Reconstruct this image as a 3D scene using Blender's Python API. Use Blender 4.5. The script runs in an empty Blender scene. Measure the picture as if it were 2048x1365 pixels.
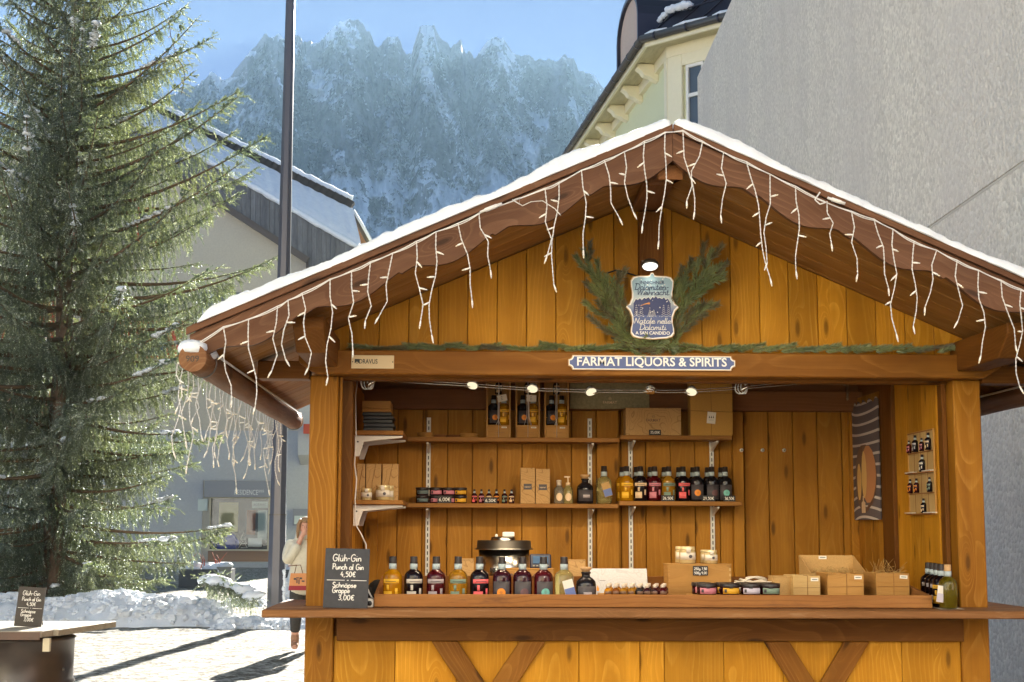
import bpy, math, random
import numpy as np
from mathutils import Vector, Matrix
scene = bpy.context.scene
col = scene.collection
random.seed(11)
rng = np.random.default_rng(11)
PI = math.pi
rad = math.radians

# ------------------------------------------------------------------ camera
FPX = 2900.0                       # focal length in pixels of the 2048 px wide photograph
HEAD, PITCH, ROLL = rad(1.76), math.atan(373.0 / FPX), 0.0038
CAMROT = Matrix.Rotation(-HEAD, 3, 'Z') @ Matrix.Rotation(PI / 2 + PITCH, 3, 'X') @ Matrix.Rotation(ROLL, 3, 'Z')
EYE = Vector((0, 0, 1.5))
cd = bpy.data.cameras.new('camera')
cam = bpy.data.objects.new('camera', cd)
col.objects.link(cam)
cd.sensor_width = 36.0
cd.lens = 36.0 * FPX / 2048.0
cd.clip_start, cd.clip_end = 0.1, 9000
cam.matrix_world = Matrix.Translation(EYE) @ CAMROT.to_4x4()
scene.camera = cam

# ------------------------------------------------------------------ daylight
SUN_AZ = math.atan((1215 - 935) / FPX)      # to the right of +Y
SUN_EL = rad(21.5)
world = bpy.data.worlds.new('World')
scene.world = world
world.use_nodes = True
wn, wl = world.node_tree.nodes, world.node_tree.links
wn.clear()
sky = wn.new('ShaderNodeTexSky')
sky.sky_type = 'NISHITA'
sky.sun_disc = False
sky.sun_elevation = SUN_EL
sky.sun_rotation = SUN_AZ
sky.altitude = 2200
sky.air_density, sky.dust_density, sky.ozone_density = 0.09, 0.0, 1.6
hsv = wn.new('ShaderNodeHueSaturation')
hsv.inputs['Saturation'].default_value = 0.95
bg = wn.new('ShaderNodeBackground')
bg.inputs['Strength'].default_value = 0.1
wo = wn.new('ShaderNodeOutputWorld')
wl.new(sky.outputs[0], hsv.inputs['Color'])
wl.new(hsv.outputs[0], bg.inputs[0])
wl.new(bg.outputs[0], wo.inputs[0])
sd = bpy.data.lights.new('sun', 'SUN')
sd.energy = 4.6
sd.angle = rad(0.55)
sd.color = (1.0, 0.95, 0.85)
sun = bpy.data.objects.new('sun', sd)
col.objects.link(sun)
to_sun = Vector((math.sin(SUN_AZ) * math.cos(SUN_EL), math.cos(SUN_AZ) * math.cos(SUN_EL), math.sin(SUN_EL)))
sun.rotation_euler = to_sun.to_track_quat('Z', 'Y').to_euler()
sun.location = to_sun * 60
vs = scene.view_settings
vs.view_transform = 'Standard'
vs.look = 'None'
vs.gamma = 1.0
vs.exposure = 2.8
try:
    vs.use_curve_mapping = False
except Exception:
    pass
scene.cycles.max_bounces = 8
scene.cycles.diffuse_bounces = 4
scene.cycles.transparent_max_bounces = 12
scene.cycles.caustics_refractive = False
scene.cycles.caustics_reflective = False

# ------------------------------------------------------------------ helpers
def ray(px, py):
    return CAMROT @ Vector(((px - 1024) / FPX, -(py - 682.5) / FPX, -1.0))

def P(px, py, Y):
    """the point of the plane y = Y that the photograph shows at that pixel"""
    d = ray(px, py)
    return EYE + d * (Y / d.y)

def G(px, py, z=0.0):
    d = ray(px, py)
    return EYE + d * ((z - EYE.z) / d.z)

W = {}

def wm(o):
    return W.get(o.name, Matrix.Identity(4))

def tag(o, label=None, cat=None, group=None, kind=None):
    if label: o['label'] = label
    if cat: o['category'] = cat
    if group: o['group'] = group
    if kind: o['kind'] = kind
    return o

def thing(name, label, cat, loc=(0, 0, 0), rz=0.0, group=None):
    o = bpy.data.objects.new(name, None)
    o.empty_display_size = 0.05
    col.objects.link(o)
    M = Matrix.Translation(Vector(loc)) @ Matrix.Rotation(rz, 4, 'Z')
    o.matrix_basis = M
    W[o.name] = M
    return tag(o, label, cat, group)

def place(o, loc, rz=0.0, tilt=None):
    M = Matrix.Translation(Vector(loc)) @ Matrix.Rotation(rz, 4, 'Z')
    if tilt is not None:
        M = M @ tilt
    o.matrix_basis = M
    W[o.name] = M
    return o

KIDS = {}

def copy_tree(root, loc=None, rz=0.0, label=None, group=None, tilt=None, matmap=None):
    def rec(o, parent):
        c = o.copy()
        col.objects.link(c)
        if parent is not None:
            c.parent = parent
        if matmap and o.type == 'MESH' and any(m and m.name in matmap for m in o.data.materials):
            c.data = o.data.copy()
            for i, m in enumerate(c.data.materials):
                if m and m.name in matmap:
                    c.data.materials[i] = matmap[m.name]
        KIDS[c.name] = []
        for ch in KIDS.get(o.name, []):
            KIDS[c.name].append(rec(ch, c))
        return c
    r = rec(root, None)
    if loc is not None:
        place(r, loc, rz, tilt)
    if label: r['label'] = label
    if group: r['group'] = group
    return r

def frame(axis, hint=(0, 0, 1)):
    a = Vector(axis).normalized()
    h = Vector(hint)
    if abs(a.dot(h.normalized())) > 0.98:
        h = Vector((0, 1, 0)) if abs(a.y) < 0.9 else Vector((1, 0, 0))
    n = (h - a * h.dot(a)).normalized()
    b = n.cross(a)
    return Matrix((a, b, n)).transposed()

class MB:
    def __init__(self):
        self.v, self.f, self.m, self.s = [], [], [], []

    def add(self, vs, fs, mi=0, smooth=False):
        o = len(self.v)
        self.v += [Vector(p) for p in vs]
        for f in fs:
            self.f.append([i + o for i in f])
            self.m.append(mi)
            self.s.append(smooth)
        return self

    def box(self, x0, x1, y0, y1, z0, z1, mi=0):
        v = [(x, y, z) for x in (x0, x1) for y in (y0, y1) for z in (z0, z1)]
        return self.add(v, [(0, 1, 3, 2), (4, 6, 7, 5), (0, 4, 5, 1), (2, 3, 7, 6), (0, 2, 6, 4), (1, 5, 7, 3)], mi)

    def obox(self, c, R, sx, sy, sz, mi=0):
        c = Vector(c)
        v = [c + R @ Vector((x * sx / 2, y * sy / 2, z * sz / 2)) for x in (-1, 1) for y in (-1, 1) for z in (-1, 1)]
        return self.add(v, [(0, 1, 3, 2), (4, 6, 7, 5), (0, 4, 5, 1), (2, 3, 7, 6), (0, 2, 6, 4), (1, 5, 7, 3)], mi)

    def tube(self, pts, r, n=6, mi=0, caps=True, smooth=True):
        pts = [Vector(p) for p in pts]
        k = len(pts)
        rs = [r] * k if isinstance(r, (int, float)) else r
        t0 = (pts[1] - pts[0]).normalized()
        up = Vector((0, 0, 1)) if abs(t0.z) < 0.9 else Vector((1, 0, 0))
        nrm = (up - t0 * up.dot(t0)).normalized()
        vs = []
        for i in range(k):
            t = (pts[min(i + 1, k - 1)] - pts[max(i - 1, 0)])
            t = t.normalized() if t.length > 1e-9 else t0
            nrm = (nrm - t * nrm.dot(t))
            nrm = nrm.normalized() if nrm.length > 1e-6 else t.orthogonal().normalized()
            b = t.cross(nrm)
            for j in range(n):
                a = 2 * PI * j / n
                vs.append(pts[i] + (nrm * math.cos(a) + b * math.sin(a)) * rs[i])
        fs = [(i * n + j, i * n + (j + 1) % n, (i + 1) * n + (j + 1) % n, (i + 1) * n + j) for i in range(k - 1) for j in range(n)]
        self.add(vs, fs, mi, smooth)
        if caps:
            o = len(self.v) - len(vs)
            self.f.append([o + j for j in range(n)][::-1]); self.m.append(mi); self.s.append(False)
            self.f.append([o + (k - 1) * n + j for j in range(n)]); self.m.append(mi); self.s.append(False)
        return self

    def lathe(self, prof, n=20, c=(0, 0, 0), mi=0, a0=0.0, a1=2 * PI, smooth=True, M=None):
        full = abs(a1 - a0 - 2 * PI) < 1e-6
        k = n if full else n + 1
        c = Vector(c)
        vs = []
        for (r, z) in prof:
            for j in range(k):
                a = a0 + (a1 - a0) * j / n
                p = Vector((r * math.cos(a), r * math.sin(a), z))
                if M is not None: p = M @ p
                vs.append(c + p)
        fs = []
        for i in range(len(prof) - 1):
            for j in range(n):
                j2 = (j + 1) % k
                fs.append((i * k + j, i * k + j2, (i + 1) * k + j2, (i + 1) * k + j))
        return self.add(vs, fs, mi, smooth)

    def prism(self, poly, plane, d0, d1, mi=0):
        def p3(a, b, d):
            return {'xz': (a, d, b), 'xy': (a, b, d), 'yz': (d, a, b)}[plane]
        n = len(poly)
        v = [p3(a, b, d0) for a, b in poly] + [p3(a, b, d1) for a, b in poly]
        f = [list(range(n))[::-1], list(range(n, 2 * n))] + [(i, (i + 1) % n, n + (i + 1) % n, n + i) for i in range(n)]
        return self.add(v, f, mi)

    def ball(self, c, rx, ry=None, rz=None, n=10, m=6, mi=0, bottom=-1.0, jit=0.0, seed=0, smooth=True):
        ry = ry or rx; rz = rz or rx
        c = Vector(c)
        r_ = random.Random(seed)
        vs = [c + Vector((0, 0, bottom * rz))]
        for i in range(1, m):
            th = PI * i / m
            for j in range(n):
                a = 2 * PI * j / n
                k = 1 + r_.uniform(-jit, jit)
                z = -math.cos(th)
                vs.append(c + Vector((rx * math.sin(th) * math.cos(a) * k, ry * math.sin(th) * math.sin(a) * k, max(z, bottom) * rz * k)))
        vs.append(c + Vector((0, 0, rz)))
        fs = [(0, 1 + (j + 1) % n, 1 + j) for j in range(n)]
        for i in range(m - 2):
            for j in range(n):
                a = 1 + i * n
                fs.append((a + j, a + (j + 1) % n, a + n + (j + 1) % n, a + n + j))
        L = len(vs) - 1
        a = 1 + (m - 2) * n
        fs += [(a + j, a + (j + 1) % n, L) for j in range(n)]
        return self.add(vs, fs, mi, smooth)

    def build(self, name, mats, parent=None, axis=None, center=None, bevel=0.0, hint=(0, 0, 1), M=None):
        if not isinstance(mats, (list, tuple)):
            mats = [mats]
        if M is not None:
            Wc = M
        elif axis is not None:
            if center is None:
                lo = Vector([min(p[i] for p in self.v) for i in range(3)])
                hi = Vector([max(p[i] for p in self.v) for i in range(3)])
                center = (lo + hi) / 2
            Wc = Matrix.Translation(Vector(center)) @ frame(axis, hint).to_4x4()
        elif parent is not None:
            Wc = wm(parent)
        else:
            if center is None: center = (0, 0, 0)
            Wc = Matrix.Translation(Vector(center))
        inv = Wc.inverted()
        me = bpy.data.meshes.new(name)
        me.from_pydata([inv @ p for p in self.v], [], self.f)
        for mt in mats:
            me.materials.append(mt)
        me.polygons.foreach_set('material_index', self.m)
        me.polygons.foreach_set('use_smooth', self.s)
        me.update()
        o = bpy.data.objects.new(name, me)
        col.objects.link(o)
        W[o.name] = Wc
        if parent is not None:
            o.parent = parent
            o.matrix_basis = wm(parent).inverted() @ Wc
            KIDS.setdefault(parent.name, []).append(o)
        else:
            o.matrix_basis = Wc
        if bevel:
            b = o.modifiers.new('bevel', 'BEVEL')
            b.width = bevel
            b.segments = 1
            b.limit_method = 'ANGLE'
        return o

def big_mesh(name, V, Fc, mats, parent=None, mi=None, smooth=False):
    """numpy arrays: V (n,3), Fc (m,k)"""
    me = bpy.data.meshes.new(name)
    n, (m, k) = len(V), Fc.shape
    me.vertices.add(n)
    me.vertices.foreach_set('co', np.ascontiguousarray(V, dtype=np.float32).ravel())
    me.loops.add(m * k)
    me.polygons.add(m)
    me.polygons.foreach_set('loop_start', np.arange(0, m * k, k, dtype=np.int32))
    me.polygons.foreach_set('loop_total', np.full(m, k, dtype=np.int32))
    me.loops.foreach_set('vertex_index', np.ascontiguousarray(Fc, dtype=np.int32).ravel())
    for mt in (mats if isinstance(mats, (list, tuple)) else [mats]):
        me.materials.append(mt)
    if mi is not None:
        me.polygons.foreach_set('material_index', np.ascontiguousarray(mi, dtype=np.int32))
    me.polygons.foreach_set('use_smooth', np.full(m, smooth))
    me.update(calc_edges=True)
    me.validate()
    o = bpy.data.objects.new(name, me)
    col.objects.link(o)
    W[o.name] = Matrix.Identity(4)
    if parent is not None:
        o.parent = parent
        o.matrix_basis = wm(parent).inverted()
        KIDS.setdefault(parent.name, []).append(o)
    return o

def grid_faces(nr, nc):
    i = np.arange(nr - 1)[:, None] * nc + np.arange(nc - 1)[None, :]
    i = i.ravel()
    return np.stack([i, i + 1, i + nc + 1, i + nc], 1)

# value noise
_T = rng.random((256,)).astype(np.float64)
_PM = rng.permutation(256)

def vnoise(x, y):
    xi, yi = np.floor(x).astype(int), np.floor(y).astype(int)
    fx, fy = x - xi, y - yi
    fx = fx * fx * fx * (fx * (fx * 6 - 15) + 10)
    fy = fy * fy * fy * (fy * (fy * 6 - 15) + 10)
    h = lambda a, b: _T[(_PM[a & 255] + b * 57) & 255]
    a = h(xi, yi) * (1 - fx) + h(xi + 1, yi) * fx
    b = h(xi, yi + 1) * (1 - fx) + h(xi + 1, yi + 1) * fx
    return a * (1 - fy) + b * fy

def fbm(x, y, oct=5, gain=0.5, ridged=False):
    s, a, t = 0.0, 1.0, 0.0
    for k in range(oct):
        n = vnoise(x + 17.3 * k, y + 9.1 * k)
        if ridged:
            n = 1 - np.abs(2 * n - 1)
            n = n * n
        s = s + a * n
        t += a
        a *= gain
        x, y = x * 2.03, y * 2.03
    return s / t

# ------------------------------------------------------------------ text
FONT = None
def text_mb(mb, txt, origin, height, ux=(1, 0, 0), uz=(0, 0, 1), squeeze=1.0, bold=0.0, align='CENTER', depth=0.0012, mi=0, width=None):
    """block lettering as flat raised shapes; origin is the middle (or left) of the baseline"""
    cu = bpy.data.curves.new('t', 'FONT')
    cu.body = txt
    cu.size = 1.0
    cu.offset = bold
    cu.resolution_u = 3
    to = bpy.data.objects.new('t', cu)
    col.objects.link(to)
    me = bpy.data.meshes.new_from_object(to)
    xs = [v.co.x for v in me.vertices]
    if not xs:
        return mb
    x0, x1 = min(xs), max(xs)
    k = height / 0.70
    kx = k * squeeze if width is None else width / (x1 - x0)
    sh = {'CENTER': -(x0 + x1) / 2, 'LEFT': -x0}[align]
    ux, uz = Vector(ux).normalized(), Vector(uz).normalized()
    nv = ux.cross(uz)         # out of the page, towards the reader
    o = Vector(origin)
    mb.add([o + ux * (v.co.x + sh) * kx + uz * v.co.y * k + nv * depth for v in me.vertices],
           [list(p.vertices) for p in me.polygons], mi)
    bpy.data.objects.remove(to)
    bpy.data.curves.remove(cu)
    bpy.data.meshes.remove(me)
    return mb

def loop(cx, cy, rx, ry, n=9, a0=PI / 2):
    return [(cx + rx * math.cos(a0 + 2 * PI * i / n), cy + ry * math.sin(a0 + 2 * PI * i / n)) for i in range(n + 1)]
_bowl = [(.42, .4), (.25, .5), (.06, .38), (.03, .16), (.18, 0), (.35, .08), (.43, .3)]
GL = {
 'a': (.5, [_bowl, [(.44, .5), (.44, .1), (.52, 0)]]),
 'c': (.42, [[(.4, .42), (.25, .5), (.06, .36), (.05, .12), (.22, 0), (.42, .08)]]),
 'e': (.43, [[(.05, .25), (.4, .29), (.36, .46), (.2, .5), (.05, .33), (.06, .1), (.22, 0), (.42, .08)]]),
 'g': (.48, [_bowl, [(.44, .5), (.44, -.2), (.3, -.36), (.08, -.28)]]),
 'h': (.44, [[(.06, 1), (.06, 0)], [(.06, .3), (.2, .48), (.36, .42), (.4, .25), (.4, 0)]]),
 'i': (.15, [[(.06, .5), (.06, .1), (.13, 0)], [(.06, .7), (.08, .75)]]),
 'l': (.16, [[(.06, 1), (.06, .1), (.14, 0)]]),
 'm': (.62, [[(.05, .5), (.05, 0)], [(.05, .3), (.17, .48), (.28, .42), (.3, 0)], [(.3, .3), (.42, .48), (.53, .42), (.56, 0)]]),
 'n': (.45, [[(.05, .5), (.05, 0)], [(.05, .3), (.2, .48), (.36, .42), (.4, .2), (.4, 0)]]),
 'o': (.44, [loop(.22, .25, .19, .25)]),
 'p': (.45, [[(.05, .5), (.05, -.38)], [(.05, .38), (.22, .5), (.4, .36), (.4, .14), (.22, 0), (.05, .1)]]),
 'r': (.33, [[(.05, .5), (.05, 0)], [(.05, .28), (.16, .46), (.32, .47)]]),
 's': (.37, [[(.34, .42), (.2, .5), (.06, .4), (.18, .27), (.33, .17), (.22, .01), (.03, .06)]]),
 't': (.33, [[(.14, .85), (.14, .1), (.24, 0), (.32, .05)], [(.0, .52), (.3, .52)]]),
 'u': (.48, [[(.05, .5), (.05, .15), (.18, 0), (.34, .08), (.4, .3)], [(.4, .5), (.4, .08), (.48, 0)]]),
 'w': (.62, [[(.04, .5), (.16, 0), (.3, .45), (.44, 0), (.57, .5)]]),
 'D': (.66, [[(.12, 1), (.1, 0)], [(-.04, .96), (.3, 1.0), (.6, .75), (.62, .35), (.4, .03), (.02, 0)]]),
 'G': (.66, [[(.58, .85), (.38, 1), (.12, .82), (.05, .4), (.2, .04), (.45, .04), (.58, .25), (.58, .45)], [(.34, .45), (.62, .45)]]),
 'N': (.66, [[(.02, .0), (.1, .95)], [(.1, .95), (.5, .05)], [(.5, .05), (.58, 1)]]),
 'P': (.55, [[(.1, 1), (.08, 0)], [(-.02, .92), (.3, 1.02), (.52, .8), (.4, .5), (.1, .45)]]),
 'S': (.5, [[(.46, .86), (.28, 1), (.08, .84), (.14, .6), (.38, .44), (.44, .18), (.22, 0), (.02, .14)]]),
 'W': (.9, [[(.02, 1), (.2, 0)], [(.2, 0), (.44, .85)], [(.44, .85), (.62, 0)], [(.62, 0), (.86, 1)]]),
 '0': (.5, [loop(.24, .5, .2, .48, 10)]),
 '2': (.48, [[(.06, .8), (.22, .98), (.42, .8), (.32, .45), (.05, .02)], [(.05, .02), (.45, .02)]]),
 '3': (.48, [[(.06, .9), (.26, .98), (.4, .8), (.2, .54), (.42, .35), (.36, .06), (.04, .06)]]),
 '4': (.5, [[(.26, .98), (.03, .35)], [(.03, .35), (.46, .35)], [(.34, .6), (.34, -.02)]]),
 '5': (.48, [[(.42, .96), (.1, .96)], [(.1, .96), (.08, .56)], [(.08, .56), (.3, .62), (.43, .32), (.28, .02), (.04, .08)]]),
 '6': (.48, [[(.36, .96), (.12, .6), (.06, .25), (.22, 0), (.42, .2), (.3, .45), (.08, .3)]]),
 '7': (.46, [[(.05, .95), (.43, .95)], [(.43, .95), (.15, 0)]]),
 '9': (.48, [loop(.22, .7, .18, .26), [(.41, .75), (.36, .3), (.2, 0)]]),
 ',': (.2, [[(.1, .06), (.03, -.16)]]),
 '-': (.34, [[(.03, .4), (.28, .4)]]),
 '€': (.56, [[(.52, .85), (.32, .97), (.1, .7), (.1, .3), (.32, .02), (.52, .12)], [(0, .58), (.4, .58)], [(0, .42), (.4, .42)]]),
 ' ': (.3, []),
}
GL['ü'] = (.48, GL['u'][1] + [[(.12, .72), (.13, .78)], [(.32, .72), (.33, .78)]])
GL['ä'] = (.5, GL['a'][1] + [[(.12, .72), (.13, .78)], [(.32, .72), (.33, .78)]])

def smooth_pts(p, k=4):
    if len(p) < 3:
        return p
    q = [p[0]] + list(p) + [p[-1]]
    out = []
    for i in range(1, len(q) - 2):
        for j in range(k):
            t = j / k
            a, b, c, d = q[i - 1], q[i], q[i + 1], q[i + 2]
            out.append(tuple(0.5 * (2 * b[m] + (c[m] - a[m]) * t + (2 * a[m] - 5 * b[m] + 4 * c[m] - d[m]) * t * t + (3 * b[m] - a[m] - 3 * c[m] + d[m]) * t ** 3) for m in (0, 1)))
    out.append(tuple(p[-1]))
    return out

def hand_w(txt, gap=0.1):
    return sum(GL[c][0] + gap for c in txt) - gap

def hand_mb(mb, txt, origin, width, height, r, ux=(1, 0, 0), uz=(0, 0, 1), slant=0.0, gap=0.1, mi=0, join=False, n=4):
    """handwritten line: strokes as thin round beads; origin = left end of the baseline"""
    ux, uz = Vector(ux).normalized(), Vector(uz).normalized()
    kx = width / hand_w(txt, gap)
    o = Vector(origin)
    x = 0.0
    ends = None
    def w3(q):
        return o + ux * ((x + q[0]) * kx + slant * q[1] * height) + uz * q[1] * height
    for c in txt:
        wdt, strokes = GL[c]
        for s in strokes:
            pts = [w3(q) for q in smooth_pts(s)]
            mb.tube(pts, r, n=n, mi=mi, smooth=False)
        if join and strokes and c not in ' -,':
            a = w3((wdt - .02, .02)); 
            b = w3((wdt + gap + .06, .16))
            if txt.find(c) < len(txt):
                mb.tube([a, (a + b) / 2 - uz * .03 * height, b], r * .8, n=n, mi=mi, smooth=False)
        x += wdt + gap
    return mb

# ------------------------------------------------------------------ materials
def s2l(r, g, b):
    f = lambda c: (c / 255 / 12.92) if c <= 10 else ((c / 255 + 0.055) / 1.055) ** 2.4
    return (f(r), f(g), f(b), 1.0)

def curved_disc(m, R_, off, pts, c0):
    """flat print wrapped on a cylinder of radius R_: pts are (arc length, height), fanned round c0"""
    w = lambda q: ((R_ + off) * math.sin(q[0] / R_), -(R_ + off) * math.cos(q[0] / R_), q[1])
    n = len(pts)
    mid = [((q[0] + c0[0]) / 2, (q[1] + c0[1]) / 2) for q in pts]
    v = [w(q) for q in pts] + [w(q) for q in mid] + [w(c0)]
    m.add(v, [(i, (i + 1) % n, n + (i + 1) % n, n + i) for i in range(n)] + [(n + i, n + (i + 1) % n, 2 * n) for i in range(n)])

class NT:
    def __init__(self, name):
        self.mat = bpy.data.materials.new(name)
        self.mat.use_nodes = True
        self.t = self.mat.node_tree
        self.t.nodes.clear()
        self.out = self.n('ShaderNodeOutputMaterial')
    def n(self, typ, **kw):
        nd = self.t.nodes.new(typ)
        for k, v in kw.items():
            setattr(nd, k, v)
        return nd
    def l(self, a, b):
        self.t.links.new(a, b)
    def val(self, sock, v):
        if hasattr(v, 'links') or isinstance(v, bpy.types.NodeSocket):
            self.l(v, sock)
        else:
            sock.default_value = v
    def math(self, op, a, b=0.0, c=None, clamp=False):
        m = self.n('ShaderNodeMath', operation=op, use_clamp=clamp)
        self.val(m.inputs[0], a); self.val(m.inputs[1], b)
        if c is not None: self.val(m.inputs[2], c)
        return m.outputs[0]
    def vmath(self, op, a, b=(0, 0, 0)):
        m = self.n('ShaderNodeVectorMath', operation=op)
        self.val(m.inputs[0], a)
        if op == 'SCALE':
            self.val(m.inputs[3], b)
        else:
            self.val(m.inputs[1], b)
        return m.outputs[0]
    def noise(self, vec, scale, detail=3.0, rough=0.55, dist=0.0):
        m = self.n('ShaderNodeTexNoise')
        self.l(vec, m.inputs['Vector'])
        m.inputs['Scale'].default_value = scale
        m.inputs['Detail'].default_value = detail
        m.inputs['Roughness'].default_value = rough
        m.inputs['Distortion'].default_value = dist
        return m.outputs[0]
    def ramp(self, fac, stops, interp='LINEAR'):
        m = self.n('ShaderNodeValToRGB')
        cr = m.color_ramp
        cr.interpolation = interp
        while len(cr.elements) < len(stops):
            cr.elements.new(0.5)
        for e, (p, c) in zip(cr.elements, stops):
            e.position = p
            e.color = c if len(c) == 4 else (*c, 1)
        self.l(fac, m.inputs[0])
        return m.outputs[0]
    def mix(self, fac, a, b, mode='MIX'):
        m = self.n('ShaderNodeMix', data_type='RGBA', blend_type=mode)
        self.val(m.inputs[0], fac)
        self.val(m.inputs[6], a); self.val(m.inputs[7], b)
        return m.outputs[2]
    def maprange(self, v, a, b, c=0.0, d=1.0):
        m = self.n('ShaderNodeMapRange')
        self.val(m.inputs[0], v)
        m.inputs[1].default_value, m.inputs[2].default_value = a, b
        m.inputs[3].default_value, m.inputs[4].default_value = c, d
        return m.outputs[0]
    def bump(self, h, strength=0.3, dist=0.01):
        m = self.n('ShaderNodeBump')
        m.inputs['Strength'].default_value = strength
        m.inputs['Distance'].default_value = dist
        self.l(h, m.inputs['Height'])
        return m.outputs[0]
    def principled(self, color, rough=0.5, metal=0.0, normal=None, **kw):
        p = self.n('ShaderNodeBsdfPrincipled')
        self.val(p.inputs['Base Color'], color)
        self.val(p.inputs['Roughness'], rough)
        self.val(p.inputs['Metallic'], metal)
        if normal is not None: self.l(normal, p.inputs['Normal'])
        for k, v in kw.items():
            self.val(p.inputs[k.replace('_', ' ')], v)
        self.l(p.outputs[0], self.out.inputs[0])
        return p
    def obj(self):
        return self.n('ShaderNodeTexCoord').outputs['Object']
    def rnd(self):
        return self.n('ShaderNodeObjectInfo').outputs['Random']

def plain(name, c, rough=0.5, metal=0.0, **kw):
    t = NT(name)
    t.principled(c, rough, metal, **kw)
    return t.mat

def speckled(name, c1, c2, scale, bump=0.3, dist=0.004, rough=0.85, detail=4.0, lo=0.35, hi=0.65):
    t = NT(name)
    co = t.obj()
    n = t.noise(co, scale, detail, 0.6)
    big = t.noise(co, scale * 0.06, 3.0)
    c = t.mix(t.maprange(n, lo, hi), c1, c2)
    c = t.mix(0.35, c, t.mix(big, c1, c2))
    t.principled(c, rough, normal=t.bump(n, bump, dist))
    return t.mat

def wood(name, light, dark, line, ring=26.0, rough=0.55, line_amt=0.6, var=0.25, knots=1.0, wear=0.0, wearc=None, coat=0.0):
    """stained softwood, grain along the object's own X axis"""
    t = NT(name)
    co = t.obj()
    r = t.rnd()
    off = t.n('ShaderNodeCombineXYZ')
    t.l(t.math('MULTIPLY', r, 41.0), off.inputs[0])
    t.l(t.math('MULTIPLY', t.math('FRACT', t.math('MULTIPLY', r, 7.31)), 3.0), off.inputs[1])
    t.l(t.math('MULTIPLY', t.math('FRACT', t.math('MULTIPLY', r, 13.7)), 0.05), off.inputs[2])
    offs = off.outputs[0]
    p = t.vmath('ADD', co, offs)
    # knots
    kv = t.vmath('MULTIPLY', p, (2.1, 7.5, 0.0))
    vor = t.n('ShaderNodeTexVoronoi', voronoi_dimensions='2D')
    t.l(kv, vor.inputs['Vector'])
    vor.inputs['Scale'].default_value = 1.0
    gate = t.math('GREATER_THAN', t.n('ShaderNodeSeparateColor').outputs[0], 0.56)
    sep = [n for n in t.t.nodes if n.bl_idname == 'ShaderNodeSeparateColor'][-1]
    t.l(vor.outputs['Color'], sep.inputs[0])
    kd = vor.outputs['Distance']
    halo = t.math('MULTIPLY', t.maprange(kd, 0.0, 0.42, 1.0, 0.0), gate)
    halo = t.math('MULTIPLY', halo, halo)
    core = t.math('MULTIPLY', t.maprange(kd, 0.05, 0.12, 1.0, 0.0), gate)
    # growth rings
    rv = t.vmath('MULTIPLY', p, (0.16, 1.0, 1.0))
    wob = t.noise(t.vmath('MULTIPLY', p, (1.3, 2.0, 2.0)), 1.0, 2.0)
    lift = t.n('ShaderNodeCombineXYZ')
    t.l(t.math('MULTIPLY', halo, 0.05), lift.inputs[1])
    t.l(t.math('ADD', t.math('MULTIPLY', wob, 0.16), t.math('MULTIPLY', halo, 0.09)), lift.inputs[2])
    rv = t.vmath('ADD', rv, lift.outputs[0])
    wv = t.n('ShaderNodeTexWave', wave_type='BANDS', bands_direction='Z', wave_profile='SAW')
    sepv = t.n('ShaderNodeSeparateXYZ')
    t.l(rv, sepv.inputs[0])
    yy = t.math('SUBTRACT', t.math('PINGPONG', sepv.outputs[1], 0.35), 0.17)
    radl = t.math('SQRT', t.math('ADD', t.math('MULTIPLY', yy, yy), t.math('POWER', t.math('ADD', sepv.outputs[2], 0.015), 2.0)))
    cv = t.n('ShaderNodeCombineXYZ')
    t.l(radl, cv.inputs[2])
    t.l(cv.outputs[0], wv.inputs['Vector'])
    wv.inputs['Scale'].default_value = ring * 0.85
    wv.inputs['Distortion'].default_value = 0.0
    ringf = wv.outputs['Fac']
    late = t.ramp(ringf, [(0.0, (0, 0, 0)), (0.6, (.08, .08, .08)), (0.93, (1, 1, 1)), (1.0, (0, 0, 0))])
    fine = t.noise(t.vmath('MULTIPLY', p, (3.0, 160.0, 160.0)), 1.0, 2.0)
    tone = t.noise(t.vmath('MULTIPLY', p, (1.0, 9.0, 9.0)), 1.0, 3.0)
    base = t.mix(t.maprange(tone, 0.3, 0.7), light, dark)
    patch = t.noise(t.vmath('MULTIPLY', p, (1.6, 7.0, 7.0)), 1.0, 2.0)
    base = t.mix(t.math('MULTIPLY', late, t.maprange(patch, .35, .62, line_amt * .12, line_amt * .85)), base, line)
    base = t.mix(t.maprange(fine, 0.35, 0.7, 0.0, 0.40), base, dark)
    if knots:
        base = t.mix(t.math('MULTIPLY', halo, 0.5 * knots), base, dark)
        kc = tuple(x * 0.28 for x in dark[:3]) + (1,)
        base = t.mix(t.math('MULTIPLY', core, 0.8 * knots), base, kc)
    grime = t.noise(t.vmath('MULTIPLY', p, (2.2, 5.0, 5.0)), 1.0, 5.0, .65)
    base = t.mix(t.maprange(grime, .46, .72, 0.0, .42), base, tuple(x * .6 for x in dark[:3]) + (1,))
    vv = t.math('ADD', t.math('MULTIPLY', t.math('FRACT', t.math('MULTIPLY', r, 29.7)), 2 * var), 1.0 - var)
    base = t.mix(1.0, base, t.n('ShaderNodeCombineColor').outputs[0], 'MULTIPLY')
    cc = [n for n in t.t.nodes if n.bl_idname == 'ShaderNodeCombineColor'][-1]
    for i in range(3): t.l(vv, cc.inputs[i])
    if wear:
        wn_ = t.noise(t.vmath('MULTIPLY', p, (2.5, 14.0, 14.0)), 1.0, 4.0, 0.7)
        base = t.mix(t.maprange(wn_, 0.56, 0.66, 0.0, wear), base, wearc)
    h = t.math('ADD', t.math('MULTIPLY', late, 0.5), t.math('MULTIPLY', fine, 0.6))
    t.principled(base, t.maprange(tone, 0.2, 0.8, rough - 0.1, rough + 0.12), normal=t.bump(h, 0.35, 0.0025), Specular_IOR_Level=.16)
    return t.mat

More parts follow.
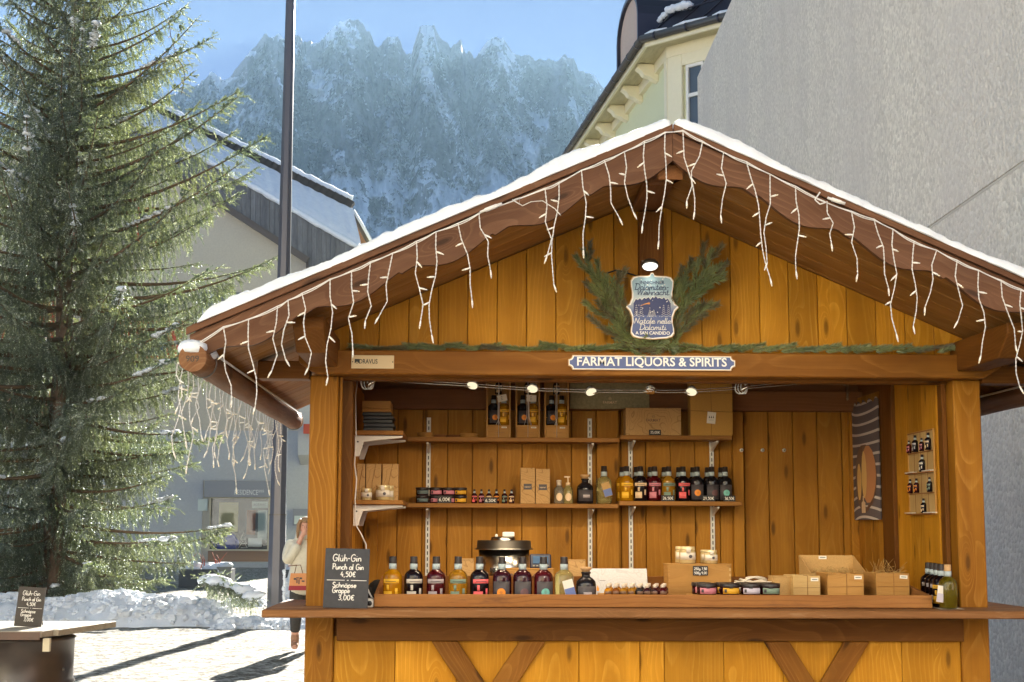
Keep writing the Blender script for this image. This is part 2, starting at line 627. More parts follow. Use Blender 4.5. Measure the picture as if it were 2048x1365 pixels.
def leafy(name, c1, c2, trans=0.35, scale=1.5):
    t = NT(name)
    g = t.n('ShaderNodeNewGeometry')
    n = t.noise(g.outputs['Position'], scale, 3.0)
    ri = g.outputs['Random Per Island']
    c = t.mix(t.maprange(n, 0.3, 0.7), c1, c2)
    c = t.mix(1.0, c, t.ramp(ri, [(0, (.65, .65, .65)), (1, (1.35, 1.3, 1.1))]), 'MULTIPLY')
    d = t.n('ShaderNodeBsdfDiffuse'); t.l(c, d.inputs[0])
    tr = t.n('ShaderNodeBsdfTranslucent'); t.l(t.mix(1.0, c, (1.35, 1.45, 0.8, 1), 'MULTIPLY'), tr.inputs[0])
    gl = t.n('ShaderNodeBsdfGlossy'); gl.inputs['Roughness'].default_value = 0.45
    gl.inputs[0].default_value = (.8, .85, .9, 1)
    m = t.n('ShaderNodeMixShader'); m.inputs[0].default_value = trans
    t.l(d.outputs[0], m.inputs[1]); t.l(tr.outputs[0], m.inputs[2])
    m2 = t.n('ShaderNodeMixShader'); m2.inputs[0].default_value = 0.12
    t.l(m.outputs[0], m2.inputs[1]); t.l(gl.outputs[0], m2.inputs[2])
    t.l(m2.outputs[0], t.out.inputs[0])
    return t.mat

def emit(name, c, strength):
    t = NT(name)
    e = t.n('ShaderNodeEmission')
    e.inputs[0].default_value = c
    e.inputs[1].default_value = strength
    t.l(e.outputs[0], t.out.inputs[0])
    return t.mat

def glass(name, c, rough=0.02, ior=1.33, tw=1.0):
    t = NT(name)
    t.principled(c, rough, IOR=ior, Transmission_Weight=tw)
    return t.mat

M = {}
M['ochre'] = wood('ochre_board', (.57, .262, .018, 1), (.43, .182, .010, 1), (.80, .44, .06, 1), ring=26, line_amt=.6, var=.17, knots=.9)
M['ochre_post'] = wood('ochre_post_wood', (.37, .158, .012, 1), (.23, .086, .007, 1), (.55, .27, .05, 1), ring=30, line_amt=.55, var=.08)
M['brown'] = wood('brown_beam_wood', (.28, .115, .014, 1), (.19, .068, .009, 1), (.44, .21, .045, 1), ring=26, line_amt=.5, var=.12)
M['barge'] = wood('red_brown_board', (.150, .068, .034, 1), (.10, .044, .023, 1), (.26, .14, .08, 1), ring=22, line_amt=.6, var=.06)
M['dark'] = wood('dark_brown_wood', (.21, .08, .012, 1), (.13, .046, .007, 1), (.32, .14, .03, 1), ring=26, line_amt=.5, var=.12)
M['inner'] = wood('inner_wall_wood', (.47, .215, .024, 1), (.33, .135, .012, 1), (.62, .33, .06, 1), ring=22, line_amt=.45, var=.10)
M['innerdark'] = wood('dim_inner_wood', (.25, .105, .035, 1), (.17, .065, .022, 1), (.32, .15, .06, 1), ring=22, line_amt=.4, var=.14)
M['shelf'] = wood('shelf_board_wood', (.36, .17, .045, 1), (.25, .11, .025, 1), (.46, .25, .08, 1), ring=28, line_amt=.5, var=.08, knots=.3)
M['tray'] = wood('tray_wood', (.36, .165, .05, 1), (.27, .11, .03, 1), (.15, .055, .015, 1), ring=22, line_amt=.75, var=.08, knots=.4, wear=.55, wearc=(.14, .06, .03, 1))
M['counter'] = wood('counter_board_wood', (.30, .14, .05, 1), (.20, .085, .03, 1), (.38, .2, .09, 1), ring=26, line_amt=.5, var=.05, knots=.3, wear=.5, wearc=(.42, .26, .14, 1))
M['soffit'] = wood('soffit_board_wood', (.42, .20, .05, 1), (.29, .13, .03, 1), (.42, .22, .08, 1), ring=22, line_amt=.4, var=.14, knots=.3, wear=.35, wearc=(.5, .33, .17, 1))
M['log'] = wood('log_wood', (.24, .115, .05, 1), (.15, .065, .028, 1), (.33, .19, .10, 1), ring=18, line_amt=.5, var=.05)
M['pine'] = wood('pale_box_pine', (.62, .44, .20, 1), (.50, .32, .12, 1), (.40, .22, .07, 1), ring=26, line_amt=.45, var=.06, knots=.4)
M['pinewarm'] = wood('warm_box_pine', (.52, .29, .09, 1), (.42, .21, .055, 1), (.32, .14, .03, 1), ring=24, line_amt=.5, var=.08, knots=.7)
M['greywood'] = wood('weathered_grey_boarding', (.23, .23, .23, 1), (.15, .15, .155, 1), (.10, .10, .10, 1), ring=14, line_amt=.5, var=.16, knots=.3, rough=.8)
M['darkfelt'] = speckled('roof_felt', (.045, .04, .036, 1), (.07, .06, .05, 1), 60, rough=.9)

def snow_mat():
    t = NT('snow')
    co = t.n('ShaderNodeNewGeometry').outputs['Position']
    n = t.noise(co, 40.0, 4.0, .6)
    b = t.noise(co, 6.0, 3.0)
    c = t.mix(t.maprange(b, .3, .7), (.70, .74, .80, 1), (.80, .83, .87, 1))
    t.principled(c, .65, normal=t.bump(t.math('ADD', n, b), .45, .012), Subsurface_Weight=0.0)
    return t.mat
M['snow'] = snow_mat()
M['cable'] = plain('cream_cable_plastic', s2l(214, 212, 210), .45)
M['bulb'] = plain('frosted_bulb', s2l(232, 228, 220), .35)
M['bulbtip'] = emit('fairy_bulb_glow', (1.0, .82, .5, 1), .16)
M['white'] = plain('white_paint', s2l(232, 230, 224), .5)
M['whitemetal'] = plain('white_enamelled_steel', s2l(225, 222, 214), .35)
M['steel'] = plain('brushed_steel', s2l(200, 198, 192), .22, 1.0)
M['chrome'] = plain('chrome', s2l(215, 214, 210), .08, 1.0)
M['black'] = plain('black_plastic', s2l(26, 25, 27), .4)
M['blackcloth'] = plain('black_cloth', s2l(18, 17, 19), .9)
M['capblack'] = plain('black_cap', s2l(44, 36, 34), .38)
M['charcoal'] = plain('charcoal_plastic', s2l(58, 58, 62), .5)
# ------------------------------------------------------------------ ground
def ground_mat():
    t = NT('trodden_snow_on_paving')
    co = t.n('ShaderNodeNewGeometry').outputs['Position']
    n1 = t.noise(co, 5.0, 5.0, .65)
    n2 = t.noise(co, 17.0, 4.0, .7)
    n3 = t.noise(co, .35, 3.0)
    mixv = t.math('ADD', t.math('MULTIPLY', n1, .6), t.math('MULTIPLY', n2, .55))
    grit = t.mix(t.maprange(n2, .35, .65), (.10, .088, .07, 1), (.22, .195, .155, 1))
    c = t.mix(t.maprange(mixv, .535, .63), grit, (.46, .44, .39, 1))
    c = t.mix(t.maprange(n3, .5, .75, 0, .35), c, (.46, .44, .40, 1))
    h = t.math('ADD', t.math('MULTIPLY', n1, .6), t.math('MULTIPLY', n2, .4))
    t.principled(c, .9, normal=t.bump(h, 1.0, .06), Specular_IOR_Level=.08)
    return t.mat
M['ground'] = ground_mat()

def make_ground():
    # fine, trampled sheet near the stall and a coarse skirt that reaches the mountain foot
    xs = np.concatenate([np.linspace(-70, -18, 27)[:-1], np.linspace(-18, 12, 301), np.linspace(12, 70, 27)[1:]])
    ys = np.concatenate([np.linspace(-60, 6, 34)[:-1], np.linspace(6, 40, 341), np.linspace(40, 90, 41)[1:]])
    X, Y = np.meshgrid(xs, ys)
    Z = 0.035 * (fbm(X * 2.2, Y * 2.2, 4) - .5) + 0.03 * (fbm(X * .5 + 5, Y * .5, 3) - .5)
    near = np.exp(-((X - .9) ** 2 / 18 + (Y - 8) ** 2 / 9))
    Z = Z * (1 - near) - .01
    V = np.stack([X.ravel(), Y.ravel(), Z.ravel()], 1)
    o = big_mesh('ground', V, grid_faces(len(ys), len(xs)), M['ground'], smooth=True)
    tag(o, 'trampled gritty snow over the paving of the square', None, None, 'structure')
    m = MB()
    m.add([(-3700, -900, -.6), (3700, -900, -.6), (3700, 3800, -.6), (-3700, 3800, -.6)], [(0, 1, 2, 3)])
    o = m.build('terrain', M['snow'])
    tag(o, 'snowy valley floor reaching to the mountain', None, None, 'structure')
make_ground()

# ------------------------------------------------------------------ mountain
RIDGE = [(-900, 360), (-300, 330), (0, 285), (150, 240), (230, 212), (270, 192), (330, 214), (354, 198), (378, 193), (405, 164), (428, 177), (441, 173), (468, 139),
 (500, 99), (513, 82), (524, 94), (538, 82), (549, 90), (565, 83), (585, 83), (592, 97), (603, 90), (614, 97), (634, 88), (643, 72), (666, 52), (682, 49), (700, 44), (715, 56),
 (720, 70), (731, 76), (736, 94), (742, 103), (754, 90), (769, 79), (785, 77), (801, 108), (814, 112), (819, 90), (832, 58), (841, 52), (859, 51), (873, 74), (886, 83),
 (895, 97), (906, 90), (915, 77), (922, 97), (928, 106), (933, 97), (944, 117), (953, 108), (971, 81), (994, 73), (1007, 81), (1030, 110), (1043, 110), (1057, 106), (1070, 121),
 (1093, 119), (1113, 121), (1129, 110), (1151, 119), (1160, 142), (1191, 150), (1209, 173), (1260, 205), (1330, 190), (1420, 250), (1600, 240), (1800, 300), (2100, 330), (2900, 380)]

def mountain_mat():
    t = NT('snowy_dolomite_rock')
    g = t.n('ShaderNodeNewGeometry')
    pos = g.outputs['Position']
    sep = t.n('ShaderNodeSeparateXYZ'); t.l(g.outputs['Normal'], sep.inputs[0])
    n1 = t.noise(pos, .03, 6.0, .72)
    n2 = t.noise(t.vmath('MULTIPLY', pos, (1, 1, .35)), .012, 5.0, .65)
    n3 = t.noise(pos, .16, 4.0, .75)
    v = t.math('ADD', sep.outputs[2], t.math('MULTIPLY', t.math('SUBTRACT', n1, .5), .9))
    v = t.math('ADD', v, t.math('MULTIPLY', t.math('SUBTRACT', n3, .5), 1.3))
    v = t.math('ADD', v, t.math('MULTIPLY', t.math('SUBTRACT', n2, .5), .5))
    at_ = t.n('ShaderNodeAttribute'); at_.attribute_name = 'snowcover'
    v = t.math('ADD', at_.outputs['Fac'], t.math('ADD', t.math('MULTIPLY', t.math('SUBTRACT', n3, .5), .18), t.math('MULTIPLY', t.math('SUBTRACT', n1, .5), .35)))
    f = t.maprange(v, .46, .53)
    rock = t.mix(t.maprange(n2, .35, .65), (.27, .265, .275, 1), (.46, .43, .415, 1))
    rock = t.mix(t.maprange(n3, .35, .7), rock, (.18, .18, .19, 1))
    c = t.mix(f, rock, (.95, .96, .97, 1))
    h = t.math('ADD', n1, t.math('MULTIPLY', n3, .5))
    t.principled(c, .85, normal=t.bump(h, .7, 10.0))
    return t.mat
M['mountain'] = mountain_mat()

def make_mountain():
    us = np.arange(-880, 2880, 2.6)
    T = np.linspace(0, 1, 300)
    rx = np.array([p[0] for p in RIDGE], float)
    ry = np.array([p[1] for p in RIDGE], float)
    yr = np.interp(us, rx, ry) + 5 - 9 * fbm(us / 12.0, us * 0 + 3, 3, .5, True) - 16 * np.clip(fbm(us / 7.0, us * 0 + 9, 2) - .6, 0, 1)
    U, TT = np.meshgrid(us, T)
    yb = 650.0
    g = TT ** 1.0
    Ys = yb + (yr[None, :] - yb) * g
    # wandering gullies: sample the noise in coordinates sheared along the slope
    sway = 40 * (fbm(U / 140, TT * 3, 3) - .5)
    gul = fbm((U + sway * 1.6) / 70 + TT * .8, TT * 3.2 + 3, 5, .55, True)
    gul2 = fbm((U - sway) / 24 - TT * 2.5, TT * 10 + 8, 4, .6, True)
    ledge = fbm(U / 30 + TT * 5, TT * 26, 4, .6)
    cliff = np.clip((TT - .22 + .22 * (fbm(U / 130, TT * 0 + 1.5, 3) - .5) * 2) / .18, 0, 1)
    r = 950 + 1250 * np.minimum(TT / .5, 1) ** .9 + 190 * np.maximum(TT - .5, 0) / .5
    rel = cliff * (-330 * (gul - .35) - 110 * (gul2 - .4) - 130 * (ledge - .5)) + 26 * (fbm(U / 45, TT * 9, 5) - .5)
    fade = 1 - np.clip((TT - .90) / .10, 0, 1)
    r = r + rel * fade
    tan_el = np.tan(PITCH + np.arctan((682.5 - Ys) / FPX))
    az = np.arctan((U - 935) / FPX)
    X, Y = r * np.sin(az), r * np.cos(az)
    Z = 1.5 + r * tan_el
    # foot going under the valley floor, and a back side
    foot = [X[0] * .62, Y[0] * .62, np.full(len(us), -8.0)]
    back = [X[-1] * 1.05, Y[-1] * 1.05, Z[-1] - 60]
    back2 = [X[-1] * 1.6, Y[-1] * 1.6, np.full(len(us), -8.0)]
    X = np.vstack([foot[0], X, back[0], back2[0]]); Y = np.vstack([foot[1], Y, back[1], back2[1]]); Z = np.vstack([foot[2], Z, back[2], back2[2]])
    V = np.stack([X.ravel(), Y.ravel(), Z.ravel()], 1)
    # where the snow holds: gentle faces, gullies, ledges and the screes below the cliffs
    def nrm(Xa, Ya, Za):
        Pq = np.stack([Xa, Ya, Za], 2)
        du, dv = np.gradient(Pq, axis=1), np.gradient(Pq, axis=0)
        nn = np.cross(du, dv)
        return np.abs(nn[..., 2]) / (np.linalg.norm(nn, axis=2) + 1e-9)
    nz = nrm(X, Y, Z)
    k = len(T)
    sn = np.zeros(X.shape)
    fine = fbm(U / 10 + TT * 9, TT * 46, 3, .6)
    streak = fbm(U / 42 - TT * 7, TT * 3.2 + 11, 3, .55, True)
    diag = fbm(U / 46 + TT * 9, TT * 6 + U / 120, 3, .55, True)
    blot = fbm(U / 90 + 4, TT * 5 + 2, 3)
    core = 1.25 * (1 - cliff) + .55 * np.clip((.30 - gul) / .22, 0, 1) * (1 - .5 * TT) + 1.0 * (nz[1:k + 1] - .48) + .50 * (fine - .5) + 1.25 * (diag - .42) + .9 * (streak - .45) + .8 * (blot - .5)
    sn[1:k + 1] = core + .53 - .24 * np.clip((TT - .45) / .4, 0, 1)
    sn[0] = 1; sn[k + 1:] = sn[k]
    o = big_mesh('mountain', V, grid_faces(len(T) + 3, len(us)), M['mountain'], smooth=False)
    at = o.data.attributes.new('snowcover', 'FLOAT', 'POINT')
    at.data.foreach_set('value', sn.ravel().astype(np.float32))
    tag(o, 'jagged snow dusted rock mountain range behind the square', None, None, 'structure')
make_mountain()

# distant conifers at the foot of the mountain
def make_forest():
    V, Fc = [], []
    r_ = random.Random(5)
    for i in range(70):
        px = r_.uniform(690, 905); 
        d = r_.uniform(420, 520)
        top = P(px, 492 - 22 * r_.random() - (0 if px < 790 else (px - 790) * .25), d)
        h = r_.uniform(14, 24)
        n = 9
        for k in range(14):
            f0 = k / 14
            z = top.z - h * f0
            R0 = .12 + 2.6 * f0 + r_.uniform(-.2, .3)
            b = len(V)
            V.append((top.x, top.y, z + .9))
            for j in range(n):
                a = 2 * PI * j / n + r_.random()
                rr = R0 * r_.uniform(.55, 1.15)
                V.append((top.x + rr * math.cos(a), top.y + rr * math.sin(a), z - 1.3))
            for j in range(n):
                Fc.append((b, b + 1 + j, b + 1 + (j + 1) % n))
    o = big_mesh('distant_forest', np.array(V), np.array(Fc), M['farfir'])
    tag(o, 'dark conifer wood at the foot of the mountain', None, None, 'stuff')
M['farfir'] = leafy('far_conifers', (.03, .05, .035, 1), (.05, .08, .05, 1), .2, .1)
make_forest()
def make_haze():
    t = NT('valley_air')
    v = t.n('ShaderNodeVolumePrincipled')
    v.inputs['Color'].default_value = (.46, .715, .93, 1)
    v.inputs['Density'].default_value = 0.00014
    t.l(v.outputs[0], t.out.inputs['Volume'])
    o = MB().box(-3720, 3720, -920, 3820, -1.6, 780).build('haze', t.mat, None, center=(0, 0, -1.6))
    tag(o, 'thin bluish winter haze over the valley', None, None, 'stuff')
make_haze()

# ------------------------------------------------------------------ roughcast side wall on the right
def roughcast_mat():
    t = NT('pebble_roughcast')
    co = t.n('ShaderNodeNewGeometry').outputs['Position']
    v = t.n('ShaderNodeTexVoronoi'); t.l(co, v.inputs['Vector']); v.inputs['Scale'].default_value = 27.0
    n = t.noise(co, 22.0, 5.0, .75)
    big = t.noise(t.vmath('MULTIPLY', co, (1, 1, .5)), .55, 4.0, .6)
    streak = t.noise(t.vmath('MULTIPLY', co, (1, 2.2, .12)), 1.0, 3.0)
    s = t.n('ShaderNodeSeparateColor'); t.l(v.outputs['Color'], s.inputs[0])
    c = t.mix(s.outputs[0], (.66, .595, .51, 1), (1.0, .93, .81, 1))
    c = t.mix(t.maprange(n, .35, .65, 0, .6), c, (.54, .485, .42, 1))
    c = t.mix(t.maprange(big, .38, .62, 0, .55), c, (.66, .60, .55, 1))
    c = t.mix(t.maprange(streak, .5, .75, 0, .26), c, (.46, .42, .37, 1))
    h = t.math('ADD', t.math('MULTIPLY', v.outputs['Distance'], -1.0), n)
    t.principled(c, .95, normal=t.bump(h, .9, .018))
    return t.mat
M['roughcast'] = roughcast_mat()
M['mortar'] = plain('dull_joint', (.50, .465, .415, 1), .9)

WALLX = 3.98
def make_side_wall():
    far = P(1396, 155, 26.5)
    root = thing('roughcast_building', 'tall windowless grey roughcast side wall right behind the stall', 'building', (WALLX + .09, 16, 0))
    zj = P(2048, 365, 10.6).z
    y1 = far.y
    xw = lambda y: WALLX + (far.x - WALLX) * (y - 10.6) / (y1 - 10.6) if True else WALLX
    def slab(name, z0, z1, off, mat):
        m = MB()
        ya, yb = 6.0, y1
        xa, xb = xw(ya) - off, xw(yb) - off
        m.add([(xa, ya, z0), (xb, yb, z0), (xb + 9, yb, z0), (xa + 9, ya, z0), (xa, ya, z1), (xb, yb, z1), (xb + 9, yb, z1), (xa + 9, ya, z1)],
              [(0, 1, 2, 3), (4, 7, 6, 5), (0, 4, 5, 1), (1, 5, 6, 2), (2, 6, 7, 3), (3, 7, 4, 0)])
        return m.build(name, mat, root)
    slab('lower_wall', -.2, zj - .012, 0.0, M['roughcast'])
    slab('joint', zj - .012, zj + .012, .003, M['mortar'])
    slab('upper_wall', zj + .012, far.z, .012, M['roughcast'])
make_side_wall()

# ------------------------------------------------------------------ yellow-green house with the mansard roof
M['lime'] = speckled('pale_lime_plaster', (.68, .69, .43, 1), (.73, .74, .50, 1), 30, .15, .004)
M['creampaint'] = speckled('cream_paint', (.84, .78, .57, 1), (.80, .74, .53, 1), 9, .05, .002, .6)
M['soffitcream'] = wood('cream_painted_boarding', (.64, .58, .37, 1), (.58, .52, .33, 1), (.52, .46, .28, 1), ring=12, line_amt=.2, var=.04, knots=0, rough=.6)
M['slate'] = plain('dark_standing_seam_metal', s2l(58, 58, 70), .38, .6)
M['gutter'] = plain('zinc_gutter', s2l(96, 92, 88), .42, .7)
M['pinkwall'] = speckled('pink_beige_plaster', (.60, .45, .36, 1), (.52, .39, .31, 1), 20, .1, .003)
M['pane'] = plain('window_pane', s2l(70, 78, 88), .06, 0.0, Specular_IOR_Level=.9)

def make_lime_house():
    HE = 12.0
    def at_h(px, py, h):
        return G(px, py, h)
    A = at_h(1130, 320, HE); B = at_h(1290, 82, HE); C = at_h(1455, 37, HE)
    d1 = (A - B); d1.z = 0; d1.normalize()      # along the left eave, away from us
    d2 = (C - B); d2.z = 0; d2.normalize()      # along the chamfered eave, towards us and to the right
    n1 = Vector((d1.y, -d1.x, 0)); n1 = n1 if n1.x > 0 else -n1   # inward normals
    n2 = Vector((-d2.y, d2.x, 0)); n2 = n2 if n2.y > 0 else -n2
    root = thing('lime_house', 'pale lime green house with white eaves and dark mansard roof', 'building', (B.x + 2, B.y + 3, 0))
    A2 = B + d1 * 22
    C2 = B + d2 * 7.0
    def corner(o, o2=None):      # the point o inside both eave lines (o2: inside the chamfered one)
        o2 = o if o2 is None else o2
        a = np.array([[n1.x, n1.y], [n2.x, n2.y]]); b = np.array([o + n1.x * B.x + n1.y * B.y, o2 + n2.x * B.x + n2.y * B.y])
        x = np.linalg.solve(a, b)
        return Vector((x[0], x[1], 0))
    OV = .62
    wc = corner(OV)
    far = wc + d1 * 22; near = wc + d2 * 7
    back1 = far + Vector((12, 3, 0)); back2 = near + Vector((9, 6, 0))
    def loopface(m, pts, z0, z1, mi=0):
        n = len(pts)
        v = [(p.x, p.y, z0) for p in pts] + [(p.x, p.y, z1) for p in pts]
        m.add(v, [list(range(n))[::-1], list(range(n, 2 * n))] + [(i, (i + 1) % n, n + (i + 1) % n, n + i) for i in range(n)], mi)
    m = MB(); loopface(m, [wc, near, back2, back1, far], -.2, HE - .02)
    m.build('wall', M['lime'], root)
    # soffit boards: long boards parallel to the eaves
    nb = 5
    for k in range(nb):
        o0, o1 = .06 + (OV - .06) * k / nb, .06 + (OV - .06) * (k + 1) / nb - .006
        c0, c1 = corner(o0), corner(o1)
        for dd, L in ((d1, 21), (d2, 6.6)):
            m = MB()
            p = [c0, c0 + dd * L, c1 + dd * L, c1]
            m.add([(q.x, q.y, HE - .05) for q in p] + [(q.x, q.y, HE - .02) for q in p],
                  [(0, 1, 2, 3), (7, 6, 5, 4), (0, 4, 5, 1), (1, 5, 6, 2), (2, 6, 7, 3), (3, 7, 4, 0)])
            m.build('soffit_board', M['soffitcream'], root, axis=dd)
    # fascia and gutter
    for dd, L in ((d1, 21), (d2, 6.8)):
        c0, c1 = corner(.0), corner(.055)
        m = MB()
        p = [c0, c0 + dd * L, c1 + dd * L, c1]
        m.add([(q.x, q.y, HE - .14) for q in p] + [(q.x, q.y, HE + .05) for q in p],
              [(0, 1, 2, 3), (7, 6, 5, 4), (0, 4, 5, 1), (1, 5, 6, 2), (2, 6, 7, 3), (3, 7, 4, 0)])
        m.build('fascia', M['creampaint'], root)
        g0 = corner(-.085)
        m = MB()
        m.tube([g0 + Vector((0, 0, HE + .02)), g0 + dd * L + Vector((0, 0, HE + .02))], .085, 10)
        gu = m.build('gutter', M['gutter'], root)
        mb = MB()
        k = .35
        while k < L:
            q = g0 + dd * k + Vector((0, 0, HE + .02))
            mb.tube([q, q + dd * .05], .094, 10)
            k += .82
        mb.build('bracket_ring', M['slate'], gu)
        if dd is d2:
            sm = MB()
            k = .1
            while k < 6:
                L1 = random.uniform(.3, .9)
                q = g0 + dd * k + Vector((0, 0, HE + .10))
                sm.tube([q, q + dd * (L1 * .3) + Vector((0, 0, .02)), q + dd * L1], [.03, .05, .03], 6)
                k += L1 + random.uniform(.02, .3)
            sm.build('gutter_snow', M['snow'], root)
    # frieze band under the soffit
    for dd, L in ((d1, 21), (d2, 6.6)):
        c0, c1 = corner(OV - .10), corner(OV + .02)
        m = MB()
        p = [c0, c0 + dd * L, c1 + dd * L, c1]
        m.add([(q.x, q.y, HE - .30) for q in p] + [(q.x, q.y, HE - .052) for q in p],
              [(0, 1, 2, 3), (7, 6, 5, 4), (0, 4, 5, 1), (1, 5, 6, 2), (2, 6, 7, 3), (3, 7, 4, 0)])
        m.build('frieze', M['creampaint'], root)
    # carved brackets along the left eave
    for k in range(7):
        s = 1.25 + 1.62 * k
        q = corner(OV) + d1 * s
        out = -n1
        prof = [(0, 0), (.48, 0), (.50, -.10), (.40, -.17), (.34, -.26), (.20, -.30), (.12, -.36), (0, -.40)]
        m = MB()
        for side in (0,):
            va = [q + out * a + Vector((0, 0, HE - .30 + b + .24)) - d1 * .125 for a, b in prof]
            vb = [q + out * a + Vector((0, 0, HE - .30 + b + .24)) + d1 * .125 for a, b in prof]
            n = len(prof)
            m.add(va + vb, [list(range(n)), list(range(n, 2 * n))[::-1]] + [(i, n + i, n + (i + 1) % n, (i + 1) % n) for i in range(n)])
        m.build('eave_bracket', M['creampaint'], root, bevel=.012)
    # chamfer: pilasters with tall windows between them
    F = frame(d2, (0, 0, 1))
    def cham(s0, s1, z0, z1, o0, o1, name, mat, parent=root, bevel=0):
        m = MB()
        b0 = corner(OV)
        p = [b0 + d2 * s0 - n2 * o0, b0 + d2 * s1 - n2 * o0, b0 + d2 * s1 - n2 * o1, b0 + d2 * s0 - n2 * o1]
        m.add([(q.x, q.y, z0) for q in p] + [(q.x, q.y, z1) for q in p],
              [(0, 1, 2, 3), (7, 6, 5, 4), (0, 4, 5, 1), (1, 5, 6, 2), (2, 6, 7, 3), (3, 7, 4, 0)])
        return m.build(name, mat, parent, bevel=bevel)
    def side(s0, s1, z0, z1, o0, o1, name, mat, parent=root):
        m = MB()
        b0 = corner(OV)
        p = [b0 + d1 * s0 - n1 * o0, b0 + d1 * s1 - n1 * o0, b0 + d1 * s1 - n1 * o1, b0 + d1 * s0 - n1 * o1]
        m.add([(q.x, q.y, z0) for q in p] + [(q.x, q.y, z1) for q in p],
              [(0, 1, 2, 3), (7, 6, 5, 4), (0, 4, 5, 1), (1, 5, 6, 2), (2, 6, 7, 3), (3, 7, 4, 0)])
        return m.build(name, mat, parent)
    cham(-.02, .36, 6.5, HE - .30, 0, .10, 'pilaster', M['creampaint'], bevel=.015)
    cham(.98, 1.36, 6.5, HE - .30, 0, .16, 'pilaster', M['creampaint'], bevel=.015)
    cham(2.1, 2.5, 6.5, HE - .30, 0, .10, 'pilaster', M['creampaint'], bevel=.015)
    side(-.02, .22, 6.5, HE - .30, 0, .10, 'pilaster', M['creampaint'])
    for s0, s1 in ((.44, .90), (1.5, 2.0)):
        w = cham(s0, s1, 9.2, HE - .55, 0, .012, 'window', M['pane'])
        for a, b in ((s0, s0 + .06), (s1 - .06, s1), ):
            cham(a, b, 9.2, HE - .55, .012, .06, 'frame', M['white'], w)
        cham(s0 + .06, s1 - .06, 10.72, 10.80, .012, .055, 'frame', M['white'], w)
        cham(s0 + .06, s1 - .06, 9.2, 9.28, .012, .055, 'frame', M['white'], w)
        cham(s0 + .06, s1 - .06, HE - .62, HE - .55, .012, .055, 'frame', M['white'], w)
    cham(.36, 2.1, HE - .55, HE - .30, .0, .09, 'arched_lintel', M['creampaint'])
    for s in (2.6, 5.6, 9.0):
        w = side(s, s + 1.15, 8.9, 10.6, 0, .01, 'window', M['pane'])
        side(s - .12, s, 8.8, 10.72, 0, .07, 'frame', M['creampaint'], w)
        side(s + 1.15, s + 1.27, 8.8, 10.72, 0, .07, 'frame', M['creampaint'], w)
        side(s, s + 1.15, 10.6, 10.72, 0, .07, 'frame', M['creampaint'], w)
        side(s, s + 1.15, 8.8, 8.9, 0, .09, 'frame', M['creampaint'], w)
        side(s + .55, s + .60, 8.9, 10.6, .01, .05, 'frame', M['white'], w)
        side(s, s + .55, 9.9, 9.95, .01, .045, 'frame', M['white'], w)
        side(s + .60, s + 1.15, 9.9, 9.95, .01, .045, 'frame', M['white'], w)
    # mansard roof with standing seams
    c0, c1 = corner(.02), corner(4.2, 1.5)
    zt = HE + 3.6
    m = MB()
    pts0 = [c0, c0 + d2 * 7, c0 + d1 * 21]
    pts1 = [c1, c1 + d2 * 7, c1 + d1 * 21]
    v = [(p.x, p.y, HE + .03) for p in pts0] + [(p.x, p.y, zt) for p in pts1]
    bk = c1 + Vector((14, 14, 0))
    v += [(bk.x, bk.y, zt + 1)]
    m.add(v, [(0, 1, 4, 3), (2, 0, 3, 5), (3, 4, 6), (5, 3, 6)])
    roof = m.build('roof', M['slate'], root)
    for dd, L in ((d1, 20), (d2, 6.5)):
        m = MB()
        k = .0
        while k < L:
            a = c0 + dd * k; b = c1 + dd * k
            m.tube([(a.x, a.y, HE + .05), (b.x, b.y, zt + .02)], .022, 4, smooth=False)
            k += .62
        m.build('standing_seam', M['slate'], roof)
    # snow guards lying on the chamfer with snow caught on them
    for k, f in enumerate((.12, .26, .40)):
        ra = c0.lerp(c1, f); 
        z = HE + .03 + (zt - HE) * f
        m = MB()
        m.tube([ra - n2 * .09 + d2 * .1 + Vector((0, 0, z + .05)), ra - n2 * .09 + d2 * 1.6 + Vector((0, 0, z + .05))], .022, 6)
        m.tube([ra - n1 * .09 + d1 * .1 + Vector((0, 0, z + .05)), ra - n1 * .09 + d1 * 1.0 + Vector((0, 0, z + .05))], .022, 6)
        sg = m.build('snow_guard', M['slate'], roof)
        sm = MB()
        for j in range(7):
            q = ra - n2 * .1 + d2 * random.uniform(0, .7) + Vector((0, 0, z + .12))
            sm.ball(q, random.uniform(.08, .2), .08, .09, 8, 5, jit=.2, seed=j + k * 9)
        for j in range(5):
            q = ra - n1 * .1 + d1 * random.uniform(0, .5) + Vector((0, 0, z + .10))
            sm.ball(q, random.uniform(.05, .12), .1, .07, 8, 5, jit=.2, seed=j + k * 19)
        sm.build('caught_snow', M['snow'], roof)
    # barrel dormer over the left eave
    s0, s1 = .95, 3.1
    b0 = corner(.10)
    mid, rw = (s0 + s1) / 2, (s1 - s0) / 2
    def arch(extra):
        out = [(mid - rw - extra, HE + .04)]
        for j in range(13):
            a = PI - PI * j / 12
            out.append((mid + (rw + extra) * math.cos(a), HE + .95 + (rw * .62 + extra) * math.sin(a)))
        out.append((mid + rw + extra, HE + .04))
        return out
    def arch_prism(poly, o0, o1, name, mat, par):
        m = MB()
        va = [b0 + d1 * s + n1 * o0 + Vector((0, 0, z)) for s, z in poly]
        vb = [b0 + d1 * s + n1 * o1 + Vector((0, 0, z)) for s, z in poly]
        n = len(poly)
        m.add(va + vb, [list(range(n)), list(range(n, 2 * n))[::-1]] + [(i, n + i, n + (i + 1) % n, (i + 1) % n) for i in range(n)])
        return m.build(name, mat, par)
    dm = arch_prism(arch(.0), 0.02, 2.4, 'dormer', M['pinkwall'], root)
    po, pi_ = arch(.10), arch(.005)
    m = MB()
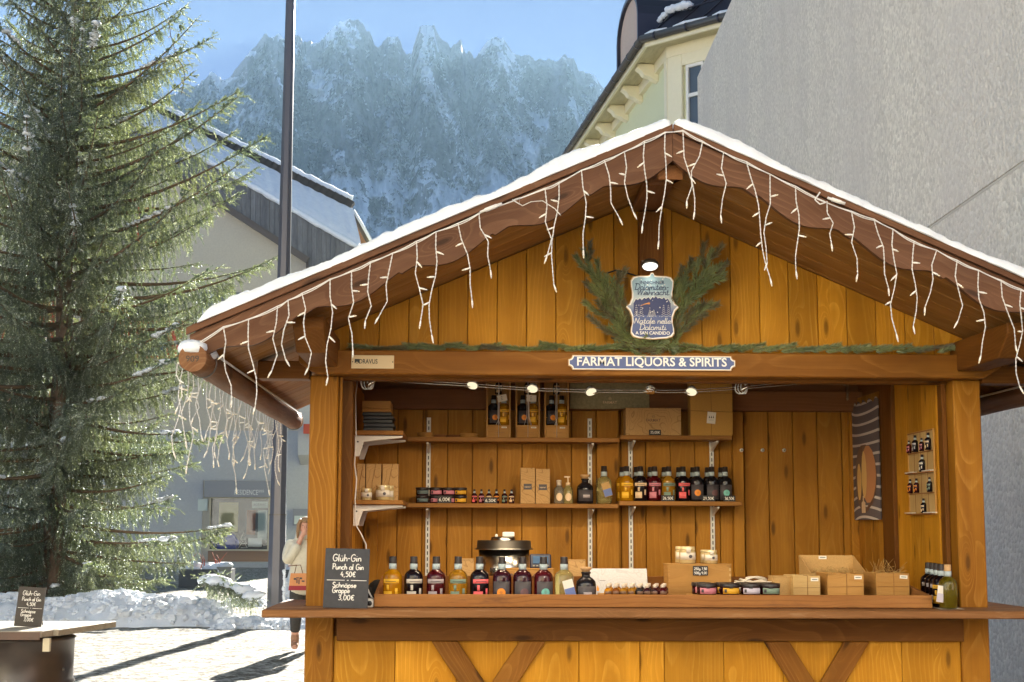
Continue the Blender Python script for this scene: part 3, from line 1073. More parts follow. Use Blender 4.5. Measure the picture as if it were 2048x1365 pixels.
    for i in range(len(po) - 1):
        q = []
        for o_ in (-.06, 2.5):
            for pp in (po[i], po[i + 1], pi_[i + 1], pi_[i]):
                q.append(b0 + d1 * pp[0] + n1 * o_ + Vector((0, 0, pp[1])))
        m.add(q, [(0, 1, 2, 3), (7, 6, 5, 4), (0, 4, 5, 1), (1, 5, 6, 2), (2, 6, 7, 3), (3, 7, 4, 0)])
    m.build('dormer_roof', M['slate'], dm)
    sm = MB()
    for j in range(9):
        sm.ball(b0 + d1 * (mid + random.uniform(-.4, .4)) + n1 * random.uniform(.2, 2.2) + Vector((0, 0, HE + 1.03 + rw * .62)), .35, .35, .07, 10, 5, seed=j, jit=.1)
    sm.build('dormer_snow', M['snow'], dm)
    # pinkish turret rising behind the corner
    q = P(1318, 30, 36)
    m = MB(); m.box(q.x - .13, q.x + 2.6, 35.5, 38, HE, HE + 8)
    m.build('turret', M['pinkwall'], root)
make_lime_house()

# ------------------------------------------------------------------ big plastered house behind the tree
M['beige'] = speckled('beige_plaster', (.60, .54, .42, 1), (.52, .465, .36, 1), 14, .3, .01, .95)
M['greyplaster'] = speckled('cool_grey_plaster', (.52, .52, .50, 1), (.46, .46, .445, 1), 14, .2, .01, .95)
M['redwood'] = plain('red_painted_wood', s2l(190, 78, 48), .6)
M['tilegrey'] = speckled('pale_grey_tile', (.45, .46, .46, 1), (.55, .56, .56, 1), 30, .1, .002)
M['tiledark'] = plain('dark_grey_tile', (.14, .15, .15, 1), .6)
M['greytrim'] = plain('grey_brown_trim', (.12, .10, .085, 1), .8)
M['brick'] = speckled('warm_brown_boarding', (.40, .24, .13, 1), (.30, .17, .09, 1), 10, .2, .01)
M['shopwood'] = plain('brown_shop_panel', s2l(150, 118, 92), .6)
M['signgrey'] = plain('grey_fascia_board', s2l(146, 146, 148), .6)
M['frametan'] = plain('tan_window_frame', s2l(196, 186, 160), .5)

def shop_glass():
    t = NT('shop_glass')
    gl = t.n('ShaderNodeBsdfGlossy'); gl.inputs['Roughness'].default_value = .02
    gl.inputs[0].default_value = (1, 1, 1, 1)
    tr = t.n('ShaderNodeBsdfTransparent'); tr.inputs[0].default_value = (.85, .88, .88, 1)
    f = t.n('ShaderNodeFresnel'); f.inputs[0].default_value = 1.5
    m = t.n('ShaderNodeMixShader')
    t.l(t.math('MULTIPLY', f.outputs[0], .55), m.inputs[0]); t.l(tr.outputs[0], m.inputs[1]); t.l(gl.outputs[0], m.inputs[2])
    t.l(m.outputs[0], t.out.inputs[0])
    return t.mat
M['shopglass'] = shop_glass()

def make_left_house():
    Y0 = 58.0
    p = lambda x, y, d=0.0: P(x, y, Y0 + d)
    root = thing('plastered_house', 'big beige plastered house with grey boarded gable behind the spruce', 'building', (p(300, 1120).x, Y0, 0))
    zx = lambda x, y: (p(x, y).x, p(x, y).z)
    # gable wall, with its right part lower
    poly = [zx(-700, 1150)[0:1] + (-.2,), (zx(620, 1100)[0], -.2), zx(620, 560), zx(615, 516), zx(345, 340), zx(150, 220), zx(-40, 330), zx(-300, 480), zx(-700, 720)]
    m = MB(); m.prism([(a[0], a[1]) for a in poly], 'xz', Y0, Y0 + 12)
    m.build('wall', M['beige'], root)
    # cool grey plinth storey, proud of the wall
    zb = p(500, 862).z
    m = MB(); m.box(zx(-700, 900)[0], zx(409, 900)[0], Y0 - .05, Y0 - .002, -.2, zb - .0)
    m.build('plinth_wall', M['greyplaster'], root)
    m = MB(); m.box(zx(541, 900)[0], zx(720, 900)[0], Y0 - .05, Y0 - .002, -.2, zb)
    m.box(zx(409, 900)[0], zx(541, 900)[0], Y0 - .05, Y0 - .002, p(500, 962).z, zb)
    m.build('plinth_wall', M['greyplaster'], root)
    # the bay that leans out above the shop
    m = MB()
    a, b = zx(563, 930), zx(640, 850)
    m.prism([(Y0 - .05, a[1]), (Y0 - 1.0, a[1] + .35), (Y0 - 1.0, a[1] + 2.6), (Y0 - .05, a[1] + 3.1)], 'yz', a[0] + .75, zx(720, 0)[0])
    m.build('bay', M['greyplaster'], root)
    m = MB(); c = p(617, 862, -1.1)
    m.box(c.x - .18, c.x + 1.6, c.y - .2, c.y + .02, c.z - .12, c.z + .25)
    m.build('flower_box', M['redwood'], root)
    # boarded gable: separate vertical boards between two sloping lines
    u0, u1 = 60, 736
    x = u0
    zc = lambda x: (275 + (x - 330) * .575)            # top line in the photograph
    zd = lambda x: (340 + (x - 345) * .648)            # bottom line
    nb = 0
    step = 9.4
    while x < u1:
        xe = min(x + step, u1)
        def lo(q): 
            return zd(q) if q < 615 else 560 + (q - 615) * .35
        if x < 150:
            top = lambda q: 173 - (q - 150) * .0 + (150 - q) * .55; bot = lambda q: 214 + (150 - q) * .6
        else:
            top, bot = zc, lo
        pts = [p(x, bot(x), -.34), p(xe - .3, bot(xe - .3), -.34), p(xe - .3, top(xe - .3), -.34), p(x, top(x), -.34)]
        dy = random.uniform(-.015, .015)
        m = MB(); m.prism([(q.x, q.z) for q in pts], 'xz', Y0 - .36 + dy, Y0 - .3)
        m.build('gable_board', M['greywood'], root, axis=(0, 0, 1), hint=(0, -1, 0))
        x = xe
    m = MB(); m.prism([(q.x, q.z) for q in (p(152, zd(152) - 4, -.29), p(612, zd(612) - 4, -.29), p(612, 556, -.29), p(733, 596, -.29), p(733, zc(733) + 3, -.29), p(152, zc(152) + 3, -.29))], 'xz', Y0 - .29, Y0 - .02)
    m.build('added_gable_backing', M['greytrim'], root)  # added dark sheet, keeps sunlit slits out of the gaps between boards
    # bottom trim of the boarding
    for (xa, ya, xb, yb) in ((345, 340, 615, 515), (150, 214, 345, 340)):
        q0, q1 = p(xa, ya + 6, -.4), p(xb, yb + 6, -.4)
        m = MB(); m.obox((q0 + q1) / 2, frame(q1 - q0, (0, -1, 0)), (q1 - q0).length, .26, .10)
        m.build('gable_trim', M['greytrim'], root)
    # snowy roof strip above, tilted towards us, with a dark tiled rim behind
    A0, A1 = p(140, 167, -.3), p(722, 501, -.3)
    B0, B1 = p(140, 150, 2.0), p(704, 424, 2.0)
    m = MB()
    dn = Vector((0, 0, -.25))
    m.add([A0, A1, B1, B0, A0 + dn, A1 + dn, B1 + dn, B0 + dn], [(0, 1, 2, 3), (7, 6, 5, 4), (0, 4, 5, 1), (1, 5, 6, 2), (2, 6, 7, 3), (3, 7, 4, 0)])
    roof = m.build('roof', M['darkfelt'], root)
    # snow sheet with soft tile bumps
    nu, nv = 150, 30
    U, Vv = np.meshgrid(np.linspace(0, 1, nu), np.linspace(0, 1, nv))
    a0, a1, b0, b1 = (np.array(q) for q in (A0, A1, B0, B1))
    e = np.clip(1.02 - U - .02 * fbm(Vv * 9, U * 0, 3), 0, 1)
    Pp = ((1 - U)[..., None] * a0 + U[..., None] * a1) * (1 - Vv)[..., None] + ((1 - U)[..., None] * b0 + U[..., None] * b1) * Vv[..., None]
    lump = .10 + .05 * fbm(U * 40, Vv * 12, 3) + .012 * np.sin(U * 150)
    edge = np.minimum(np.minimum(Vv, 1 - Vv) * 12, 1)
    Pp[..., 2] += .16 + lump * edge
    Pp[..., 0] -= 0
    big_mesh('roof_snow', Pp.reshape(-1, 3), grid_faces(nv, nu), M['snow'], root, smooth=True)
    # ribbon of snow lying on the top edge of the boarding
    m = MB()
    pts = [A0.lerp(A1, k / 60) + Vector((0, -.12, .03 + .04 * random.random())) for k in range(61)]
    m.tube(pts, [.10 + .04 * random.random() for _ in pts], 7)
    m.build('edge_snow', M['snow'], root)
    # tiles of the rim
    tm = MB(); n = 46
    for k in range(n):
        q0, q1 = B0.lerp(B1, k / n), B0.lerp(B1, (k + 1) / n)
        tm = MB()
        c = (q0 + q1) / 2 + Vector((0, .0, .26))
        tm.obox(c, frame(q1 - q0, (0, 0, 1)) @ Matrix.Rotation(.09, 3, 'Y'), (q1 - q0).length * 1.15, .5, .34)
        tm.build('rim_tile', M['darkfelt'], root)
    m = MB()
    pts = [B0.lerp(B1, k / 80) + Vector((0, .05, .52 + .05 * random.random())) for k in range(81)]
    m.tube(pts, [.13 + .05 * random.random() for _ in pts], 7)
    m.build('rim_snow', M['snow'], root)
    # short end gable on the right with warm boarding and gutter
    e0, e1, e2, e3 = p(704, 424, 8), p(742, 489, 8), p(722, 501, 2), p(672, 455, 4)
    m = MB(); m.prism([(p(664, 470, 4).x, p(664, 470, 4).z), (p(706, 436, 4).x, p(706, 436, 4).z), (p(742, 500, 4).x, p(742, 500, 4).z), (p(742, 700, 4).x, p(742, 700, 4).z), (p(664, 700, 4).x, p(664, 700, 4).z)], 'xz', Y0 + 4, Y0 + 5)
    m.build('end_wall', M['beige'], root)
    q0, q1, q2, q3 = p(700, 440, 3.2), p(716, 432, 3.2), p(738, 492, 3.2), p(716, 500, 3.2)
    m = MB(); m.add([q0, q1, q2, q3] + [q + Vector((0, .5, .1)) for q in (q0, q1, q2, q3)], [(0, 1, 2, 3), (7, 6, 5, 4), (0, 4, 5, 1), (1, 5, 6, 2), (2, 6, 7, 3), (3, 7, 4, 0)])
    m.build('end_soffit', M['brick'], root)
    m = MB(); m.tube([p(706, 428, 2.9), p(741, 490, 2.9)], .12, 8)
    m.build('gutter', M['gutter'], root)
    m = MB(); m.tube([p(705, 422, 2.9), p(722, 450, 2.9), p(743, 488, 2.9)], .11, 7)
    m.build('rim_snow', M['snow'], root)
    # tiled panel on the wall
    a = p(405, 588); b = p(508, 660)
    m = MB(); m.box(a.x - .05, b.x + .05, Y0 - .05, Y0 - .002, b.z - .6, a.z + .06)
    fr = m.build('tile_panel', M['tiledark'], root)
    cols, wd = 7, (b.x - a.x) / 7
    for r in range(6):
        for c in range(cols):
            z1 = a.z - .02 - r * wd * .95
            if r == 0:
                if c % 2 == 0: continue
            m = MB(); m.box(a.x + c * wd + .02, a.x + (c + 1) * wd - .02, Y0 - .075, Y0 - .051, z1 - wd * .95 + .03, z1)
            m.build('tile', M['tilegrey'], fr)
    # windows with red shutters glimpsed through the spruce
    for (x, y) in ((300, 452), (214, 650), (100, 455), (58, 640), (150, 820), (60, 830), (314, 680)):
        c = p(x, y)
        m = MB(); m.box(c.x - .5, c.x + .5, Y0 - .06, Y0 - .003, c.z - .75, c.z + .75)
        w = m.build('window', M['redwood'], root)
        m = MB(); m.box(c.x - .4, c.x + .4, Y0 - .075, Y0 - .061, c.z - .65, c.z + .65)
        m.build('pane', M['pane'], w)
        for s in ((-1, 1) if x != 300 else ()):
            m = MB(); m.box(c.x + s * .78 - .24, c.x + s * .78 + .24, Y0 - .1, Y0 - .004, c.z - .75, c.z + .75)
            m.build('shutter', M['redwood'], w)
    # ------------------------------ shop front
    x0, x1 = p(420, 1000).x, p(541, 1000).x
    zt, zs, z0 = p(480, 994).z, p(480, 1099).z, p(480, 1127).z
    m = MB(); m.box(x0 - .18, x1 + .02, Y0 - .32, Y0 - .051, p(480, 996).z + .02, p(480, 963).z)
    sg = m.build('shop_sign', M['signgrey'], root)
    m = MB()
    q = p(469, 990, -.33)
    text_mb(m, 'RESIDENCE***', (q.x, q.y, q.z), .20, width=p(528, 990, -.33).x - q.x, align='LEFT', depth=.004)
    m.build('lettering', M['white'], sg)
    m = MB(); m.box(x0, x1, Y0 - .12, Y0 - .05, z0, zs - .06)
    m.build('shop_plinth', M['shopwood'], root)
    m = MB(); m.box(x0 - .05, x1, Y0 - .22, Y0 - .05, zs - .06, zs + .0)
    m.build('window_sill', M['frametan'], root)
    m = MB(); m.box(x0, x1, Y0 - .03, Y0 + 2.4, zs - .5, zs - .02)
    m.box(x0, x1, Y0 - .001, Y0 + .02, zs - .06, zt, 1)
    m.build('display_floor', [M['signgrey'], M['charcoal']], root)
    pane = MB().box(x0 + .06, x1 - .06, Y0 - .115, Y0 - .105, zs, zt - .06).build('shop_window', M['shopglass'], root)
    for (a_, b_) in ((x0, x0 + .06), (x1 - .06, x1)):
        MB().box(a_, b_, Y0 - .15, Y0 - .06, zs, zt).build('frame', M['frametan'], pane)
    MB().box(x0 + .06, x1 - .06, Y0 - .15, Y0 - .06, zt - .06, zt).build('frame', M['frametan'], pane)
    # things on show behind the glass stay things of their own
    def card(x, y, w, h, mat, name, label, cat, d=-.04):
        c = p(x, y, d)
        m = MB(); m.box(c.x - w / 2, c.x + w / 2, c.y - .01, c.y + .01, c.z - h / 2, c.z + h / 2)
        return tag(m.build(name, mat, None, center=(c.x, c.y, c.z - h / 2)), label, cat)
    card(457, 1035, .75, 1.15, M['pinewarm2'], 'poster', 'tall pale yellow poster in the shop window', 'poster')
    card(502, 1045, .34, .95, M['redposter'], 'poster', 'narrow brick red poster in the middle of the shop window', 'poster')
    card(525, 1050, .36, 1.15, M['paleposter'], 'poster', 'pale narrow poster at the right of the shop window', 'poster')
    card(520, 1010, .62, .26, M['paleposter'], 'window_sign', 'pale green lettered sign hung at the top of shop window', 'sign', -.07)
    q = p(520, 1012, -.085)
    mm = MB(); text_mb(mm, 'BOTANIC', (q.x, q.y, q.z), .09, width=.5, depth=.002)
    tag(mm.build('window_lettering', M['charcoal'], None, center=q), 'dark lettering on the pale sign in the shop window', 'lettering')
    card(510, 1085, .54, .34, M['white'], 'price_card', 'white notice card standing on the shop window ledge', 'card', -.06)
    c = p(452, 1097, -.06)
    m = MB()
    m.lathe([(.0, 0), (.40, .02), (.42, .3), (.36, .55), (.22, .62), (.08, .66), (.0, .66)], 14, (c.x, c.y + .02, zs), M=Matrix.Diagonal((1, .12, 1)))
    m.tube([(c.x - .3, c.y, zs + .5), (c.x - .46, c.y, zs + .3), (c.x - .45, c.y, zs + .05)], .04, 6)
    m.tube([(c.x + .3, c.y, zs + .5), (c.x + .46, c.y, zs + .3), (c.x + .45, c.y, zs + .05)], .04, 6)
    tag(m.build('blue_jacket', M['bluecloth'], None, center=(c.x, c.y, zs)), 'blue jacket displayed in the shop window', 'jacket')
    c = p(486, 1090, -.06)
    m = MB()
    for k, (w, z) in enumerate(((.17, .0), (.14, .16), (.10, .32))):
        m.tube([(c.x - w, c.y, zs + .06 + z), (c.x, c.y, zs + .34 + z), (c.x + w, c.y, zs + .06 + z), (c.x - w * .5, c.y, zs + .06 + z)], .018, 5)
    tag(m.build('tree_ornament', M['white'], None, center=(c.x, c.y, zs)), 'white outline fir tree ornament on the window ledge', 'ornament')
    # notice box on the wall to the right of the lamp post
    c0, c1 = p(586, 1018, -.2), p(660, 1052, -.2)
    m = MB(); m.box(c0.x, c1.x, Y0 - .2, Y0 - .051, c1.z, c0.z)
    nb_ = m.build('notice_box', M['signgrey'], root)
    MB().box(c0.x + .06, c1.x - .06, Y0 - .215, Y0 - .201, c1.z + .06, p(586, 1032, -.2).z).build('notice', M['paleposter'], nb_)
    c0, c1 = p(395, 998, -.2), p(414, 1022, -.2)
    MB().box(c0.x, c1.x, Y0 - .09, Y0 - .051, c1.z, c0.z).build('notice', M['paleposter'], root)
    # kerb step before the house
    m = MB(); m.box(p(-700, 0).x, p(720, 0).x, Y0 - 3.5, Y0 - .06, -.25, .13)
    tag(m.build('pavement', M['greyplaster'], None), 'raised grey pavement along the plastered house', None, None, 'structure')
M['pinewarm2'] = plain('pale_yellow_print', s2l(214, 190, 130), .7)
M['redposter'] = plain('brick_red_print', s2l(168, 98, 66), .7)
M['paleposter'] = plain('pale_print', s2l(206, 212, 200), .7)
M['bluecloth'] = plain('blue_cloth', s2l(70, 90, 190), .8)
make_left_house()

# ------------------------------------------------------------------ sunny houses across the square (mirrored in the shop window)
def town_house(x0, x1, h, rgb, label, y=-8.5):
    root = thing('town_house', label, 'house', ((x0 + x1) / 2, y, 0), 0, 'sunlit houses across the square')
    wm_ = speckled('town_plaster', rgb, tuple(c * .92 for c in rgb[:3]) + (1,), 12, .15, .005)
    MB().box(x0, x1, y - 9, y, -.2, h).build('wall', wm_, root)
    m = MB(); m.prism([(y + .7, h - .1), (y - 4.5, h + 3.2), (y - 9.6, h - .1)], 'yz', x0 - .3, x1 + .3)
    m.build('roof', M['slate'], root)
    n = max(2, int((x1 - x0) / 2.6))
    for r in range(int((h - 1) / 3)):
        for k in range(n):
            xc, zc = x0 + (k + .5) * (x1 - x0) / n, 1.9 + 3 * r
            w = MB().box(xc - .55, xc + .55, y + .002, y + .03, zc - .75, zc + .75).build('window', M['pane'], root)
            for s in (-1, 1):
                MB().box(xc + s * .60 - .05, xc + s * .60 + .05, y + .002, y + .07, zc - .8, zc + .8).build('frame', M['white'], w)
town_house(-34, -22, 10.5, (.82, .78, .68, 1), 'pale yellow town house farthest left across the square')
town_house(-21.5, -11, 12.5, (.86, .84, .79, 1), 'cream town house left across the square')
town_house(-10.6, 0, 11.5, (.84, .72, .50, 1), 'warm yellow town house across from the stall')
town_house(.5, 11, 12.5, (.86, .83, .77, 1), 'cream town house right across from the stall')
town_house(11.6, 24, 11, (.66, .48, .40, 1), 'salmon town house farthest right across the square')
# ------------------------------------------------------------------ street lamp post
M['polemetal'] = plain('dark_grey_lamp_post_paint', s2l(92, 92, 100), .32, .35)
def make_pole():
    b = G(551, 1243)
    root = thing('lamp_post', 'tall dark grey octagonal lamp post beside the spruce', 'lamp post', b)
    m = MB()
    prof = [(.155, -.3), (.148, 1.55)]
    n = 8
    m.lathe([(.150, -.3), (.140, 1.68)], 8, b, smooth=False, a0=PI / 8, a1=PI / 8 + 2 * PI)
    m.lathe([(.134, 1.69), (.112, 5.4), (.088, 9.0), (.06, 13.5), (0, 13.5)], 8, b, smooth=False, a0=PI / 8, a1=PI / 8 + 2 * PI)
    m.build('shaft', M['polemetal'], root)
    m = MB(); m.lathe([(.128, 1.68), (.146, 1.68), (.146, 1.70), (.128, 1.70)], 8, b, smooth=False, a0=PI / 8, a1=PI / 8 + 2 * PI)
    m.build('collar', M['gutter'], root)
    m = MB()
    for k in range(16):
        a = -PI * .18 + random.uniform(-.12, .12)
        z = .22 + k * .038
        m.ball(b + Vector((.148 * math.cos(a), .148 * math.sin(a), z)), .03, .02, random.uniform(.02, .05), 6, 4, jit=.3, seed=k)
    m.build('stuck_snow', M['snow'], root)
    m = MB()
    m.tube([b + Vector((0, 0, 13.4)), b + Vector((0, -.6, 14.0)), b + Vector((0, -1.5, 14.1))], [.06, .05, .04], 8)
    m.build('arm', M['polemetal'], root)
    m = MB(); m.lathe([(0, .08), (.22, .05), (.26, -.03), (.2, -.05), (0, -.05)], 14, b + Vector((0, -1.6, 14.08)))
    m.build('lamp_head', M['polemetal'], root)
make_pole()

# ------------------------------------------------------------------ spruce
M['needle'] = leafy('spruce_needles', (.080, .110, .082, 1), (.165, .180, .108, 1), .45, .9)
M['needlefrost'] = leafy('frosted_needles', (.50, .54, .54, 1), (.62, .65, .62, 1), .3, .9)
M['bark'] = speckled('spruce_bark', (.13, .09, .06, 1), (.22, .15, .10, 1), 18, .8, .02)
M['twigbark'] = plain('twig_bark', (.16, .105, .06, 1), .9)

def shoot_template(k, seed, spread=.13, w=.019):
    r_ = np.random.default_rng(seed)
    t = (np.arange(k) + r_.random(k) * .8) / k
    ph = np.arange(k) * 2.4 + r_.random(k) * .6
    ln = spread * (.75 + .5 * r_.random(k)) * (1 - .35 * t)
    d = np.stack([np.full(k, .75), np.cos(ph) * .8, np.sin(ph) * .8], 1)
    base = np.stack([t, 0 * t, 0 * t], 1)
    tip = base + d * ln[:, None]
    side = np.cross(d, np.stack([0 * t, -np.sin(ph), np.cos(ph)], 1) * 0 + np.array([1.0, 0, 0]))
    side = side / (np.linalg.norm(side, axis=1)[:, None] + 1e-9) * w
    mid = base + d * ln[:, None] * .45
    V = np.stack([base, mid + side, tip, mid - side], 1).reshape(-1, 3)
    Fc = np.arange(k * 4).reshape(-1, 4)
    return V, Fc

def shoots_mesh(O, D, L, templates, r_):
    """one leaf-blade mesh from shoot origins, directions and lengths"""
    D = D / (np.linalg.norm(D, axis=1)[:, None] + 1e-9)
    rv = r_.normal(size=D.shape)
    B = np.cross(D, rv); B /= (np.linalg.norm(B, axis=1)[:, None] + 1e-9)
    N = np.cross(D, B)
    pick = r_.integers(0, len(templates), len(D))
    Vs, Fs, base, src = [], [], 0, []
    for i, (tv, tf) in enumerate(templates):
        s = np.where(pick == i)[0]
        if not len(s): continue
        v = O[s, None, :] + L[s, None, None] * (tv[None, :, 0:1] * D[s, None, :] + tv[None, :, 1:2] * B[s, None, :] + tv[None, :, 2:3] * N[s, None, :])
        f = tf[None] + (np.arange(len(s)) * len(tv))[:, None, None] + base
        Vs.append(v.reshape(-1, 3)); Fs.append(f.reshape(-1, tf.shape[1]))
        src.append(np.repeat(s, len(tf)))
        base += len(s) * len(tv)
    return np.concatenate(Vs), np.concatenate(Fs), np.concatenate(src)

def make_spruce():
    r_ = np.random.default_rng(3)
    Yt = 26.0
    base = Vector((P(125, 682, Yt).x, Yt, 0))
    root = thing('spruce_tree', 'tall spruce with drooping snowy branches left of the lamp post', 'tree', base)
    H = 15.5
    m = MB()
    zs = np.linspace(-.2, H, 26)
    m.tube([base + Vector((.03 * math.sin(z * 1.7), .03 * math.cos(z * 1.1), z)) for z in zs], [max(.012, .21 * (1 - z / H) ** .9 + .01) for z in zs], 12)
    m.build('trunk', M['bark'], root)
    limbs = MB(); snow = MB()
    O, D, L = [], [], []
    z = .55
    b0 = np.array(base)
    while z < H - .25:
        f = z / H
        Lm = np.interp(z, [0.5, 1.2, 3.5, 6.5, 9, 10.8, 13, 15.4], [2.05, 2.6, 3.25, 3.4, 2.55, 1.8, 1.0, .2])
        nb = r_.integers(5, 8) if z < 12 else 5
        ph0 = r_.random() * 6.28
        for k in range(nb):
            ph = ph0 + 2 * PI * k / nb + r_.normal() * .16
            Lb = Lm * r_.uniform(.66, 1.14)
            if z < 1.6 and r_.random() < .3: Lb *= 1.1
            a1 = np.interp(z, [0, 5, 10, 15], [-.30, -.16, .05, .4]) + r_.normal() * .05
            a2 = np.interp(z, [0, 5, 10, 15], [.16, .36, .38, .3]) + r_.normal() * .05
            if z < 1.7: a1 = max(a1, -.75 * z / Lb * .9)
            dirv = np.array([math.cos(ph), math.sin(ph), 0.0])
            sidev = np.array([-dirv[1], dirv[0], 0.0])
            bend = r_.normal() * .12
            def pt(s):
                q = b0 + dirv * Lb * s + sidev * bend * Lb * s * s
                q[2] = z + Lb * (a1 * s + a2 * s * s)
                return q
            ss = np.linspace(0, 1, 9)
            limbs.tube([Vector(pt(s)) for s in ss], [max(.006, (.012 + .011 * Lb) * (1 - s) ** .8) for s in ss], 5)
            far_side = dirv[1] > .75            # away from us and hidden by the rest: thinner
            # bare inside, needled outside
            s = .07 + .08 * r_.random()
            stepm = .080 if not far_side else .13
            while s < 1.0:
                q = pt(s)
                tang = pt(min(s + .02, 1.02)) - pt(s - .02); tang /= np.linalg.norm(tang)
                for sg in (-1, 1):
                    ltw = min(.74, .14 + .46 * Lb * (1 - s) * .5 + .14 * r_.random()) * r_.uniform(.6, 1.2)
                    dn = r_.uniform(.5, 2.2) if s < .82 else r_.uniform(.0, .5)
                    d0 = tang * .62 + sidev * sg * r_.uniform(.45, 1.0) + np.array([0, 0, -dn])
                    d0 /= np.linalg.norm(d0)
                    pos = q + r_.normal(size=3) * .012
                    rest = ltw
                    dd = d0.copy()
                    while rest > .04:
                        ls = min(.19, rest + .05)
                        O.append(pos.copy()); D.append(dd.copy()); L.append(ls * r_.uniform(.95, 1.2))
                        if rest > .2 and r_.random() < .75:   # side shoots
                            for sg2 in (-1, 1):
                                d2 = dd + np.cross(dd, r_.normal(size=3)) * .7
                                d2[2] -= .3
                                O.append(pos + dd * ls * .5); D.append(d2); L.append(ls * r_.uniform(.5, .95))
                        pos = pos + dd * ls * .9
                        rest -= ls * .9
                        dd = dd + np.array([0, 0, -.55]) + r_.normal(size=3) * .10
                        dd /= np.linalg.norm(dd)
                # along the branch itself
                O.append(q); D.append(tang + r_.normal(size=3) * .1 + np.array([0, 0, .05])); L.append(.17)
                s += stepm / Lb * r_.uniform(.8, 1.25)
            # snow lying on the branch
            if r_.random() < .34 and not far_side:
                sc = r_.uniform(.35, .9)
                n = r_.integers(4, 13)
                for j in range(n):
                    s1 = min(sc + j * .028, 1)
                    q = Vector(pt(s1)) + Vector((0, 0, .035))
                    rr = r_.uniform(.025, .075)
                    snow.ball(q, rr * 1.3, rr * 1.3, rr * .6, 7, 5, jit=.3, seed=int(r_.integers(1e6)))
        z += np.interp(z, [0, 10, 15], [.25, .31, .3]) * r_.uniform(.85, 1.15)
    O, D, L = np.array(O), np.array(D), np.array(L)
    tmpl = [shoot_template(22, 50 + i, .20, .040) for i in range(7)]
    V, Fc, src = shoots_mesh(O, D, L, tmpl, r_)
    frost = (r_.random(len(O)) < .10).astype(np.int32)
    flick = (r_.random(len(src)) < .06).astype(np.int32)
    print('spruce shoots', len(O), 'faces', len(Fc))
    big_mesh('foliage', V, Fc, [M['needle'], M['needlefrost']], root, mi=np.maximum(frost[src] * (r_.random(len(src)) < .5), flick))
    limbs.build('branches', M['twigbark'], root)['kind'] = 'stuff'
    snow.build('branch_snow', M['snow'], root)['kind'] = 'stuff'
    # low bough bent to the ground with snow on it, right of the trunk
    return root
spruce = make_spruce()

def bough(px0, px1, pyg, Y, label, seed):
    """a low snowy bough lying on the snow bank"""
    r_ = np.random.default_rng(seed)
    a, b = P(px0, pyg - 26, Y), P(px1, pyg + 6, Y - 1.2)
    root = thing('fir_bough', label, 'bough', b, 0, None)
    O, D, L = [], [], []
    limb = MB(); sn = MB()
    pts = []
    for k in range(12):
        s = k / 11
        q = a.lerp(b, s) + Vector((0, 0,   .10 * math.sin(s * PI) + .03 * math.sin(s * 9)))
        pts.append(q)
    limb.tube(pts, [.03 * (1 - k / 12) + .006 for k in range(12)], 6)
    for k in range(52):
        s = r_.random()
        i = min(int(s * 11), 10)
        q = np.array(pts[i].lerp(pts[i + 1], s * 11 - i))
        t = np.array((pts[i + 1] - pts[i]).normalized())
        for j in range(5):
            d = t * .6 + r_.normal(size=3) * .6; d[2] -= .35
            d /= np.linalg.norm(d)
            O.append(q); D.append(d); L.append(.17)
            O.append(q + d * .2); D.append(d + np.array([0, 0, -.5])); L.append(.13)
    for k in range(22):
        s = r_.random()
        i = min(int(s * 11), 10)
        q = pts[i].lerp(pts[i + 1], s * 11 - i) + Vector((0, r_.normal() * .06, .06))
        rr = r_.uniform(.05, .12)
        sn.ball(q, rr * 1.6, rr * 1.3, rr * .7, 9, 5, jit=.2, seed=k + seed)
    tmpl = [shoot_template(22, 80 + i, .20, .040) for i in range(3)]
    V, Fc, src = shoots_mesh(np.array(O), np.array(D), np.array(L), tmpl, r_)
    big_mesh('foliage', V, Fc, [M['needle'], M['needlefrost']], root, mi=(r_.random(len(Fc)) < .1).astype(np.int32))
    limb.build('branch', M['twigbark'], root)
    sn.build('bough_snow', M['snow'], root)
bough(405, 508, 1196, 24.2, 'long snowy bough bending down to the snow bank', 1)

# loose fairy-light wire hanging out of the tree
def tree_wire():
    r_ = random.Random(4)
    px = [(338, 40), (341, 70), (348, 95), (356, 118), (364, 130), (370, 150), (366, 175), (362, 190)]
    pts = [P(x, y, 25.3) for x, y in px]
    root = thing('fairy_light_wire', 'thin fairy light wire hanging from the spruce against sky', 'wire', pts[0])
    m = MB(); m.tube(pts, .006, 4)
    m.build('wire', M['twigbark'], root)
    m = MB()
    for i in range(len(pts) - 1):
        for k in (0.1, .55):
            q = pts[i].lerp(pts[i + 1], k)
            m.tube([q, q + Vector((r_.choice((-.05, .05)), 0, -.03))], .009, 4)
    m.build('bulbs', M['bulb'], root)['kind'] = 'stuff'
tree_wire()

# ------------------------------------------------------------------ snow bank and heaps
def lumps(m, n, fx, seed, rmin, rmax):
    r_ = random.Random(seed)
    for k in range(n):
        q, s = fx(r_)
        rr = rmin + (rmax - rmin) * r_.random() ** 2.2
        m.ball(q, rr * r_.uniform(.8, 1.4), rr * r_.uniform(.8, 1.3), rr * r_.uniform(.6, .95), 7, 5, jit=.3, seed=seed * 1000 + k, smooth=False)

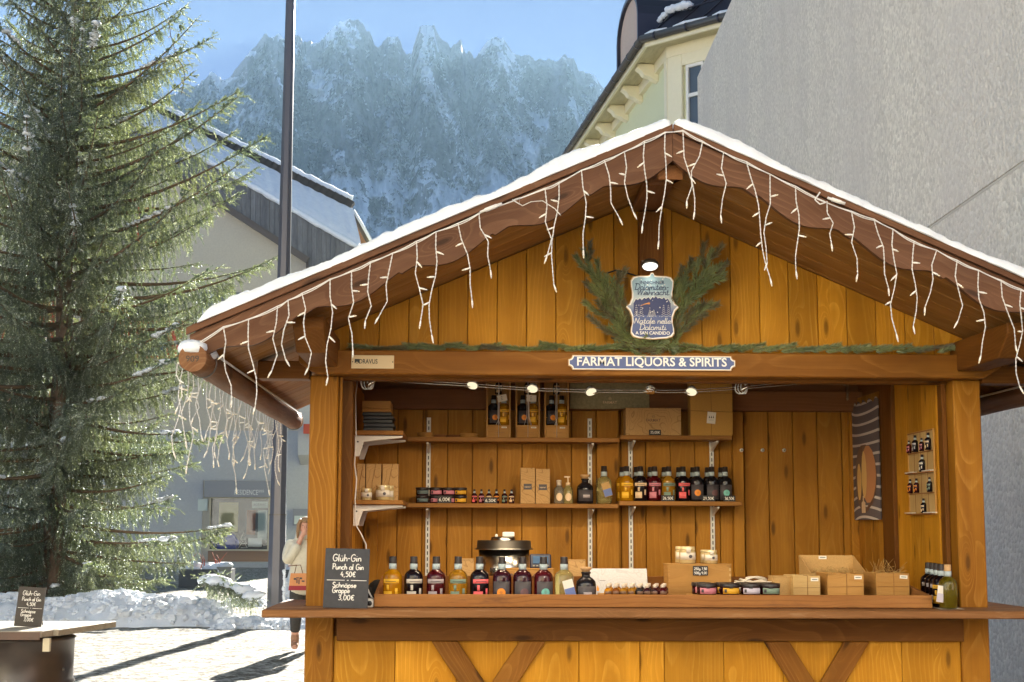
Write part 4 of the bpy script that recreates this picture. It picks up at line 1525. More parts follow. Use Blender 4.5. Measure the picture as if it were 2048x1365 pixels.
def snow_bank(name, label, x0, x1, yc, wd, h, seed, n, taper=1.0):
    nu, nv = 220, 36
    U, Vv = np.meshgrid(np.linspace(0, 1, nu), np.linspace(-1, 1, nv))
    X = x0 + (x1 - x0) * U
    wob = .5 * (fbm(U * 7 + seed, U * 0, 3) - .5)
    Yy = yc + wob + Vv * wd
    env = np.clip(1 - np.abs(Vv) ** 2.2, 0, 1) * np.minimum(1, np.minimum(U, 1 - U) * 9 / taper) ** .6
    Z = h * env * (.62 + .75 * fbm(X * 1.1 + seed, Yy * 1.1, 4)) + .10 * env * (fbm(X * 5, Yy * 5, 4, .6) - .4) * 2 * .6 - .06
    V = np.stack([X.ravel(), Yy.ravel(), Z.ravel()], 1)
    def surf(r_):
        i, j = r_.randrange(3, nu - 3), r_.randrange(2, nv - 2)
        return Vector((X[j, i], Yy[j, i], Z[j, i] + .0)), 1
    m = MB()
    lumps(m, n, surf, seed, .025, .11)
    F4 = grid_faces(nv, nu)
    o = len(V)
    me_v = np.concatenate([V, np.array([tuple(q) for q in m.v])])
    mb = MB()
    ob = big_mesh(name, V, F4, M['snow'], smooth=True)
    tag(ob, label, None, None, 'stuff')
    ch = m.build('snow_lump', M['snow'], ob, M=Matrix.Identity(4))
    ch['kind'] = 'stuff'
b = G(0, 1248)
snow_bank('snow_bank', 'long shovelled bank of lumpy snow in front of spruce', G(-160, 1230).x, G(505, 1230).x, 23.4, 1.1, .46, 3, 1100)
snow_bank('snow_heap', 'low heap of scattered snow beside the lamp post', G(470, 1240).x, G(690, 1240).x, 22.4, .55, .14, 5, 220)
snow_bank('snow_heap', 'snow heap behind the lamp post', P(566, 1190, 27).x, P(700, 1190, 27).x, 27.0, .9, .75, 6, 160)
snow_bank('snow_heap', 'low snow heap by the planter under the spruce', P(440, 1185, 28.5).x, P(535, 1185, 28.5).x, 28.5, .6, .12, 7, 120)

# ------------------------------------------------------------------ planters
M['planter'] = plain('dark_grey_planter', s2l(74, 78, 82), .6)
M['planterlight'] = plain('light_grey_planter', s2l(122, 124, 120), .6)
def planter(px0, px1, pyt, pyb, label, seed, light=None):
    b = G((px0 + px1) / 2, pyb)
    k = b.y / FPX
    w = (px1 - px0) * k
    h = P((px0 + px1) / 2, pyt, b.y).z
    root = thing('planter', label, 'planter', b)
    m = MB()
    x0, x1 = b.x - w / 2, b.x + w / 2
    m.box(x0, x1, b.y, b.y + .05, 0, h); m.box(x0, x1, b.y + .75, b.y + .8, 0, h)
    m.box(x0, x0 + .05, b.y + .05, b.y + .75, 0, h); m.box(x1 - .05, x1, b.y + .05, b.y + .75, 0, h)
    m.box(x0 + .05, x1 - .05, b.y + .05, b.y + .75, 0, h - .12)
    m.build('trough', M['planter'], root)
    if light:
        m = MB(); m.box(x1 - light * k, x1 + .03, b.y - .04, b.y - .003, 0, h + .02); m.box(x1 - light * k - .02, x1 + .05, b.y - .06, b.y + .03, h + .02, h + .06)
        m.build('end_panel', M['planterlight'], root)
    m = MB()
    r_ = random.Random(seed)
    for j in range(26):
        m.ball((r_.uniform(x0 + .1, x1 - .1), b.y + r_.uniform(.12, .7), h - .02 + r_.uniform(-.03, .12)), r_.uniform(.10, .22), r_.uniform(.1, .2), r_.uniform(.06, .13), 9, 5, jit=.2, seed=j + seed)
    m.build('planter_snow', M['snow'], root)
    m = MB()
    for j in range(7):
        q = Vector((r_.uniform(x0 + .2, x1 - .1), b.y + .2, h))
        m.tube([q, q + Vector((r_.uniform(-.08, .08), 0, .2)), q + Vector((r_.uniform(-.15, .15), 0, r_.uniform(.25, .42)))], [.012, .01, .004], 5)
    m.build('dry_stems', M['redwood'], root)
planter(358, 458, 1139, 1176, 'long dark planter heaped with snow under the spruce', 1, 24)
planter(560, 640, 1140, 1170, 'dark snowy planter behind the lamp post', 2)

# ------------------------------------------------------------------ barrel table on the left
M['drum'] = speckled('brown_black_drum_paint', (.030, .024, .022, 1), (.055, .038, .030, 1), 7, .1, .003, .33)
M['drumrust'] = speckled('rusty_brown_drum_paint', (.10, .045, .03, 1), (.06, .033, .026, 1), 7, .1, .003, .38)
M['tabletop'] = wood('grey_weathered_table_wood', (.46, .42, .34, 1), (.33, .29, .23, 1), (.24, .2, .15, 1), ring=18, line_amt=.5, var=.08, knots=.2, rough=.7)
def make_barrel():
    Yb = 8.35
    zt = P(100, 1253, Yb).z
    cx = P(145, 1300, Yb).x - .325
    c = Vector((cx, Yb, 0))
    root = thing('barrel_table', 'round dark steel barrel with grey plank table top', 'table', c)
    R0 = .325
    prof = [(0, 0), (R0 - .01, 0), (R0 + .008, .012), (R0, .03)]
    H = zt - .05
    for zr in (.30, .345, .60, .645):
        prof += [(R0, zr * H / .9 - .02), (R0 + .012, zr * H / .9), (R0, zr * H / .9 + .02)]
    prof += [(R0, H - .02), (R0 + .01, H - .01), (R0 - .01, H), (0, H)]
    m = MB(); m.lathe(prof, 48, c)
    m.build('drum', M['drum'], root)
    # seam with rivets on the right-hand side
    m = MB()
    for k in range(8):
        a = -.35
        m.ball(c + Vector(((R0 + .004) * math.cos(a), (R0 + .004) * math.sin(a), .12 + k * .085)), .009, n=8, m=5)
    m.build('rivets', M['gutter'], root)
    # table top: planks along x with rounded front corners
    x1 = P(232, 1247, Yb + .45).x
    xa = cx - .62
    yf, yb = Yb - .40, Yb + .46
    nb = 6
    wdt = (yb - yf) / nb
    for k in range(nb):
        y0, y1 = yf + k * wdt, yf + (k + 1) * wdt - .004
        m = MB()
        e = x1 - .20 + .20 * min(1, (k + .6) / 4)
        if k == 0:
            m.prism([(xa, y0), (x1 - .26, y0), (x1 - .20, y0 + .03), (x1 - .17, y1), (xa, y1)], 'xy', zt - .035, zt)
        else:
            m.prism([(xa, y0), (x1 - .17 + .17 * (k / nb), y0), (x1 - .17 + .17 * ((k + 1) / nb), y1), (xa, y1)], 'xy', zt - .035, zt)
        m.build('table_plank', M['tabletop'], root, axis=(1, 0, 0), bevel=.003)
    m = MB(); m.box(xa, x1 - .2, yf - .006, yf - .001, zt - .045, zt - .004)
    m.build('edge_strip', M['drumrust'], root, axis=(1, 0, 0))
    q = P(94, 1270, Yb - R0 - .02)
    m = MB(); m.box(q.x - .018, q.x + .018, q.y - .01, q.y + .02, zt - .11, zt - .04)
    m.build('hasp', M['frametan'], root)
    return zt, Yb
BAR_Z, BAR_Y = make_barrel()
# ------------------------------------------------------------------ the market stall
FY = 7.16
XC = P(1297, 1000, FY).x                     # centre line of the stall
HW = 1.672                                    # half width to the outer faces of the posts
BY = 6.20                                     # front of the barge boards
RB = 9.66                                     # back end of the roof
SL = 0.439                                    # roof slope
ZR = P(1348, 252, BY).z                       # ridge, top of the roof boards
EH = 2.07                                     # half width of the roof
def roof_z(x, dz=0.0):
    return ZR - SL * abs(x - XC) + dz
ZBT = P(1200, 704, FY - .08).z                # beam top, bottom
ZBB = P(1200, 752, FY - .08).z
ZC = P(1200, 1221.5, 6.80).z                  # counter top
BW = 8.90                                     # inner face of the back wall
XL, XR = XC - HW, XC + HW
stall = thing('market_stall', 'brown wooden market stall with snowy gabled roof selling liquors', 'market stall', (XC, FY, 0))
def bar(name, a, b, w, t, mat, hint=(0, -1, 0), bevel=.004, parent=None):
    a, b = Vector(a), Vector(b)
    m = MB(); m.obox((a + b) / 2, frame(b - a, hint), (b - a).length, w, t)
    return m.build(name, mat, parent or stall, axis=b - a, center=(a + b) / 2, bevel=bevel, hint=hint)
def pbox(name, x0, x1, y0, y1, z0, z1, mat, axis, hint=(0, -1, 0), bevel=.003, parent=None):
    m = MB(); m.box(x0, x1, y0, y1, z0, z1)
    return m.build(name, mat, parent or stall, axis=axis, bevel=bevel, hint=hint)
AX, AY, AZ = (1, 0, 0), (0, 1, 0), (0, 0, 1)
# posts
PW = .138
for x in (XL, XR - PW):
    pbox('post', x, x + PW, FY, FY + PW, 0, ZBB, M['ochre_post'], AZ, bevel=.006)
    pbox('rear_post', x, x + PW, BW + .02, BW + .02 + PW, 0, ZBB, M['brown'], AZ, bevel=.006)
pbox('inner_post', XL + PW + .002, XL + PW + .062, FY + .16, FY + .25, ZC, ZBB - .003, M['dark'], AZ)
pbox('inner_post', XR - PW - .026, XR - PW - .002, FY + .10, FY + .17, ZC, ZBB - .003, M['dark'], AZ)
pbox('stop_lath', XL + PW + .002, XL + PW + .018, FY + .04, FY + .07, ZC, ZBB - .003, M['ochre_post'], AZ)
# front beam with slanted ends
m = MB()
xa, xb = P(597, 720, FY - .08).x, P(2003, 720, FY - .08).x
m.prism([(xa, ZBT), (xa, ZBT - .062), (xa + .085, ZBB), (xb - .085, ZBB), (xb, ZBT - .062), (xb, ZBT)], 'xz', FY - .08, FY + .07)
m.build('front_beam', M['brown'], stall, axis=AX, bevel=.006, hint=(0, -1, 0))
pbox('head_rail', XL + PW + .003, XR - PW - .003, FY + .085, FY + .16, ZBB - .012, ZBB + .07, M['dark'], AX)
# gable boards, one by one, cut to the slope of the soffit
zg = lambda x: roof_z(x, -.105)
gw = .147
x = XL + .04
while x < XR - .04 - 1e-6:
    xe = min(x + gw, XR - .04)
    pts = [(x + .0015, ZBT - .004), (xe - .0015, ZBT - .004), (xe - .0015, zg(xe - .0015))]
    if x < XC < xe: pts.append((XC, zg(XC)))
    pts.append((x + .0015, zg(x + .0015)))
    m = MB(); dy = random.uniform(-.001, .001)
    m.prism(pts, 'xz', FY + .02 + dy, FY + .045 + dy)
    m.build('gable_board', M['ochre'], stall, axis=AZ, bevel=.0025, hint=(0, -1, 0))
    x = xe
# king post and ridge beam with shaped end
zk = P(1300, 424, FY - .03).z
pbox('king_post', P(1276, 480, FY).x, P(1325, 480, FY).x, FY - .045, FY + .018, ZBT + .002, zk, M['dark'], AZ)
m = MB()
xr0, xr1 = XC - .072, XC + .062
m.prism([(xr0 + .0, ZR - .135), (xr1, ZR - .135), (xr1, zk + .01), (xr0, zk + .01)], 'xz', BY + .42, FY + .10)
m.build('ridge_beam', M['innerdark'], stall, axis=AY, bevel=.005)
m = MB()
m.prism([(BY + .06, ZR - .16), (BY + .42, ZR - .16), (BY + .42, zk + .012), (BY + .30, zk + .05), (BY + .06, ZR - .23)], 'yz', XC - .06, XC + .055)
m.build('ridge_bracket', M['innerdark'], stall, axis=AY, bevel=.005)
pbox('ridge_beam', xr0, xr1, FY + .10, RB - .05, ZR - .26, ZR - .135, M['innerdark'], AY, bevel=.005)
# wall plates sticking out under the eaves
for s in (-1, 1):
    xp = XC + s * (HW - .07)
    zt_ = roof_z(xp + s * .07, -.10)
    m = MB()
    m.prism([(BY + .20, zt_), (BY + .20, zt_ - .055), (BY + .33, zt_ - .15), (RB - .1, zt_ - .15), (RB - .1, zt_)], 'yz', xp - .07, xp + .07)
    m.build('wall_plate', M['dark'], stall, axis=AY, bevel=.006)
    xq = XC + s * (EH - .14)
    zq = roof_z(xq, -.10)
    m = MB()
    m.prism([(FY - .02, zq - .002), (FY - .02, zq - .09), (FY + .11, zq - .09), (FY + .11, zq - .002)], 'yz', min(xp + s * .075, xq), max(xp + s * .075, xq))
    m.build('eave_rail', M['dark'], stall, axis=AX, bevel=.004)
# soffit boards up the slope, roof boards and felt above
sw = .185
for s in (-1, 1):
    y = BY + .035
    while y < RB - .02:
        ye = min(y + sw, RB)
        a = Vector((XC + s * .004, 0, roof_z(XC, -.088))); b = Vector((XC + s * (EH - .02), 0, roof_z(XC + EH - .02, -.088)))
        a.y = b.y = (y + ye) / 2
        m = MB(); m.obox((a + b) / 2, frame(b - a, (0, 0, 1)), (b - a).length, ye - y - .004, .024)
        m.build('soffit_board', M['soffit'], stall, axis=b - a, center=(a + b) / 2, bevel=.003)
        y = ye
    m = MB()
    x0, x1 = XC, XC + s * EH
    pts = [(x0, ZR), (x1, roof_z(x1)), (x1, roof_z(x1, -.070)), (x0, ZR - .070)]
    m.prism(pts if s < 0 else pts[::-1], 'xz', BY + .034, RB + .02)
    m.build('roof_panel', M['darkfelt'], stall)
    # verge board: thin strip on top of the barge board
    a = Vector((XC + s * .002, BY - .004, ZR - .013)); b = Vector((XC + s * (EH + .03), BY - .004, roof_z(XC + EH + .03, -.013)))
    m = MB()
    m.prism([(a.x, ZR + .004), (b.x, roof_z(b.x, .004)), (b.x, roof_z(b.x, -.028)), (a.x, ZR - .028)], 'xz', BY - .020, BY - .001)
    m.build('verge_strip', M['barge'], stall, axis=b - a, hint=(0, -1, 0), bevel=.002)
    # barge board with scalloped lower edge
    def depth(u):
        u = u % 1.0
        return .112 + .052 * math.sin(PI * min(u / .86, 1)) ** 1.4 + (.014 * (u - .86) / .14 if u > .86 else 0)
    top, bot = [], []
    L = EH + .015
    N = 150
    for k in range(N + 1):
        d = L * k / N
        top.append((XC + s * (d + .001), ZR - SL * d - .030))
        end = 1.0
        dd = depth(d / .415 + .12)
        if d > L - .26: dd = .115 + (L - d) / .26 * (dd - .115)
        bot.append((XC + s * (d + .001), ZR - SL * d - .030 - dd * end))
    m = MB()
    for k in range(N):
        q = [top[k], top[k + 1], bot[k + 1], bot[k]]
        v = [(c[0], BY, c[1]) for c in q] + [(c[0], BY + .032, c[1]) for c in q]
        fs = [(0, 1, 2, 3), (7, 6, 5, 4), (0, 4, 5, 1), (2, 6, 7, 3)]
        if k == 0: fs.append((0, 3, 7, 4))
        if k == N - 1: fs.append((1, 5, 6, 2))
        m.add(v, fs)
    ax = Vector((s, 0, -SL))
    m.build('barge_board', M['barge'], stall, axis=ax, hint=(0, -1, 0))
    # log gutter along the eave
    xg, zgut = XC + s * (EH - .015), P(388, 716, 6.12).z
    m = MB()
    m.tube([(xg, y, zgut + .002 * math.sin(y * 5)) for y in np.linspace(BY - .09, RB + .12, 30)], .059, 18)
    lg = m.build('log_gutter', M['log'], stall, axis=AY, center=(xg, 8, zgut))
    for yy in (BY + .14, RB + .07):
        m = MB(); m.lathe([(.0605, -.006), (.0645, -.006), (.0645, .006), (.0605, .006)], 20, (xg, yy, zgut), M=Matrix.Rotation(-PI / 2, 3, 'X'))
        m.build('strap', M['gutter'], lg)
    m = MB()
    m.tube([(xg - s * .062, BY + .16, zgut + .035), (xg - s * .062, RB - .1, zgut + .035)], .006, 6)
    m.build('wire', M['cable'], lg)
    if s < 0:
        m = MB()
        text_mb(m, '909', (xg, BY - .0905, zgut - .018), .026, width=.055, depth=.002)
        m.build('carved_number', M['black'], lg)
# walls: back
zpl0, zpl1 = P(1600, 825, BW).z, P(1600, 786, BW).z
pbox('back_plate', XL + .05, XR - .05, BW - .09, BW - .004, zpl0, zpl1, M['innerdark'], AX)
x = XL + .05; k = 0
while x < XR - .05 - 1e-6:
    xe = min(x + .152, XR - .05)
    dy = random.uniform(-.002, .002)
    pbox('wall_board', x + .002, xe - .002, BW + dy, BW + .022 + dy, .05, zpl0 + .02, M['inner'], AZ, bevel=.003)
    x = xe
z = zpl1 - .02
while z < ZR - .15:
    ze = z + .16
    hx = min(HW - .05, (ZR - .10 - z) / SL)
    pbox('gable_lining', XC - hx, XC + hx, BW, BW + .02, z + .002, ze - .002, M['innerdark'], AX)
    z = ze
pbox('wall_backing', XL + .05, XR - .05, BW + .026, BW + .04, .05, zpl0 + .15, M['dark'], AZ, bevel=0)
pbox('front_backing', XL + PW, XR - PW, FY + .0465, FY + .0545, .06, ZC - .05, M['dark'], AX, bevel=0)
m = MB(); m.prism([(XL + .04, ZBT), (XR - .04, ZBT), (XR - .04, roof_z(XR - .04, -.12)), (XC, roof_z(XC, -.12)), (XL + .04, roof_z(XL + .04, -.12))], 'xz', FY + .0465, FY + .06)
m.build('added_gable_backing', M['dark'], stall, axis=AX)
# studs on the back wall
for xp0, xp1 in ((1192, 1236), (1463, 1484)):
    a, b = P(xp0, 950, BW).x, P(xp1, 950, BW).x
    pbox('wall_stud', a, b, BW - .06, BW - .003, .05, zpl0 - .002, M['inner'], AZ)
pbox('wall_stud', P(1697, 950, BW).x, P(1716, 950, BW).x, BW - .05, BW - .003, .05, zpl0 - .002, M['inner'], AZ)
pbox('wall_stud', XL + .16, XL + .24, BW - .05, BW - .003, .05, zpl0 - .002, M['inner'], AZ)
# side walls
zs_top = P(1800, 772, 8.03).z
xi = XR - .172
for k in range(3):
    y0, y1 = FY + .175 + k * .235, FY + .175 + (k + 1) * .235
    pbox('side_panel', xi, xi + .02, y0 + .0008, y1 - .0008, .05, zs_top + .06, M['ochre'], AZ, hint=(-1, 0, 0), bevel=0)
pbox('side_post', xi - .02, xi + .06, 8.05, 8.27, .05, zs_top + .06, M['dark'], AZ)
for k in range(4):
    y0, y1 = 8.275 + k * .15, 8.275 + (k + 1) * .15
    pbox('side_panel', xi, xi + .02, y0 + .001, y1 - .001, .05, zs_top - .0, M['inner'], AZ, hint=(-1, 0, 0), bevel=.002)
xl = XL + .152
y = FY + .26
while y < BW - .01:
    ye = min(y + .15, BW - .002)
    pbox('side_panel', xl - .02, xl, y + .001, ye - .001, .05, zs_top, M['inner'], AZ, hint=(1, 0, 0), bevel=.002)
    y = ye
for xo in (XL + .02, XR - .04):
    y = FY + PW + .003
    while y < BW:
        ye = min(y + .15, BW + .018)
        pbox('outer_board', xo, xo + .018, y + .001, ye - .001, .05, zs_top + .12, M['ochre'], AZ, hint=(1, 0, 0), bevel=.002)
        y = ye
for sx in (XL + .045, XR - .075):
    pbox('side_plate', sx, sx + .03, FY + .15, BW, zs_top + .065, ZBB + .1, M['innerdark'], AY)
pbox('floor', XL + .16, XR - .18, FY + .1, BW, .02, .07, M['dark'], AX)
# front: rail, panel boards, cross braces
xa, xb = P(674, 1260, FY).x, P(1925, 1260, FY).x
zr1, zr0 = P(1200, 1238, FY - .03).z, P(1200, 1283.5, FY - .03).z
pbox('front_rail', xa, xb, FY - .02, FY + .055, zr0, zr1, M['dark'], AX, bevel=.004)
edges = [XL + PW]
cx0, cx1 = P(1279, 1320, FY + .04).x, P(1327, 1320, FY + .04).x
nL = 5
for k in range(1, nL): edges.append(XL + PW + (cx0 - XL - PW) * k / nL)
edges += [cx0, cx1]
for k in range(1, nL): edges.append(cx1 + (XR - PW - cx1) * k / nL)
edges.append(XR - PW)
for a, b in zip(edges[:-1], edges[1:]):
    dy = random.uniform(-.001, .001)
    dd = -.006 if abs(a - cx0) < 1e-6 else 0
    pbox('front_board', a + .0012, b - .0012, FY + .02 + dy + dd, FY + .045, .06, zr0 + .02, M['ochre'], AZ, bevel=.0025)
pbox('sill', XL + PW + .001, XR - PW - .001, FY - .01, FY + .055, .02, .14, M['dark'], AX)
zb_ = .15
for c0, c1 in ((889, 1065), (1553, 1713)):
    tl, tr = P(c0, 1283, FY), P(c1, 1283, FY)
    zm = P((c0 + c1) / 2, 1415, FY).z
    xm = (tl.x + tr.x) / 2
    w = .105
    def brace(a, b, y0):
        d = Vector((b[0] - a[0], 0, b[1] - a[1])).normalized()
        h = w / 2 / abs(d.z)
        m = MB(); m.prism([(a[0] - h, a[1]), (a[0] + h, a[1]), (b[0] + h, b[1]), (b[0] - h, b[1])], 'xz', FY - .008, FY + .016)
        m.build('brace', M['brown'], stall, axis=d, hint=(0, -1, 0), bevel=.003)
    k = (zr0 - zm)
    brace((tl.x, zr0 - .002), (tl.x + (xm - tl.x) * (zr0 - zb_) / k, zb_), 0)
    sl = (xm - tr.x) / k
    off = .075
    brace((tr.x, zr0 - .002), (tr.x + sl * (k - off * 1.0), zm + off), 0)
    brace((xm + sl * off, zm - off), (tr.x + sl * (zr0 - zb_), zb_), 0)
# counter board in two planks
cxa, cxb = P(523, 1222, 6.80).x, P(2116, 1228, 6.80).x
pbox('counter_board', cxa, cxb, 6.80, 7.14, ZC - .036, ZC, M['counter'], AX, hint=(0, 0, 1), bevel=.006)
pbox('counter_board', cxa, XL - .003, 7.143, 7.76, ZC - .036, ZC, M['counter'], AX, hint=(0, 0, 1), bevel=.006)
pbox('counter_board', XL + PW + .003, XR - PW - .003, 7.143, 7.76, ZC - .036, ZC, M['counter'], AX, hint=(0, 0, 1), bevel=.006)
pbox('counter_board', XR + .003, cxb, 7.143, 7.76, ZC - .036, ZC, M['counter'], AX, hint=(0, 0, 1), bevel=.006)
pbox('work_top', xl + .003, XR - .18, 7.763, 8.35, ZC - .036, ZC - .002, M['shelf'], AX, hint=(0, 0, 1))
# shelves on the back wall
SHY = 8.64
def shelf(x0, x1, ypx, name='shelf', th=.026):
    zt_ = P(x0, ypx, SHY).z
    a, b = P(x0, ypx, SHY).x, P(x1, ypx, SHY).x
    pbox(name, a, b, SHY, BW - .062, zt_ - th, zt_, M['shelf'], AX, hint=(0, 0, 1))
    return zt_
ZS_UL = shelf(811, 1239, 874)
ZS_UR = shelf(1240.5, 1464, 870.5)
ZS_ML = shelf(806, 1237, 1006.5)
ZS_MR = shelf(1238.5, 1484, 1002.5)
# slotted white standards and their brackets
for xp, yt, yb_ in ((858, 836, 1165), (1179, 838, 1165), (1260, 884, 1165), (1422, 884, 1120)):
    y_ = BW - .064 if xp in (1260, 1422) else BW - .03
    q = P(xp, yt, BW); q1 = P(xp, yb_, BW)
    st = pbox('standard', q.x - .0125, q.x + .0125, BW - .020, BW - .004, q1.z, q.z, M['whitemetal'], AZ, bevel=0)
    m = MB()
    z = q1.z + .02
    while z < q.z - .02:
        m.box(q.x - .003, q.x + .003, BW - .0215, BW - .0202, z, z + .022); z += .036
    m.build('slots', M['black'], st)
    for zz in (ZS_UL if xp < 1200 else ZS_UR, ZS_ML if xp < 1200 else ZS_MR):
        m = MB()
        m.prism([(BW - .022, zz - .03), (SHY + .03, zz - .03), (SHY + .03, zz - .04), (BW - .022, zz - .085)], 'yz', q.x - .006, q.x + .006)
        m.build('shelf_bracket', M['whitemetal'], st)
# short shelves on the left wall with white angle brackets
SX = {}
for nm, yp, xr_ in (('u', 861, 806), ('l', 1000.5, 806)):
    zt_ = P(714, yp, 8.0).z
    xe = P(xr_, yp, 8.0).x
    pbox('side_shelf', xl + .002, xe, 8.0, 8.62, zt_ - .024, zt_, M['shelf'], AY, hint=(0, 0, 1))
    SX[nm] = zt_
    for yy in (8.03, 8.42):
        m = MB()
        z1 = zt_ - .026
        m.prism([(xl + .003, z1), (xe - .004, z1), (xe - .004, z1 - .012), (xl + .055, z1 - .035), (xl + .030, z1 - .115), (xl + .003, z1 - .115)], 'xz', yy, yy + .022)
        br = m.build('angle_bracket', M['whitemetal'], stall, bevel=.002)
        m = MB(); m.ball((xl + .022, yy - .001, z1 - .035), .005, n=6, m=4)
        m.build('screw', M['black'], br)
# hooks
for xp in (1483, 1525, 1568):
    q = P(xp, 901, BW - .003 if xp > 1490 else BW - .066)
    m = MB(); m.lathe([(0, .012), (.009, .010), (.012, .003), (.012, 0), (0, 0)], 12, q, M=Matrix.Rotation(PI / 2, 3, 'X'))
    m.lathe([(0, .0145), (.004, .0145), (.004, .012), (0, .012)], 8, q, M=Matrix.Rotation(PI / 2, 3, 'X'), mi=1)
    m.build('coat_hook', [M['whitemetal'], M['black']], stall)

# ------------------------------------------------------------------ snow on the roof
def roof_snow(s, label):
    nu, nv = 190, 160
    th = .052
    U, Vv = np.meshgrid(np.linspace(0, 1, nu), np.linspace(0, 1, nv))
    d = .012 + U * (EH - .03)
    y = BY - .028 + Vv * (RB - BY + .05)
    n = fbm(d * 4 + (9 if s > 0 else 0), y * 4, 4)
    n2 = fbm(d * 22 + 3, y * 22, 3)
    # rounded front, back and eave edges
    e1 = np.clip((y - (BY - .028)) / .05, 0, 1); e2 = np.clip((1 - U) * EH / .10, 0, 1); e3 = np.clip((RB - y) / .08, 0, 1)
    e4 = np.clip(U * EH / .05 + .55, 0, 1)
    e = np.sqrt(np.clip(1 - (1 - e1) ** 2, 0, 1)) * np.sqrt(np.clip(1 - (1 - e2) ** 2, 0, 1)) * np.sqrt(np.clip(1 - (1 - e3) ** 2, 0, 1)) * e4
    h = th * (.50 + .95 * n) + .022 * (n2 - .5) + .02 * np.clip((.35 - np.abs(d - (.30 if s > 0 else .5))) / .35, 0, 1)
    front = .022 * (fbm(d * 9, d * 0 + 2 + s, 4) - .5) * 2 * np.exp(-Vv * 40)
    X = XC + s * d
    Z = ZR - SL * d + .003 + h * e * (1.0 if s < 0 else .92)
    Y = y + front
    V = np.stack([X.ravel(), Y.ravel(), Z.ravel()], 1)
    Fc = grid_faces(nv, nu)
    if s < 0: Fc = Fc[:, ::-1]
    # underside
    Vb = V.copy(); Vb[:, 2] = (ZR - SL * d + .002).ravel()
    Fb = Fc[:, ::-1] + len(V)
    idx = np.arange(nu * nv).reshape(nv, nu)
    rim = np.concatenate([idx[0, :], idx[1:, -1], idx[-1, ::-1][1:], idx[::-1, 0][1:]])
    Fr = np.stack([rim[:-1], rim[1:], rim[1:] + len(V), rim[:-1] + len(V)], 1)
    if s > 0: Fr = Fr[:, ::-1]
    o = big_mesh('roof_snow', np.concatenate([V, Vb]), np.concatenate([Fc, Fb, Fr]), M['snow'], smooth=True)
    tag(o, label, 'snow', 'snow lying on the stall roof')
    return o
roof_snow(-1, 'snow sheet on the left slope of the stall roof')
roof_snow(1, 'snow sheet on the right slope of the stall roof')
def gutter_snow():
    xg, zgut = XC - (EH - .015), P(388, 716, 6.12).z
    m = MB()
    for k in range(7):
        m.ball((xg + random.uniform(-.022, .03), BY - .055 + k * .03, zgut + .042 + .008 * math.sin(k)), .058, .05, .036, 12, 6, jit=.08, seed=k, bottom=-.6)
    o = m.build('gutter_snow', M['snow'], None, center=(xg, BY, zgut + .05))
    tag(o, 'small snow cap on the front end of the log gutter', 'snow')
gutter_snow()

# ------------------------------------------------------------------ icicle lights along the barge boards
def strand_pts(a, b, wob, seed):
    r_ = random.Random(seed)
    n = max(4, int((b - a).length / .06))
    ph, fr = r_.uniform(0, 6), r_.uniform(.8, 1.9)
    out = []
    for k in range(n + 1):
        s = k / n
        q = a.lerp(b, s)
        q = q + Vector((wob * math.sin(ph + s * 6 * fr) * min(1, s * 3), wob * .6 * math.cos(ph * 2 + s * 7) * min(1, s * 3), 0))
        out.append(q)
    return out
def refine(pts, step=.009):
    out = []
    for i in range(len(pts) - 1):
        n = max(1, int((pts[i + 1] - pts[i]).length / step))
        for k in range(n):
            out.append(pts[i].lerp(pts[i + 1], k / n))
    out.append(pts[-1])
    return out
def twisted(m, pts, r=.0016, off=.0018, pitch=.036, n=4):
    P2 = refine(pts)
    l = 0
    A, B = [], []
    for i, q in enumerate(P2):
        if i: l += (q - P2[i - 1]).length
        a = 2 * PI * l / pitch
        o = Vector((math.cos(a), math.sin(a), 0)) * off
        A.append(q + o); B.append(q - o)
    m.tube(A, r, n); m.tube(B, r, n)
def bulb_mesh(m, q, d):
    d = d.normalized()
    m.tube([q, q + d * .010, q + d * .024, q + d * .026], [.0025, .0040, .0042, .0030], 7)
    m.tube([q + d * .0262, q + d * .033, q + d * .037], [.0027, .0025, .0008], 6, mi=1)
def icicle_strand(parent, a, b, seed, lit=.5):
    r_ = random.Random(seed)
    pts = strand_pts(a, b, .013, seed)
    m = MB(); twisted(m, pts)
    st = m.build('strand', M['cable'], parent)
    L = (b - a).length
    nb = max(2, int(L / .105))
    for k in range(nb):
        s = (k + .75) / nb if k < nb - 1 else 1.0
        i = min(int(s * (len(pts) - 1)), len(pts) - 2)
        q = pts[i].lerp(pts[i + 1], s * (len(pts) - 1) - i)
        if k == nb - 1:
            d = (pts[-1] - pts[-2]).normalized() + Vector((r_.uniform(-.5, .5), 0, -.2))
        else:
            d = Vector((r_.choice((-1, 1)) * r_.uniform(.4, 1), r_.uniform(-.5, .3), r_.uniform(-.7, .15)))
        bm_ = MB(); bulb_mesh(bm_, q, d)
        bm_.build('bulb', [M['bulb'], M['bulbtip'] if r_.random() < lit else M['bulb']], st)
